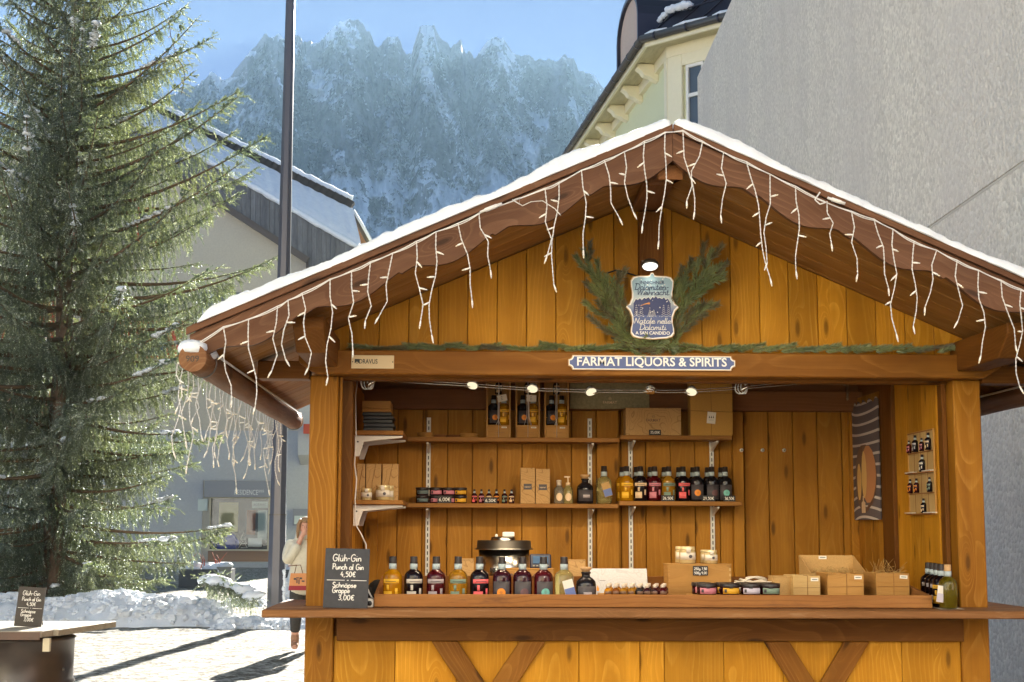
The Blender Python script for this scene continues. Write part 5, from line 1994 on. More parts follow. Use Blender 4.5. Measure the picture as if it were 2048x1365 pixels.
STR = [(447, 655, 460, 800), (497, 640, 511, 813), (555, 614, 546, 742), (576, 602, 565, 718), (604, 588, 620, 735), (660, 560, 657, 755), (703, 543, 702, 700), (741, 525, 735, 642),
       (785, 508, 764, 634), (833, 484, 842, 642), (872, 465, 861, 670), (916, 448, 950, 600), (958, 428, 984, 540), (1090, 378, 1100, 512), (1118, 366, 1104, 570), (1163, 342, 1172, 500),
       (1209, 322, 1233, 436), (1249, 305, 1261, 425), (1289, 284, 1289, 452), (1330, 266, 1323, 482), (1366, 262, 1388, 423), (1405, 284, 1372, 402), (1447, 306, 1446, 430), (1493, 325, 1544, 557),
       (1540, 350, 1529, 525), (1591, 374, 1597, 542), (1654, 407, 1666, 487), (1703, 424, 1714, 548), (1748, 440, 1781, 576), (1786, 460, 1788, 668), (1828, 484, 1829, 652), (1873, 502, 1854, 615),
       (1914, 522, 1920, 642), (1957, 542, 1969, 711), (2002, 562, 2030, 690), (2042, 580, 2036, 774), (2095, 606, 2090, 735), (2140, 628, 2146, 790), (2190, 652, 2180, 770)]
def front_lights():
    yl = BY - .062
    root = thing('icicle_lights', 'white icicle light string along the front edge of stall roof', 'string lights', P(1348, 262, yl))
    pts = [P(378, 697, yl)] + [P(s[0], s[1] - 1, yl) for s in STR]
    cable = []
    for i in range(len(pts) - 1):
        a, b = pts[i], pts[i + 1]
        for k in range(6):
            s = k / 6
            cable.append(a.lerp(b, s) - Vector((0, 0, .003 * math.sin(PI * s))))
    cable.append(pts[-1])
    m = MB(); m.tube(cable, .0028, 6)
    c2 = [q + Vector((0, -.004, -.005 - .004 * math.sin(i * .45))) for i, q in enumerate(cable)]
    m.tube(c2, .0021, 5)
    m.build('cable', M['cable'], root)
    for i, s in enumerate(STR):
        icicle_strand(root, P(s[0], s[1], yl - .004), P(s[2], s[3], yl - .004), 100 + i, .45)
    # plug connectors and a hanging tie
    for (x0, y0, x1, y1) in ((960, 425, 1004, 408), (1655, 396, 1690, 408)):
        m = MB(); a, b = P(x0, y0, yl - .008), P(x1, y1, yl - .008)
        m.tube([a, a.lerp(b, .2), a.lerp(b, .25), a.lerp(b, .75), a.lerp(b, .8), b], [.006, .006, .0095, .0095, .007, .007], 8)
        m.build('connector', M['cable'], root)
    m = MB()
    twisted(m, [P(1025, 400, yl - .01), P(1045, 412, yl - .012), P(1062, 404, yl - .012), P(1085, 402, yl - .012), P(1110, 418, yl - .012), P(1122, 432, yl - .012)])
    m.tube([P(1640, 385, yl - .01), P(1630, 400, yl - .012), P(1640, 409, yl - .012), P(1655, 404, yl - .012)], .0035, 5)
    m.tube([P(1025, 400, yl - .012), P(1038, 408, yl - .012), P(1040, 396, yl - .012), P(1028, 400, yl - .012)], .003, 5)
    m.build('tie', M['cable'], root)
front_lights()
def eave_lights():
    xg, zgut = XC - (EH - .015), P(388, 716, 6.12).z
    x = xg - .064
    root = thing('icicle_lights', 'sunlit icicle lights hanging under the left log gutter', 'string lights', (x, 7.5, zgut))
    r_ = random.Random(8)
    ys = [BY - .06 + .118 * k for k in range(30)]
    m = MB()
    m.tube([Vector((x, y, zgut - .02 + .012 * math.sin(y * 21))) for y in np.linspace(ys[0], ys[-1], 120)], .004, 5)
    m.build('cable', M['cable'], root)
    for k, y in enumerate(ys):
        L = (.20, .34, .27, .42, .30)[k % 5] * r_.uniform(.85, 1.15)
        a = Vector((x - .004, y, zgut - .025))
        icicle_strand(root, a, a + Vector((r_.uniform(-.03, .03), r_.uniform(-.05, .05), -L)), 300 + k, .7)
eave_lights()

# ------------------------------------------------------------------ low-voltage cable lights inside the opening
M['lampglow'] = emit('halogen_glow', (1.0, .86, .58, 1), .16)
M['clearplastic'] = plain('clear_grey_plastic', s2l(190, 188, 180), .1, .6)
def cable_lights():
    yl = FY + .20
    root = thing('cable_lights', 'thin steel cable lights with small spots under stall beam', 'cable lights', P(1180, 782, yl))
    path = [(735, 756), (945, 770), (1065, 777), (1182, 782), (1300, 781), (1383, 782), (1478, 774), (1700, 757), (1755, 752)]
    for dz in (0, -.012):
        m = MB(); m.tube([P(x, y, yl) + Vector((0, 0, dz + (.004 if i % 2 else 0))) for i, (x, y) in enumerate(path)], .0022, 5)
        m.build('steel_cable', M['steel'], root)
    for (x, y, lit) in ((945, 770, 1), (1065, 777, 1), (1182, 783, 1), (1300, 781, 0), (1383, 783, 1)):
        q = P(x, y, yl - .004)
        R_ = Matrix.Rotation(rad(-28), 3, 'X') @ Matrix.Rotation(rad(random.uniform(-14, 14)), 3, 'Y')
        m = MB()
        m.lathe([(.004, .030), (.016, .026), (.025, .012), (.027, 0), (.024, .0), (.022, .010), (.0, .018)], 18, q, M=R_)
        hd = m.build('spot_head', M['clearplastic'], root)
        m = MB(); m.lathe([(.022, .002), (.027, -.002), (.026, -.010), (.018, -.013), (.0, -.014)], 18, q, M=R_)
        m.build('lens', M['lampglow'] if lit else M['chrome'], hd)
        m = MB(); m.tube([q + Vector((-.032, 0, -.006)), q + Vector((.032, 0, -.006))], .007, 8)
        m.build('holder', M['clearplastic'], hd)
        if lit:
            ld = bpy.data.lights.new('halogen', 'SPOT')
            ld.energy = 2.4
            ld.color = (1.0, .78, .50)
            ld.spot_size = rad(150); ld.spot_blend = .7
            ld.shadow_soft_size = .025
            lo = bpy.data.objects.new('halogen', ld)
            col.objects.link(lo)
            lo.location = q + R_ @ Vector((0, 0, -.03))
            lo.rotation_euler = (rad(22), 0, 0)
    for (x, y) in ((733, 766), (1481, 775)):
        q = P(x, y, yl - .02)
        m = MB()
        for k in range(3):
            pts = [q + Vector((.028 * math.cos(a) * (1 - .2 * k) + .01 * k, .012 * math.sin(a * 2 + k), .034 * math.sin(a))) for a in np.linspace(0, 2 * PI, 15)]
            m.tube(pts, .0028, 5)
        m.build('cable_loop', M['cable'], root)
        m = MB(); m.tube([q + Vector((.0, -.01, -.018)), q + Vector((.045, -.01, .012))], .009, 8)
        m.build('cable_clamp', M['steel'], root)
    # white lead running down the left inside corner
    m = MB()
    pts = [P(x, y, 7.9) for x, y in ((716, 757), (711, 790), (712, 870), (709, 930), (713, 960), (710, 1000), (711, 1050), (722, 1068), (732, 1090), (733, 1120))]
    m.tube(pts, .0042, 6)
    m.build('lead', M['cable'], root)
cable_lights()
q = P(1695, 775, 8.5)
m = MB(); m.prism([(q.x - .09, q.z + .04), (q.x + .0, q.z + .015), (q.x + .0, q.z - .08), (q.x - .012, q.z - .08), (q.x - .012, q.z + .004), (q.x - .09, q.z + .028)], 'xz', 8.48, 8.505)
m.build('metal_bracket', M['steel'], stall)

# ------------------------------------------------------------------ signs
M['signblue'] = plain('slate_blue_enamel', s2l(72, 88, 140), .4)
M['signwhite'] = plain('white_enamel', s2l(236, 234, 230), .4)
M['signdark'] = plain('dark_blue_print', s2l(38, 50, 92), .5)
M['navy'] = plain('navy_print', s2l(44, 54, 104), .5)
M['brass'] = plain('tan_edge', s2l(200, 160, 110), .5)
def name_sign():
    yb = FY - .081
    a, b = P(1136, 711, yb), P(1470, 743, yb)
    x0, x1, z0, z1 = a.x, b.x, b.z, a.z
    root = thing('name_sign', 'blue enamel stall name sign with white border and capitals', 'sign', ((x0 + x1) / 2, yb, z0))
    def notched(i, c):
        p = []
        X0, X1, Z0, Z1 = x0 + i, x1 - i, z0 + i, z1 - i
        for (cx, cz, a0) in ((X0, Z0, 90), (X1, Z0, 180), (X1, Z1, 270), (X0, Z1, 360)):
            for k in range(5):
                an = rad(a0 - k * 22.5)
                p.append((cx + c * math.cos(an), cz + c * math.sin(an)))
        return p
    m = MB(); m.prism(notched(0, .020), 'xz', yb - .014, yb - .001)
    m.build('plate', M['brass'], root)
    m = MB(); m.prism(notched(.003, .020), 'xz', yb - .016, yb - .0145)
    m.build('border', M['signwhite'], root)
    m = MB(); m.prism(notched(.0075, .020), 'xz', yb - .0175, yb - .0165)
    m.build('field', M['signblue'], root)
    m = MB()
    text_mb(m, 'FARMAT LIQUORS & SPIRITS', ((x0 + x1) / 2, yb - .0178, z0 + .0215), .042, width=(x1 - x0) * .895, bold=.020, depth=.0012)
    m.build('lettering', M['signwhite'], root)
name_sign()
def plate_sign():
    yb = FY - .081
    a, b = P(703, 711, yb), P(788, 738, yb)
    root = thing('maker_plate', 'small beige maker plate with black lettering on stall beam', 'sign', ((a.x + b.x) / 2, yb, b.z))
    m = MB(); m.box(a.x, b.x, yb - .006, yb - .001, b.z, a.z)
    m.build('plate', plain('beige_plate', s2l(214, 190, 148), .5), root, bevel=.001)
    dk = M['black']
    m = MB()
    w, h = b.x - a.x, a.z - b.z
    y = yb - .0065
    text_mb(m, 'DRAVUS', (a.x + w * .185, y, b.z + h * .37), h * .34, width=w * .43, align='LEFT', bold=.012, depth=.0008)
    s = h * .34; q0, zq = a.x + w * .08, b.z + h * .37
    m.add([(q0, y - .0008, zq + s), (q0, y - .0008, zq), (q0 + s / 2, y - .0008, zq + s * .42), (q0 + s, y - .0008, zq), (q0 + s, y - .0008, zq + s)], [(0, 1, 2), (0, 2, 4), (2, 3, 4)])
    m.add([(q0 + s * .25, y - .0008, zq), (q0 + s * .75, y - .0008, zq), (q0 + s / 2, y - .0008, zq + s * .24)], [(0, 1, 2)])
    m.lathe([(0, .0008), (.003, .0008), (.003, 0)], 8, (a.x + w * .03, y, b.z + h * .5), M=Matrix.Rotation(PI / 2, 3, 'X'))
    m.lathe([(0, .0008), (.003, .0008), (.003, 0)], 8, (b.x - w * .03, y, b.z + h * .5), M=Matrix.Rotation(PI / 2, 3, 'X'))
    m.build('lettering', dk, root)
plate_sign()

def crest():
    yb = FY - .10
    cx, zc = P(1304, 615, yb).x, P(1304, 615, yb).z
    a = P(1250, 548, yb); b = P(1358, 682, yb)
    w, h = (b.x - a.x) / 2, (a.z - b.z) / 2
    root = thing('crest_sign', 'shield shaped blue Christmas market sign with snowy mountain scene', 'sign', (cx, yb, zc - h))
    half = [(0, 1.04), (.05, 1.03), (.09, .96), (.17, .94), (.55, .935), (.72, .90), (.81, .80), (.80, .62), (.76, .45), (.77, .28), (.86, .10), (1.0, -.02), (.86, -.13), (.77, -.32), (.76, -.5), (.81, -.66), (.82, -.80), (.73, -.90), (.55, -.945), (.2, -.965), (0, -.98)]
    def outline(k):
        r = [(cx + px * w - k * (1 if px > .4 else px / .4) * .9, zc + (pz * h - k * (1 if pz > 0 else -1))) for px, pz in half]
        l = [(2 * cx - x, z) for x, z in r[1:-1]][::-1]
        return [(x, z) for x, z in r] + l
    def fan(m, pts, y0, y1, mi=0):
        n = len(pts)
        v = [(x, y0, z) for x, z in pts] + [(x, y1, z) for x, z in pts] + [(cx, y0, zc), (cx, y1, zc)]
        f = [(i, (i + 1) % n, 2 * n) for i in range(n)] + [((i + 1) % n + n, i + n, 2 * n + 1) for i in range(n)] + [(i, n + i, n + (i + 1) % n, (i + 1) % n) for i in range(n)]
        m.add(v, f, mi)
    m = MB(); fan(m, outline(0), yb - .012, yb); m.build('plate', M['brass'], root)
    m = MB(); fan(m, outline(.003), yb - .0135, yb - .0122); m.build('border', M['signwhite'], root)
    # printed face: flat print, tinted from pale sky above to blue below
    t = NT('crest_print')
    sx = t.n('ShaderNodeSeparateXYZ'); t.l(t.n('ShaderNodeNewGeometry').outputs['Position'], sx.inputs[0])
    v = t.maprange(sx.outputs[2], zc - h, zc + h)
    t.principled(t.ramp(v, [(0, s2l(72, 84, 132)), (.42, s2l(84, 100, 150)), (.60, s2l(190, 200, 205)), (.75, s2l(150, 178, 196)), (1, s2l(140, 172, 190))]), .5)
    m = MB(); fan(m, outline(.0085), yb - .0150, yb - .0137); m.build('print', t.mat, root)
    y = yb - .0156
    def flat(m, pts, dy=0, mi=0):
        m.add([(cx + px * w, y - dy, zc + pz * h) for px, pz in pts], [list(range(len(pts)))], mi)
    # mountain band with white crest line
    prof = [(-.70, .12), (-.62, .24), (-.54, .20), (-.46, .27), (-.40, .20), (-.30, .28), (-.24, .24), (-.14, .30), (-.07, .22), (.0, .31), (.06, .26), (.13, .33), (.2, .26), (.28, .28), (.36, .24), (.44, .30), (.5, .22), (.58, .26), (.68, .12)]
    m = MB()
    for i in range(len(prof) - 1):
        (xa, za), (xb, zb) = prof[i], prof[i + 1]
        flat(m, [(xa, -.25), (xb, -.25), (xb, zb), (xa, za)])
    m.build('mountains', M['navy'], root)
    m = MB()
    for i in range(len(prof) - 1):
        (xa, za), (xb, zb) = prof[i], prof[i + 1]
        m.tube([(cx + xa * w, y - .0006, zc + za * h), (cx + xb * w, y - .0006, zc + zb * h)], .0011, 4)
    r_ = random.Random(2)
    for k in range(34):
        px, pz = r_.uniform(-.62, .62), r_.choice((r_.uniform(-.3, .2), r_.uniform(.35, .9)))
        rr = r_.uniform(.0012, .0034)
        m.lathe([(rr, 0), (0, .0006)], 7, (cx + px * w, y - .0005, zc + pz * h), M=Matrix.Rotation(PI / 2, 3, 'X'))
    for tx in (-.60, -.42, .42, .60, -.1, .05):
        hh = .32 if abs(tx) > .3 else .18
        for j in range(6):
            zz = -.3 + hh * j / 5 * 1.0
            ww = .10 * (1 - j / 6.5)
            m.tube([(cx + (tx - ww) * w, y - .0006, zc + (zz) * h), (cx + tx * w, y - .0006, zc + (zz + .035) * h), (cx + (tx + ww) * w, y - .0006, zc + zz * h)], .0009, 4)
    m.build('snow_marks', M['signwhite'], root)['kind'] = 'stuff'
    m = MB()
    m.tube([(cx - .46 * w, y - .0012, zc + .02 * h), (cx - .3 * w, y - .0012, zc + .07 * h), (cx - .14 * w, y - .0012, zc + .10 * h)], [.0004, .0022, .0036], 5)
    star = []
    for k in range(10):
        rr = .0085 if k % 2 == 0 else .0034
        star.append((cx - .13 * w + rr * math.sin(k * PI / 5), y - .0022, zc + .10 * h + rr * math.cos(k * PI / 5)))
    m.add(star, [list(range(10))])
    m.build('comet', plain('orange_print', s2l(232, 160, 88), .5), root)
    m = MB()
    y2 = y - .0008
    text_mb(m, 'INNICHNER', (cx, y2, zc + .685 * h), .0155, width=w * .92, bold=.012, depth=.0006)
    hand_mb(m, 'Dolomiten-', (cx - .66 * w, y2, zc + .515 * h), w * 1.27, .030, .0016, slant=.20, gap=.06, join=True)
    hand_mb(m, 'Weihnacht', (cx - .58 * w, y2, zc + .355 * h), w * 1.18, .030, .0016, slant=.20, gap=.06, join=True)
    m.build('dark_lettering', M['signdark'], root)
    m = MB()
    hand_mb(m, 'Natale nelle', (cx - .68 * w, y2, zc - .50 * h), w * 1.34, .028, .0017, slant=.20, gap=.06, join=True)
    hand_mb(m, 'Dolomiti', (cx - .50 * w, y2, zc - .69 * h), w * .98, .028, .0017, slant=.20, gap=.06, join=True)
    text_mb(m, 'A SAN CANDIDO', (cx, y2, zc - .83 * h), .0155, width=w * 1.28, bold=.02, depth=.0006)
    m.build('white_lettering', M['signwhite'], root)
crest()
def crest_lamp():
    yb = FY - .05
    q = P(1300, 531, FY - .13)
    root = thing('sign_lamp', 'small lit oval lamp fixed above the crest sign', 'lamp', q)
    m = MB()
    m.lathe([(0, .022), (.030, .020), (.038, .006), (.038, -.004), (.033, -.006)], 20, q, M=Matrix.Rotation(rad(-25), 3, 'X') @ Matrix.Diagonal((1.15, 1, 1)))
    m.build('housing', M['gutter'], root)
    m = MB(); m.lathe([(.033, -.006), (.030, -.012), (0, -.016)], 20, q, M=Matrix.Rotation(rad(-25), 3, 'X') @ Matrix.Diagonal((1.15, 1, 1)))
    m.build('lens', emit('cool_led_glow', (1, .96, .86, 1), .3), root)
    m = MB(); m.box(q.x - .035, q.x + .035, yb - .04, yb + .004, q.z + .012, q.z + .032)
    m.tube([(q.x, yb, q.z + .03), q + Vector((0, .02, .015))], .006, 6)
    m.build('mount', M['gutter'], root)
    m = MB(); m.tube([P(x, y, FY + .012) for x, y in ((1208, 560), (1216, 546), (1232, 541), (1250, 545), (1272, 552), (1290, 548))], .004, 6)
    m.build('wire', M['black'], root)
    ld = bpy.data.lights.new('sign_led', 'SPOT')
    ld.energy = .15; ld.color = (1, .9, .68); ld.spot_size = rad(130); ld.spot_blend = .8; ld.shadow_soft_size = .03
    lo = bpy.data.objects.new('sign_led', ld); col.objects.link(lo)
    lo.location = q + Vector((0, -.012, -.022)); lo.rotation_euler = (rad(-12), 0, 0)
crest_lamp()

# ------------------------------------------------------------------ fir greenery
M['fir'] = leafy('fir_needles', (.14, .19, .065, 1), (.28, .32, .11, 1), .2, 9)
M['firbrown'] = leafy('faded_fir_needles', (.13, .12, .05, 1), (.20, .17, .07, 1), .2, 9)
def spray(pts, r0, r1, dens, r_, needle=.034, flat=.55):
    """needles along a polyline -> V, F"""
    V, Fc = [], []
    pts = [np.array(p) for p in pts]
    seg = [np.linalg.norm(pts[i + 1] - pts[i]) for i in range(len(pts) - 1)]
    n = int(sum(seg) * dens)
    for k in range(n):
        s = r_.random() * sum(seg)
        i = 0
        while i < len(seg) - 1 and s > seg[i]:
            s -= seg[i]; i += 1
        t = (pts[i + 1] - pts[i]) / seg[i]
        q = pts[i] + t * s
        v = r_.normal(size=3); v -= t * v.dot(t); v /= np.linalg.norm(v) + 1e-9
        v[1] *= flat
        d = t * .85 + v * .75
        d /= np.linalg.norm(d)
        L = needle * r_.uniform(.7, 1.15)
        sd = np.cross(d, r_.normal(size=3)); sd /= np.linalg.norm(sd) + 1e-9
        b = len(V)
        w = .0016
        V += [q + sd * w, q + d * L, q - sd * w]
        Fc.append((b, b + 1, b + 2))
    return V, Fc
def fir_branch(pxs, side_n, label, seed, Y=FY - .06, brown=.15, k=1.0):
    r_ = np.random.default_rng(seed)
    pts = [P(x, y, Y - .02 * i) for i, (x, y) in enumerate(pxs)]
    root = thing('fir_branch', label, 'fir branch', pts[0])
    stems = [pts]
    total = sum((pts[i + 1] - pts[i]).length for i in range(len(pts) - 1))
    for j in range(side_n):
        s = (j + .6) / (side_n + .6)
        f = s * (len(pts) - 1); i = min(int(f), len(pts) - 2)
        q = pts[i].lerp(pts[i + 1], f - i)
        t = (pts[i + 1] - pts[i]).normalized()
        sg = 1 if j % 2 else -1
        dv = t * .8 + Vector((t.z, 0, -t.x)) * sg * .55 + Vector((0, -.25 * r_.random(), 0))
        L = total * .42 * (1 - .55 * s) * r_.uniform(.7, 1.1)
        stems.append([q, q + dv * L * .5, q + dv.lerp(t, .3) * L])
    m = MB()
    V, Fc, mi = [], [], []
    for st in stems:
        m.tube(st, [.0035 * (1 - .6 * i / (len(st) - 1)) for i in range(len(st))], 5)
        v, f = spray(st, 0, 0, 3000 * k, r_)
        o = len(V)
        V += v; Fc += [tuple(i + o for i in q) for q in f]
        br = 1 if r_.random() < brown else 0
        mi += [br] * len(f)
    m.build('stem', M['twigbark'], root)
    big_mesh('needles', np.array(V), np.array(Fc), [M['fir'], M['firbrown']], root, mi=mi)
fir_branch([(1262, 690), (1218, 630), (1192, 570), (1168, 500)], 8, 'long fir branch reaching to the upper left of crest', 1)
fir_branch([(1270, 694), (1232, 640), (1210, 590), (1196, 548)], 7, 'fir branch just left of the crest sign', 2)
fir_branch([(1280, 690), (1246, 640), (1232, 590), (1238, 545)], 6, 'yellowish fir branch tucked behind the left crest edge', 3, brown=.6)
fir_branch([(1330, 690), (1372, 610), (1404, 555), (1424, 500)], 8, 'long fir branch reaching to the upper right of crest', 4)
fir_branch([(1340, 640), (1378, 590), (1412, 565), (1448, 545)], 7, 'fir branch pointing right of the crest sign', 5)
fir_branch([(1345, 690), (1366, 655), (1396, 628), (1424, 606)], 6, 'small browning fir branch low right of the crest', 6, brown=.7)
fir_branch([(1340, 600), (1360, 575), (1372, 545), (1386, 525)], 5, 'short fir branch behind the upper right crest edge', 7)
fir_branch([(1222, 676), (1262, 688), (1305, 691), (1350, 690)], 6, 'fir branch lying under the crest on the beam', 8, Y=FY - .05, k=.6)
fir_branch([(1392, 696), (1345, 691), (1310, 689), (1275, 690)], 6, 'fir branch pointing left under the crest on the beam', 9, Y=FY - .05, k=.6)
def garland():
    r_ = np.random.default_rng(21)
    root = thing('fir_garland', 'low fir twig garland lying along the stall front beam', 'garland', P(1297, 703, FY - .03))
    x = 700
    while x < 1895:
        L = r_.uniform(45, 80)
        sgn = 1 if x > 1380 else r_.choice((-1, 1))
        y0 = 699 + 6 * (x - 700) / 1200
        hgt = r_.uniform(6, 18)
        if x < 780: hgt *= .6
        Y = FY - .03 - .03 * r_.random()
        if sgn > 0: pp = [(x, y0), (x + L * .5, y0 - hgt * .5), (x + L, y0 - hgt * .8)]
        else: pp = [(x + L, y0), (x + L * .5, y0 - hgt * .5), (x, y0 - hgt * .8)]
        pts = [P(a, b, Y) for a, b in pp]
        V, Fc = spray(pts, 0, 0, 4200, r_, .027, .8)
        big_mesh('sprig', np.array(V), np.array(Fc), [M['fir'] if r_.random() < .85 else M['firbrown']], root)
        x += L * r_.uniform(.42, .62)
garland()
# ------------------------------------------------------------------ goods: materials
def liquor(name, rgb, tw=.55, rough=.03):
    t = NT(name)
    c = s2l(*rgb)
    t.principled(c, rough, IOR=1.40, Transmission_Weight=tw, Specular_IOR_Level=.6)
    return t.mat
LIQ = {
 'amber': liquor('amber_liquor_glass', (232, 160, 20), .55),
 'dark': liquor('blackish_liquor_glass', (22, 16, 22), .1),
 'red': liquor('dark_red_liquor_glass', (78, 14, 22), .25),
 'gold': liquor('golden_liquor_glass', (206, 150, 40), .6),
 'plum': liquor('plum_liquor_glass', (56, 16, 26), .2),
 'clear': liquor('pale_straw_liquor_glass', (226, 214, 140), .75),
 'olive': liquor('olive_liquor_glass', (120, 105, 24), .55),
 'water': liquor('clear_bottle_glass', (225, 228, 215), .85),
 'smoke': liquor('smoky_black_glass', (34, 32, 36), .3),
}
def paint(name, rgb, rough=.6):
    return plain(name, s2l(*rgb), rough)
LAB = {
 'silver': paint('silver_grey_label', (176, 190, 194), .45), 'white': paint('white_label', (204, 196, 184)), 'grey': paint('grey_label', (168, 158, 160)),
 'green': paint('sage_label', (118, 140, 124)), 'pink': paint('coral_pink_label', (236, 104, 106)), 'orange': paint('orange_label', (230, 140, 36)),
 'teal': paint('teal_label', (112, 184, 172)), 'plum': paint('plum_label', (104, 74, 78)), 'amber': paint('yellow_label', (240, 186, 48)),
 'cream': paint('cream_label', (226, 196, 158)), 'rose': paint('rose_label', (204, 128, 142)), 'mustard': paint('mustard_label', (222, 168, 44)),
 'lavender': paint('lavender_label', (196, 190, 206)), 'slate': paint('slate_label', (96, 112, 112)), 'blue': paint('blue_tag_print', (104, 122, 176)),
 'dark': paint('dark_grey_label', (70, 66, 70)), 'brown': paint('brown_label', (112, 84, 66)),
}
M['kraft'] = None
def kraft_mat(name, c1, line, lines=.75):
    t = NT(name)
    co = t.obj()
    n = t.noise(t.vmath('ADD', co, (3.1, 1.7, 2.3)), 7.0, 1.5, .4, .4)
    f = t.math('FRACT', t.math('MULTIPLY', n, 13.0))
    ln = t.math('LESS_THAN', t.math('ABSOLUTE', t.math('SUBTRACT', f, .5)), .075)
    fib = t.noise(co, 160.0, 3.0)
    base = t.mix(t.maprange(fib, .3, .7), c1, tuple(v * .86 for v in c1[:3]) + (1,))
    c = t.mix(t.math('MULTIPLY', ln, lines), base, line)
    t.principled(c, .8, normal=t.bump(fib, .1, .001))
    return t.mat
M['kraft'] = kraft_mat('contour_printed_kraft', (.50, .30, .115, 1), (.30, .16, .055, 1))
M['kraftplain'] = kraft_mat('plain_kraft_board', (.54, .33, .12, 1), (.5, .3, .11, 1), .0)
M['kraftgold'] = kraft_mat('golden_kraft_board', (.52, .28, .055, 1), (.5, .3, .11, 1), .0)
M['whitecontour'] = kraft_mat('white_contour_print', (.56, .56, .57, 1), (.40, .40, .41, 1), .6)
M['price'] = plain('black_price_card', s2l(38, 36, 38), .6)
M['chalk'] = plain('white_chalk', s2l(238, 236, 230), .9)
M['cork'] = speckled('cork', (.62, .38, .18, 1), (.48, .28, .12, 1), 220, .2, .001)
M['string'] = plain('brown_string', s2l(126, 84, 42), .9)
M['honey'] = liquor('honey_jar_glass', (196, 176, 128), .2, .15)
M['tagpaper'] = paint('white_tag_paper', (232, 226, 214))
M['slatebd'] = speckled('slate_chalk_board', s2l(66, 67, 72), s2l(56, 57, 62), 40, .05, .001, .75)
M['slatebd2'] = speckled('brownish_chalk_board', s2l(70, 64, 60), s2l(60, 56, 52), 40, .05, .001, .75)
M['straw'] = plain('dry_straw', s2l(178, 146, 88), .9)
M['stonepaper'] = speckled('mottled_green_stone_paper', (.21, .185, .10, 1), (.36, .32, .19, 1), 55, .2, .002, .9, 6)

def arc_label(m, r, z0, z1, a_mid, half, mi=0, n=8):
    a0, a1 = a_mid - half, a_mid + half
    m.lathe([(r, z0), (r + .0009, z0), (r + .0009, z1), (r, z1)], n, (0, 0, 0), mi, a0, a1)

# spirit bottle, facing -Y; about 23 cm tall
BH = .226
def bottle_proto(liq, name='bottle'):
    R_ = .0465
    root = thing(name, 'x', 'bottle')
    m = MB()
    m.lathe([(0, .0), (R_ - .006, .0), (R_, .006), (R_, .126), (R_ - .003, .140), (R_ - .010, .150), (.026, .158), (.0185, .164), (.0178, .172), (.0178, .196), (0, .196)], 26)
    m.build('glass', LIQ[liq], root)
    m = MB()
    m.lathe([(0, .192), (.0195, .192), (.0195, .198), (.0180, .200), (.0180, BH - .002), (.0165, BH), (0, BH)], 20)
    m.build('cap', M['capblack'], root)
    return root, R_
def neck_label(root, mat=None, z0=.165, z1=.192, r=.0181):
    m = MB(); m.lathe([(r, z0), (r + .0008, z0), (r + .0008, z1), (r, z1)], 18)
    m.build('neck_label', mat or LAB['silver'], root)
def bar_label(root, R_, mat):
    """label printed as a cross bar on top and a step below, like a big letter cut in two"""
    m = MB()
    f = -PI / 2
    arc_label(m, R_ + .0003, .098, .118, f, .92)
    arc_label(m, R_ + .0003, .020, .060, f - .36, .50)
    arc_label(m, R_ + .0003, .040, .074, f + .62, .14)
    arc_label(m, R_ + .0003, .064, .090, f - .30, .13)
    m.build('label', mat, root)
    m = MB(); arc_label(m, R_ + .0013, .1065, .1090, f, .55)
    m.build('label_print', LAB['dark'], root)
def round_label(root, R_, mat, dx=.0, back=True):
    m = MB(); 
    if back: 
        arc_label(m, R_ + .0003, .012, .108, -PI / 2, .95)
        m.build('label', LAB['dark'], root)
    m = MB()
    rr = .0205
    curved_disc(m, R_, .0022, [(dx + rr * math.cos(2 * PI * k / 20), .055 + rr * math.sin(2 * PI * k / 20)) for k in range(20)], (dx, .055))
    m.build('round_label', mat, root)
    m = MB()
    for j, (z, ww) in enumerate(((.060, .012), (.055, .015), (.050, .008))):
        an = dx / R_
        c = Vector(((R_ + .0028) * math.sin(an), -(R_ + .0028) * math.cos(an), z))
        m.obox(c, Matrix.Rotation(an, 3, 'Z'), ww, .0008, .0012)
    m.build('label_print', LAB['brown'], root)
PROTO = {}
def get_bottle(key, liq, lab, kind):
    if key not in PROTO:
        root, R_ = bottle_proto(liq)
        if kind == 'bar':
            bar_label(root, R_, LAB[lab])
        elif kind == 'round':
            round_label(root, R_, LAB[lab], dx=.008 if lab == 'plum' else 0)
        neck_label(root)
        PROTO[key] = (root, False)
        return root, True
    return PROTO[key][0], False
def put_bottle(key, liq, lab, kind, loc, label, group, rz=0.0, k=1.0):
    root, fresh = get_bottle(key, liq, lab, kind)
    t = Matrix.Diagonal((k, k, k, 1)) if k != 1 else None
    if fresh:
        place(root, loc, rz, t); root['label'] = label
        if group: root['group'] = group
        return root
    return copy_tree(root, loc, rz, label, group, t)
G1 = 'spirit bottles in the counter tray'
TF = ZC + .012                                  # tray floor
def px_on(x, Y): return P(x, 1180, Y).x
BOT = [(785, 'amber', 'amber', 'bar', 'amber bottle with yellow label at the left end of counter tray'),
       (827, 'dark', 'white', 'bar', 'blackish bottle with whitish label in the counter tray'),
       (872, 'red', 'grey', 'bar', 'dark red bottle with grey label in the counter tray'),
       (916, 'gold', 'green', 'bar', 'golden bottle with sage green label in the counter tray'),
       (959, 'dark', 'pink', 'bar', 'blackish bottle with coral pink label in the counter tray'),
       (1004, 'plum', 'orange', 'round', 'plum bottle with round orange label in the counter tray'),
       (1045, 'plum', 'plum', 'round', 'plum bottle with round dark plum label in the counter tray'),
       (1087, 'red', 'teal', 'round', 'dark red bottle with round teal label in the counter tray')]
YB_ = 7.16
for x, liq, lab, kind, label in BOT:
    put_bottle(liq + lab, liq, lab, kind, (px_on(x, YB_), YB_, TF), label, G1, random.uniform(-.2, .2))

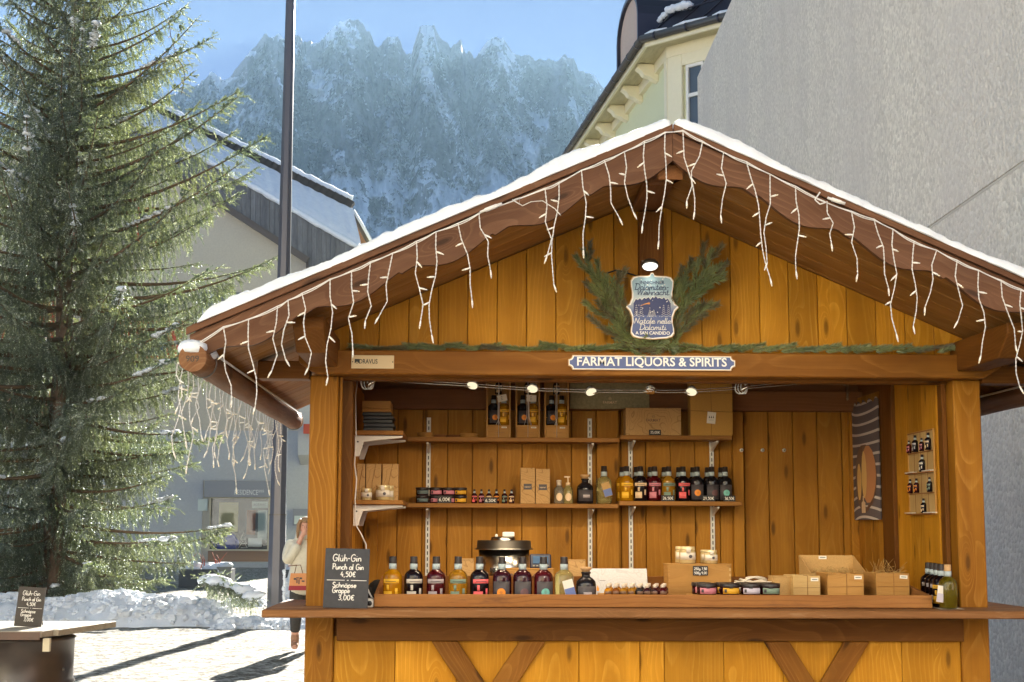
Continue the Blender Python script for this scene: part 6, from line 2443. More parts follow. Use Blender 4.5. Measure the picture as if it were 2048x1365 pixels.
def tag_on(root, c, w, h, rot, mats, two=True):
    m = MB(); R_ = Matrix.Rotation(rot, 3, 'Y') @ Matrix.Rotation(.25, 3, 'Z')
    m.obox(c, R_, w, .0015, h)
    tg = m.build('paper_tag', mats[0], root)
    if two:
        m = MB(); m.obox(Vector(c) + R_ @ Vector((0, -.0012, -h * .22)), R_, w * .98, .0012, h * .5)
        m.build('tag_print', mats[1], tg)
def clear_bottle(loc, label, group=None, liq='clear', cap='capblack', tagc=(.022, -.055, .075), trot=-.25, mats=None, name='bottle'):
    root, R_ = bottle_proto(liq, name)
    if cap != 'capblack':
        for ch in KIDS[root.name]:
            if ch.name.startswith('cap'): ch.data.materials[0] = M[cap]
    neck_label(root)
    tag_on(root, tagc, .052, .085, trot, mats or (M['tagpaper'], LAB['blue']))
    m = MB(); m.tube([(0.0, -.019, .168), (.012, -.03, .145), (.020, -.052, .118)], .0009, 4)
    m.build('tag_string', M['string'], root)
    place(root, loc); root['label'] = label
    if group: root['group'] = group
    return root
clear_bottle((px_on(1128, YB_), YB_, TF), 'pale straw bottle with blue and white paper tag in the tray', G1)
def apothecary(loc, label, k=1.0, group=None):
    root = thing('bottle', label, 'bottle', loc, 0, group)
    M0 = W[root.name].copy(); place(root, (0, 0, 0))
    m = MB(); m.lathe([(0, 0), (.046, 0), (.050, .006), (.050, .088), (.047, .104), (.034, .118), (.021, .126), (.020, .140), (.024, .143), (.024, .150), (0, .150)], 26)
    m.build('glass', LIQ['smoke'], root)
    m = MB(); m.lathe([(0, .148), (.019, .148), (.021, .160), (.028, .161), (.028, .172), (.026, .174), (0, .174)], 18)
    m.build('cork_stopper', M['cork'], root)
    m = MB(); arc_label(m, .0503, .016, .082, -PI / 2, .95)
    m.build('label', LAB['dark'], root)
    m = MB(); arc_label(m, .0516, .036, .054, -PI / 2 + .1, .40)
    m.build('label_patch', LAB['grey'], root)
    place(root, loc, 0, Matrix.Diagonal((k, k, k, 1)))
    return root
apothecary((px_on(1172, YB_), YB_, TF + .004), 'squat smoky black bottle with cork stopper in the tray', 1.0, G1)

# ------------------------------------------------------------------ the tray
def tray():
    x0, x1 = P(748, 1200, 7.0).x, P(1865, 1200, 7.0).x
    root = thing('display_tray', 'long shallow wooden display tray lying on the stall counter', 'tray', ((x0 + x1) / 2, 7.0, ZC))
    zf = P(1300, 1190, 7.0).z
    y0, y1 = 7.0, 7.62
    zb = P(900, 1152, y1).z
    pbox('front_board', x0, x1, y0, y0 + .02, ZC + .003, zf, M['tray'], AX, parent=root)
    pbox('back_board', x0 + .02, x1 - .02, y1 - .02, y1, ZC + .003, zb, M['dark'], AX, parent=root)
    pbox('bottom_board', x0 + .02, x1 - .02, y0 + .021, y1 - .021, ZC + .003, ZC + .012, M['dark'], AX, parent=root, hint=(0, 0, 1))
    for xa in (x0, x1 - .02):
        m = MB(); m.prism([(y0 + .021, ZC + .003), (y1, ZC + .003), (y1, zb + .0), (y0 + .021, zf)], 'yz', xa, xa + .019)
        m.build('end_board', M['tray'], root, axis=AY, bevel=.002)
tray()

# ------------------------------------------------------------------ boards with chalk writing
def chalk_board(xa, xb, yt, yb_, Y, label, lean, mat, z0=None, skew=0.0):
    a, b = P(xa, yt, Y), P(xb, yb_, Y)
    w = b.x - a.x
    z0 = b.z if z0 is None else z0
    h = a.z - z0
    c = Vector(((a.x + b.x) / 2, Y, z0))
    root = thing('chalk_board', label, 'chalkboard', c)
    T = Matrix.Translation(c) @ Matrix.Rotation(skew, 4, 'Y') @ Matrix.Rotation(lean, 4, 'X')
    T3 = T.to_3x3()
    ux, uz = T3 @ Vector((1, 0, 0)), T3 @ Vector((0, 0, 1))
    nv = ux.cross(uz)
    m = MB(); m.obox(T @ Vector((0, .004, h / 2)), T3, w, .008, h)
    m.build('slate', mat, root, bevel=.001)
    m = MB()
    r = w * .0115
    def line(t, fx, fz, fw, fh):
        o = T @ Vector((-w / 2 + fx * w, 0, fz * h))
        hand_mb(m, t, o, fw * w, fh * h, r, ux, uz, .06, .07)
    line('Glüh-Gin', .17, .785, .64, .115)
    line('Punch al Gin', .17, .645, .70, .095)
    line('4,50€', .36, .525, .34, .085)
    for (fa, fb) in ((.06, .46), (.51, .55), (.60, .95)):
        m.tube([T @ Vector((-w / 2 + fa * w, 0, .465 * h)), T @ Vector((-w / 2 + fb * w, 0, .465 * h))], r * .8, 4)
    line('Schnäpse', .19, .345, .53, .085)
    line('Grappe', .19, .255, .39, .085)
    line('3,00€', .33, .135, .36, .085)
    m.build('chalk_writing', M['chalk'], root)
    m = MB()
    e = T @ Vector((w * .3, .008, h * .55))
    m.tube([e, Vector((e.x, e.y + .09, z0 + .004))], .004, 5)
    m.build('strut', M['charcoal'], root)
chalk_board(648, 735, 1097, 1220.5, 6.93, 'dark grey chalkboard menu standing at the left end of counter', rad(-5), M['slatebd'], ZC + .001, rad(1.2))
chalk_board(31, 82, 1174, 1248, BAR_Y - .05, 'small brownish chalkboard menu standing on the barrel table', rad(-8), M['slatebd2'], BAR_Z + .001, rad(3))

def price(x, y, wpx, hpx, Y, txt, label, rz=0.0, lean=rad(-10), z0=None, txt2=None):
    a, b = P(x - wpx / 2, y - hpx / 2, Y), P(x + wpx / 2, y + hpx / 2, Y)
    w, h = b.x - a.x, a.z - b.z
    c = Vector(((a.x + b.x) / 2, Y, b.z if z0 is None else z0))
    root = thing('price_card', label, 'price card', c)
    T = Matrix.Translation(c) @ Matrix.Rotation(lean, 4, 'X')
    T3 = T.to_3x3(); ux, uz = T3 @ Vector((1, 0, 0)), T3 @ Vector((0, 0, 1))
    m = MB(); m.obox(T @ Vector((0, .002, h / 2)), T3, w, .004, h)
    m.build('card', M['price'], root)
    m = MB()
    if txt2 is None:
        hand_mb(m, txt, T @ Vector((-w * .40, 0, h * .28)), w * .8, h * .46, h * .045, ux, uz, .05, .06)
    else:
        hand_mb(m, txt, T @ Vector((-w * .43, 0, h * .58)), w * .86, h * .26, h * .022, ux, uz, .05, .06)
        hand_mb(m, txt2, T @ Vector((-w * .43, 0, h * .14)), w * .86, h * .26, h * .022, ux, uz, .05, .06)
    m.build('chalk_price', M['chalk'], root)

# ------------------------------------------------------------------ boxes
def open_or_closed(name, label, cat, x0p, x1p, ytp, z0, Y, D, mat, group=None, bevel=.0015, lid=True):
    a = P(x0p, ytp, Y); b = P(x1p, ytp, Y)
    root = thing(name, label, cat, ((a.x + b.x) / 2, Y, z0), 0, group)
    m = MB(); m.box(a.x, b.x, Y, Y + D, z0, a.z - (.006 if lid else 0))
    m.build('box_body', mat, root, center=((a.x + b.x) / 2, Y + D / 2, (z0 + a.z) / 2), axis=AX, hint=(0, -1, 0), bevel=bevel)
    if lid:
        m = MB(); m.box(a.x - .0015, b.x + .0015, Y - .0015, Y + D + .0015, a.z - .0058, a.z)
        m.build('lid', mat, root, axis=AX, bevel=.001)
    return root, a.x, b.x, a.z
ZT2 = ZC - .0                                    # things standing behind the tray
# gift boxes behind the bottle row
open_or_closed('gift_box', 'small contour printed kraft box behind the golden tray bottle', 'box', 920, 948, 1118, ZT2, 7.70, .06, M['kraft'])
open_or_closed('gift_box', 'small contour printed kraft box behind the straw coloured bottle', 'box', 1137, 1171, 1120, ZT2, 7.70, .06, M['kraft'])

def urn():
    Y = 7.98
    c = Vector((P(1008, 1100, Y).x, Y, ZC))
    k = Y / FPX
    zl, zr, zt_ = P(1008, 1098, Y).z, P(1008, 1082, Y).z, P(1008, 1065, Y).z
    R_ = 54 * k
    root = thing('punch_urn', 'big stainless steel punch urn with dark banded rim and lid', 'urn', c)
    m = MB(); m.lathe([(0, ZC), (R_ * .93, ZC), (R_ * .93, zl), (0, zl)], 40, (c.x, c.y, 0))
    m.build('vessel', M['steel'], root)
    m = MB(); m.lathe([(R_ * 1.07, zl - .004), (R_ * 1.08, zl), (R_ * 1.0, zl + .004), (R_ * .98, zr), (R_ * .93, zr + .002), (0, zr + .003)], 40, (c.x, c.y, 0))
    m.build('rim', M['darksteel'], root)
    m = MB()
    m.lathe([(R_ * .46, zr), (R_ * .44, zr + .018), (R_ * .38, zr + .022), (0, zr + .024)], 24, (c.x - .005, c.y - .02, 0))
    m.build('lid', M['steel'], root)
    m = MB(); m.box(c.x - .01, c.x + .055, c.y - .06, c.y - .02, zr + .022, zr + .048); m.box(c.x - .05, c.x - .035, c.y - .05, c.y - .03, zr + .02, zr + .036)
    m.build('handle', M['whitemetal'], root, bevel=.004)
    for dx in (-.0, ):
        m = MB()
        yb = c.y - R_ * .93
        ang = -PI / 2 - .35
        ux = Vector((-math.sin(ang), math.cos(ang), 0))
        p0 = Vector((c.x + (R_ * .93 + .001) * math.cos(ang), c.y + (R_ * .93 + .001) * math.sin(ang), P(985, 1144, Y).z))
        text_mb(m, 'HEIE', p0, .026, ux, (0, 0, 1), width=.062, bold=.02, depth=.0015)
        text_mb(m, 'GERMA', p0 - Vector((0, 0, .022)), .014, ux, (0, 0, 1), width=.058, depth=.0015)
        m.build('lettering', M['black'], root)
M['darksteel'] = plain('dark_steel_band', s2l(150, 147, 142), .34, 1.0)
urn()
r0, xa, xb, zt_ = open_or_closed('wooden_box', 'shallow warm wooden box under the card terminal behind tray bottles', 'box', 1013, 1107, 1137, ZT2, 7.66, .14, M['pinewarm'])
m = MB(); text_mb(m, 'M', (xa + .045, 7.658, zt_ - .075), .05, depth=.001); text_mb(m, 'OP', (xb - .075, 7.658, zt_ - .075), .05, width=.07, depth=.001)
m.build('burned_letters', LAB['brown'], r0)
def terminal():
    Y = 7.70
    a, b = P(1060, 1110, Y), P(1103, 1136.5, Y)
    root = thing('card_terminal', 'dark blue card payment terminal on the shallow wooden box', 'terminal', ((a.x + b.x) / 2, Y, zt_))
    T = Matrix.Translation(((a.x + b.x) / 2, Y, zt_ + .001)) @ Matrix.Rotation(rad(-28), 4, 'X')
    w, h = b.x - a.x, .085
    m = MB(); m.obox(T @ Vector((0, .012, h / 2)), T.to_3x3(), w, .022, h)
    m.build('casing', plain('navy_plastic', s2l(26, 32, 56), .3), root, bevel=.006)
    m = MB(); m.obox(T @ Vector((0, -.0005, h * .55)), T.to_3x3(), w * .72, .002, h * .5)
    m.build('screen', plain('blue_grey_screen', s2l(70, 96, 128), .12), root)
    m = MB()
    for i in range(5): m.obox(T @ Vector((-w * .32 + i * w * .16, -.001, h * .14)), T.to_3x3(), w * .1, .004, h * .09)
    m.build('keys', M['clearplastic'], root)
terminal()
def leaflet_stand():
    Y = 7.50
    a, b = P(1168, 1138, Y), P(1297, 1178, Y)
    c = Vector(((a.x + b.x) / 2, Y, TF))
    root = thing('leaflet_board', 'white display panel printed with four small bottles leaning in tray', 'display panel', c)
    w = b.x - a.x
    T = Matrix.Translation(c) @ Matrix.Rotation(rad(-24), 4, 'X')
    T3 = T.to_3x3(); h = (a.z - TF) / math.cos(rad(24))
    z0 = .0
    m = MB(); m.obox(T @ Vector((0, .003, h / 2)), T3, w, .005, h)
    m.build('panel', M['whitecontour'], root)
    m = MB(); m.obox(T @ Vector((0, .002, h * .10)), T3, w + .01, .014, .012)
    m.build('base_rail', M['black'], root)
    ux, uz = T3 @ Vector((1, 0, 0)), T3 @ Vector((0, 0, 1))
    for i, mt in enumerate((LAB['orange'], LAB['brown'], LAB['dark'], LAB['dark'])):
        m = MB()
        o = T @ Vector((-w * .28 + i * w * .205, -.001, h * .30))
        m.obox(o + uz * .008, T3, .011, .002, .018); m.obox(o + uz * .022, T3, .005, .002, .010)
        m.build('printed_bottle', mt, root)
    m = MB()
    for i in range(4): m.obox(T @ Vector((-w * .28 + i * w * .205, -.001, h * .24)), T3, .02, .0015, .0016)
    m.obox(T @ Vector((-w * .20, -.001, h * .62)), T3, .03, .0015, .002)
    m.build('small_print', LAB['grey'], root)
leaflet_stand()

def mini_proto():
    root = thing('miniature_bottle', 'x', 'bottle')
    m = MB(); m.lathe([(0, 0), (.017, 0), (.019, .003), (.019, .020), (.016, .028), (.0085, .033), (.008, .040), (0, .040)], 16)
    m.build('glass', LIQ['amber'], root)
    m = MB(); m.lathe([(0, .036), (.0098, .036), (.0098, .050), (0, .050)], 12)
    m.build('cap', M['clearcap'], root)
    m = MB(); m.lathe([(.0192, .006), (.0197, .006), (.0197, .019), (.0192, .019)], 10, (0, 0, 0), 0, -PI / 2 - .9, -PI / 2 + .9)
    m.build('label', LAB['brown'], root)
    return root
M['clearcap'] = plain('pale_plastic_cap', s2l(206, 190, 172), .3)
LIQ['amber2'] = liquor('mini_brown_glass', (150, 84, 22), .4)
mp = mini_proto()
first = True
mm_ = {'amber_liquor_glass': None}
r_ = random.Random(9)
cols = ['amber', 'amber2', 'gold', 'smoke', 'plum', 'red']
for row, Yr in enumerate((7.10, 7.20, 7.30)):
    for k in range(8):
        x = px_on(1216 + k * 15.6 + row * 2, Yr)
        label = f'tiny miniature bottle, {["front", "middle", "rear"][row]} row of glass cluster, {["first", "second", "third", "fourth", "fifth", "sixth", "seventh", "eighth"][k]} from left'
        if first:
            place(mp, (x, Yr, TF + .0445)); mp['label'] = label; mp['group'] = 'miniature bottles in the tray'; first = False
        else:
            copy_tree(mp, (x, Yr, TF + .0445), r_.uniform(-.4, .4), label, 'miniature bottles in the tray', None,
                      {'amber_liquor_glass': LIQ[cols[min(5, int(k * .75 + r_.random() * .8))]]})
# a low riser they stand on
xa, xb = px_on(1204, 7.1), px_on(1336, 7.1)
m = MB(); m.box(xa, xb, 7.06, 7.34, TF + .001, TF + .044)
tag(m.build('riser_board', M['pinewarm'], None, axis=AX, bevel=.002), 'low wooden riser under the miniature bottles in the tray', 'board')

def finger_crate():
    Y = 7.42
    a, b = P(1336, 1131, Y), P(1462, 1131, Y)
    x0, x1, zt_ = a.x, b.x, a.z
    root = thing('wooden_crate', 'finger jointed warm wooden crate carrying honey jars in the tray', 'crate', ((x0 + x1) / 2, Y, TF))
    z0 = TF + .001
    D = .17
    n = 13
    # front board with fingers
    e = .010
    m = MB()
    m.box(x0 + e, x1 - e, Y, Y + .010, z0, zt_)
    hgt = (zt_ - z0) / n
    for k in range(0, n, 2):
        m.box(x0, x0 + e, Y, Y + .010, z0 + k * hgt, z0 + (k + 1) * hgt)
        m.box(x1 - e, x1, Y, Y + .010, z0 + k * hgt, z0 + (k + 1) * hgt)
    m.build('front_board', M['pinewarm'], root, axis=AX, hint=(0, -1, 0))
    for s, (xa, xb) in ((0, (x0, x0 + e)), (1, (x1 - e, x1))):
        m = MB()
        m.box(xa, xb, Y + .0102, Y + D, z0, zt_)
        for k in range(1, n, 2):
            m.box(xa + .0002, xb - .0002, Y + .0004, Y + .0102, z0 + k * hgt + .0003, z0 + (k + 1) * hgt - .0003)
        m.build('end_board', M['pine'] if s else M['pinewarm'], root, axis=AY, hint=(1, 0, 0))
    m = MB(); m.box(x0 - .003, x1 + .002, Y - .003, Y + D + .002, zt_ + .0003, zt_ + .007)
    m.build('lid', M['pinewarm'], root, axis=AX, hint=(0, 0, 1))
    m = MB()
    xc = (x0 + x1) / 2
    m.box(xc - .012, xc + .012, Y - .0012, Y - .0002, z0 + .078, z0 + .080)
    m.box(xc - .04, xc + .04, Y - .0012, Y - .0002, z0 + .070, z0 + .0715)
    for dx in (-.012, -.004, .004, .012):
        m.tube([(xc + dx - .002, Y - .0008, z0 + .016), (xc + dx, Y - .0008, z0 + .036), (xc + dx + .003, Y - .0008, z0 + .016)], .0011, 4)
    m.build('burned_mark', LAB['brown'], root)
    q = P(1401, 1151, Y - .01)
    return zt_ + .007, Y
ZCR, YCR = finger_crate()
price(1401, 1142, 30, 19, YCR - .012, '250g 7,50', 'black price card with two handwritten lines on the crate', lean=0, txt2='500g 9,00')

def jar_proto():
    root = thing('honey_jar', 'x', 'jar')
    m = MB(); m.lathe([(0, 0), (.046, 0), (.050, .006), (.051, .070), (.046, .082), (.043, .088), (0, .088)], 26)
    m.build('glass', M['honey'], root)
    m = MB(); m.lathe([(0, .084), (.047, .084), (.048, .088), (.048, .101), (.045, .104), (0, .104)], 24)
    m.build('lid', M['jarlid'], root)
    m = MB(); arc_label(m, .0513, .024, .068, -PI / 2, 1.15)
    m.build('label', LAB['white'], root)
    m = MB(); arc_label(m, .0525, .064, .100, -PI / 2, .26)
    m.build('seal_strip', LAB['white'], root)
    m = MB()
    curved_disc(m, .051, .0024, [(.012 + .012 * math.cos(k * PI / 3), .044 + .012 * math.sin(k * PI / 3)) for k in range(6)], (.012, .044))
    m.build('hexagon_print', LAB['dark'], root)
    return root
M['jarlid'] = plain('pale_gold_lid', s2l(222, 206, 160), .3, .35)
jp = jar_proto()
JG = 'white labelled honey jars'
JARS = [(P(1375, 1130, 7.50).x, 7.50, ZCR, .82, 'front honey jar of the left group on the finger jointed crate'),
        (P(1366, 1130, 7.59).x, 7.585, ZCR, .82, 'rear honey jar of the left group on the crate'),
        (P(1422, 1130, 7.50).x, 7.50, ZCR, .66, 'small honey jar right of the group on the crate'),
        (P(1413, 1130, 7.58).x, 7.575, ZCR, .66, 'small honey jar half hidden at right on the crate'),
        (P(733, 998, 8.1).x, 8.08, SX['l'], .62, 'small honey jar on the lower left side shelf'),
        (P(766, 998, 8.1).x, 8.08, SX['l'], .80, 'bigger honey jar on the lower left side shelf'),
        (P(772, 998, 8.1).x, 8.19, SX['l'], .80, 'honey jar behind the bigger one on the left side shelf')]
for i, (x, y, z, k, lb) in enumerate(JARS):
    T = Matrix.Diagonal((k, k, k, 1))
    if i == 0:
        place(jp, (x, y, z + .0005), 0, T); jp['label'] = lb; jp['group'] = JG
    else:
        copy_tree(jp, (x, y, z + .0005), random.uniform(-.15, .15), lb, JG, T)

def tin_proto():
    root = thing('spread_jar', 'x', 'jar')
    m = MB(); m.lathe([(0, 0), (.044, 0), (.0475, .004), (.0475, .042), (0, .042)], 24)
    m.build('glass', LIQ['plum'], root)
    m = MB(); m.lathe([(0, .040), (.049, .040), (.050, .043), (.050, .056), (.047, .058), (0, .058)], 24)
    m.build('lid', M['capblack'], root)
    m = MB(); arc_label(m, .0478, .008, .036, -PI / 2 + .15, 1.0)
    m.build('label', LAB['rose'], root)
    m = MB(); arc_label(m, .0490, .014, .030, -PI / 2 - .55, .13)
    m.build('label_mark', LAB['dark'], root)
    m = MB(); arc_label(m, .0503, .034, .056, -PI / 2, .18)
    m.build('seal', M['charcoal'], root)
    return root
tp = tin_proto()
TINS = [(1413, 'rose', 'pink'), (1459, 'mustard', 'yellow'), (1501, 'lavender', 'lavender'), (1540, 'slate', 'green')]
ft = True
for x, lab, word in TINS:
    for r, (dy, dx) in enumerate(((0, 0), (.11, -10))):
        Yt = 7.14 + dy
        lb = f'{word} labelled spread jar in the {"front" if r == 0 else "rear"} row before the pale boxes'
        loc = (px_on(x + dx, Yt), Yt, TF + .044)
        if ft:
            place(tp, loc); tp['label'] = lb; tp['group'] = 'low spread jars in the counter tray'; ft = False
        else:
            copy_tree(tp, loc, random.uniform(-.15, .15), lb, 'low spread jars in the counter tray', None, {'rose_label': LAB[lab if lab != 'slate' else 'green']})
xa, xb = px_on(1385, 7.1), px_on(1562, 7.1)
m = MB(); m.box(xa, xb, 7.085, 7.31, TF + .001, TF + .0435)
tag(m.build('riser_board', M['pinewarm'], None, axis=AX, bevel=.002), 'thin wooden riser under the low spread jars in tray', 'board')

def ribbon_heap():
    r_ = random.Random(12)
    c = P(1508, 1180, 7.45)
    root = thing('cotton_ribbon', 'heap of coiled off white cotton ribbon in the tray', 'ribbon', (c.x, 7.45, TF))
    m = MB()
    for k in range(34):
        a0 = r_.uniform(0, 6.28)
        rx, rz = r_.uniform(.05, .095), r_.uniform(.018, .05)
        zc_ = TF + .03 + r_.uniform(0, .045)
        x0 = c.x + r_.uniform(-.03, .03); y0 = 7.45 + r_.uniform(-.05, .04)
        pts = [Vector((x0 + rx * math.cos(a0 + t), y0 + .05 * math.sin(a0 * 3 + t) , max(TF + .006, zc_ + rz * math.sin(t * 1.0 + k)))) for t in np.linspace(0, 5.2, 22)]
        m.tube(pts, .0055, 6)
    m.build('loops', M['ribbon'], root)
M['ribbon'] = plain('off_white_cotton', s2l(216, 206, 190), .9)
ribbon_heap()

def small_label(root, x, y, z, w, h, tilt=0.0):
    m = MB(); m.obox((x, y, z), Matrix.Rotation(tilt, 3, 'Y'), w, .0012, h)
    l_ = m.build('price_label', M['tagpaper'], root)
    m = MB(); m.obox((x, y - .001, z), Matrix.Rotation(tilt, 3, 'Y'), w * .7, .0008, h * .22)
    m.build('label_print', LAB['slate'], l_)
def straws(m, cx, cy, cz, dx, dy, n, seed, up=.05):
    r_ = random.Random(seed)
    for k in range(n):
        a = Vector((cx + r_.uniform(-dx, dx), cy + r_.uniform(-dy, dy), cz + r_.uniform(-.01, .01)))
        b = a + Vector((r_.uniform(-.05, .05), r_.uniform(-.03, .03), r_.uniform(-.005, up)))
        mid = (a + b) / 2 + Vector((r_.uniform(-.012, .012), 0, r_.uniform(0, .015)))
        m.tube([a, mid, b], .0011, 3)
def straw_box(x0p, x1p, ytp, Y, D, mat, label, name='gift_crate', nstraw=30, seed=1, up=.05, lab=True, tilt=0.0, z0=None):
    z0 = TF if z0 is None else z0
    a, b = P(x0p, ytp, Y), P(x1p, ytp, Y)
    x0, x1, zt_ = a.x, b.x, a.z
    root = thing(name, label, 'crate', ((x0 + x1) / 2, Y, z0))
    t = .007
    pbox('front_board', x0, x1, Y, Y + t, z0, zt_, mat, AX, parent=root, bevel=.001)
    pbox('back_board', x0, x1, Y + D - t, Y + D, z0, zt_, mat, AX, parent=root, bevel=.001)
    pbox('end_board', x0, x0 + t, Y + t + .0003, Y + D - t - .0003, z0, zt_, mat, AY, parent=root, bevel=.001)
    pbox('end_board', x1 - t, x1, Y + t + .0003, Y + D - t - .0003, z0, zt_, mat, AY, parent=root, bevel=.001)
    pbox('bottom_board', x0 + t, x1 - t, Y + t, Y + D - t, z0, z0 + .006, mat, AX, parent=root, bevel=0)
    m = MB(); m.box(x0 + t + .001, x1 - t - .001, Y + t + .001, Y + D - t - .001, z0 + .007, zt_ - .022)
    m.build('padding', M['straw'], root)
    m = MB(); straws(m, (x0 + x1) / 2, Y + D / 2, zt_ - .015, (x1 - x0) / 2 - .015, D / 2 - .02, nstraw, seed, up)
    m.build('straw', M['straw'], root)
    if lab: small_label(root, x1 - .028, Y - .001, zt_ - .018, .038, .017, tilt)
    m = MB()
    xc = (x0 + x1) / 2 + .004
    m.tube([(xc, Y - .0015, z0 + .002), (xc + .001, Y - .0015, zt_), (xc + .002, Y + D / 2, zt_ + .001)], .0011, 4)
    m.tube([(x0, Y - .0015, z0 + (zt_ - z0) * .55), (x1, Y - .0015, z0 + (zt_ - z0) * .57)], .0008, 4)
    m.build('twine', M['string'], root)
    return root, x0, x1, zt_
r0, xa, xb, zt_ = open_or_closed('kraft_carton', 'dull beige carton between the ribbon heap and pale crate', 'box', 1546, 1587, 1153, TF, 7.33, .12, M['kraftbeige'] if 'kraftbeige' in M else M['kraftplain'])
m = MB(); m.box(xa + .03, xb - .03, 7.3275, 7.3292, TF + .03, TF + .032); m.box(xa + .03, xb - .045, 7.3275, 7.3292, TF + .022, TF + .024)
m.build('print', LAB['dark'], r0)
straw_box(1586, 1640, 1152, 7.28, .22, M['pine'], 'pale wooden gift crate with white price label in the tray', seed=3, nstraw=10, up=.01)
straw_box(1655, 1727, 1148, 7.26, .24, M['pinewarm'], 'warm toned wooden gift crate between two other crates', seed=4, nstraw=16, up=.02)
straw_box(1752, 1818, 1147, 7.26, .24, M['pinewarm'], 'gift crate with long straw sticking out at right end', seed=5, nstraw=46, up=.085, tilt=.06)
def big_carton():
    Y = 7.52
    a, b = P(1622, 1148, Y), P(1735, 1148, Y)
    zb = P(1680, 1111, Y + .27).z
    x0, x1, zf = a.x, b.x, a.z
    z0 = TF
    D = .27
    t = .004
    root = thing('open_carton', 'large open kraft carton with straw behind the gift crates', 'box', ((x0 + x1) / 2, Y, z0))
    m = MB(); m.box(x0, x1, Y, Y + t, z0, zf); m.build('front_side', M['kraftplain'], root)
    m = MB(); m.box(x0, x1, Y + D - t, Y + D, z0, zb); m.build('back_side', M['kraftplain'], root)
    for xa in (x0, x1 - t):
        m = MB(); m.prism([(Y + t, z0), (Y + D - t, z0), (Y + D - t, zb), (Y + t, zf)], 'yz', xa, xa + t)
        m.build('end_side', M['kraftplain'], root)
    m = MB(); m.box(x0 + t, x1 - t, Y + t, Y + D - t, z0 + .001, zf - .03); m.build('padding', M['straw'], root)
    m = MB(); straws(m, (x0 + x1) / 2, Y + D / 2, zf - .01, (x1 - x0) / 2 - .02, D / 2 - .03, 110, 31, .04)
    m.build('straw', M['straw'], root)
    q = (x0 + x1) / 2
    small_label(root, q - .02, Y + D - t - .0015, zb - .012, .042, .017)
    tag(MB().lathe([(0, .02), (.03, .016), (.036, .0), (0, 0)], 16, (x0 + .10, Y + .10, zf - .028)).build('dark_lid', M['black'], None, center=(x0 + .10, Y + .1, zf - .028)), 'round black lid lying in the straw of open carton', 'lid')
big_carton()

# bottles at the right end, on the counter beside the tray
EG = 'dark bottles beside the right end of the tray'
for i, (x, Y) in enumerate(((1859, 7.46), (1868, 7.34), (1876, 7.22))):
    put_bottle('dark' + 'grey', 'dark', 'grey', 'bar', (P(x, 1200, Y).x, Y, ZC + .002), ['rearmost dark bottle beside right tray end', 'second dark bottle from the back beside right tray end', 'middle dark bottle beside right tray end'][i], EG, -.3, .92)
put_bottle('darkmustard', 'dark', 'mustard', 'bar', (P(1884, 1200, 7.10).x, 7.10, ZC + .002), 'dark bottle with yellow label beside the right tray end', EG, -.7, .92)
cb = clear_bottle((P(1897, 1200, 6.98).x, 6.98, ZC + .003), 'olive bottle with wooden stopper at the right end of counter', EG, 'olive', 'cork', (-.045, -.03, .075), .15, (M['tagpaper'], LAB['lavender']))
cb.matrix_basis = cb.matrix_basis @ Matrix.Diagonal((.92, .92, .92, 1))
m = MB(); a = P(1890, 1214, 7.02)
m.add([(a.x - .05, 6.93, ZC + .0012), (a.x + .07, 6.94, ZC + .0012), (a.x + .07, 7.12, ZC + .0012), (a.x - .04, 7.12, ZC + .0012)], [(0, 1, 2, 3)])
m.add([(a.x - .05, 6.93, ZC + .0018), (a.x + .07, 6.94, ZC + .0018), (a.x + .07, 7.12, ZC + .0018), (a.x - .04, 7.12, ZC + .0018)], [(0, 1, 2, 3)])
tag(m.build('paper_sheet', M['tagpaper'], None), 'white paper sheet under the bottles at counter right end', 'paper')

# black cloth bag and power strip behind the chalkboard
m = MB()
c = P(755, 1200, 7.45)
m.ball((c.x, 7.5, ZC + .05), .06, .09, .065, 14, 8, jit=.06, seed=3, bottom=-.7)
m.ball((c.x - .03, 7.46, ZC + .03), .06, .06, .05, 12, 7, jit=.08, seed=4, bottom=-.6)
tag(m.build('cloth_bag', M['blackcloth'], None, center=(c.x, 7.5, ZC)), 'black cloth bag lying behind the counter chalkboard', 'bag')
rt = thing('power_strip', 'grey power strip with white lead beside the tray', 'power strip', (P(740, 1210, 7.02).x, 7.02, ZC))
q = P(741, 1210, 7.02)
m = MB(); m.box(q.x - .02, q.x + .014, 7.0, 7.12, ZC + .001, ZC + .04); m.build('block', M['whitemetal'], rt, bevel=.004)
m = MB(); m.lathe([(0, .002), (.012, .002), (.012, 0)], 14, (q.x - .003, 6.999, ZC + .02), M=Matrix.Rotation(PI / 2, 3, 'X')); m.build('socket', M['black'], rt)
m = MB(); m.tube([P(733, 1172, 7.1), P(738, 1185, 7.08), P(744, 1196, 7.06), P(750, 1200, 7.1)], .004, 5); m.build('lead', M['cable'], rt)

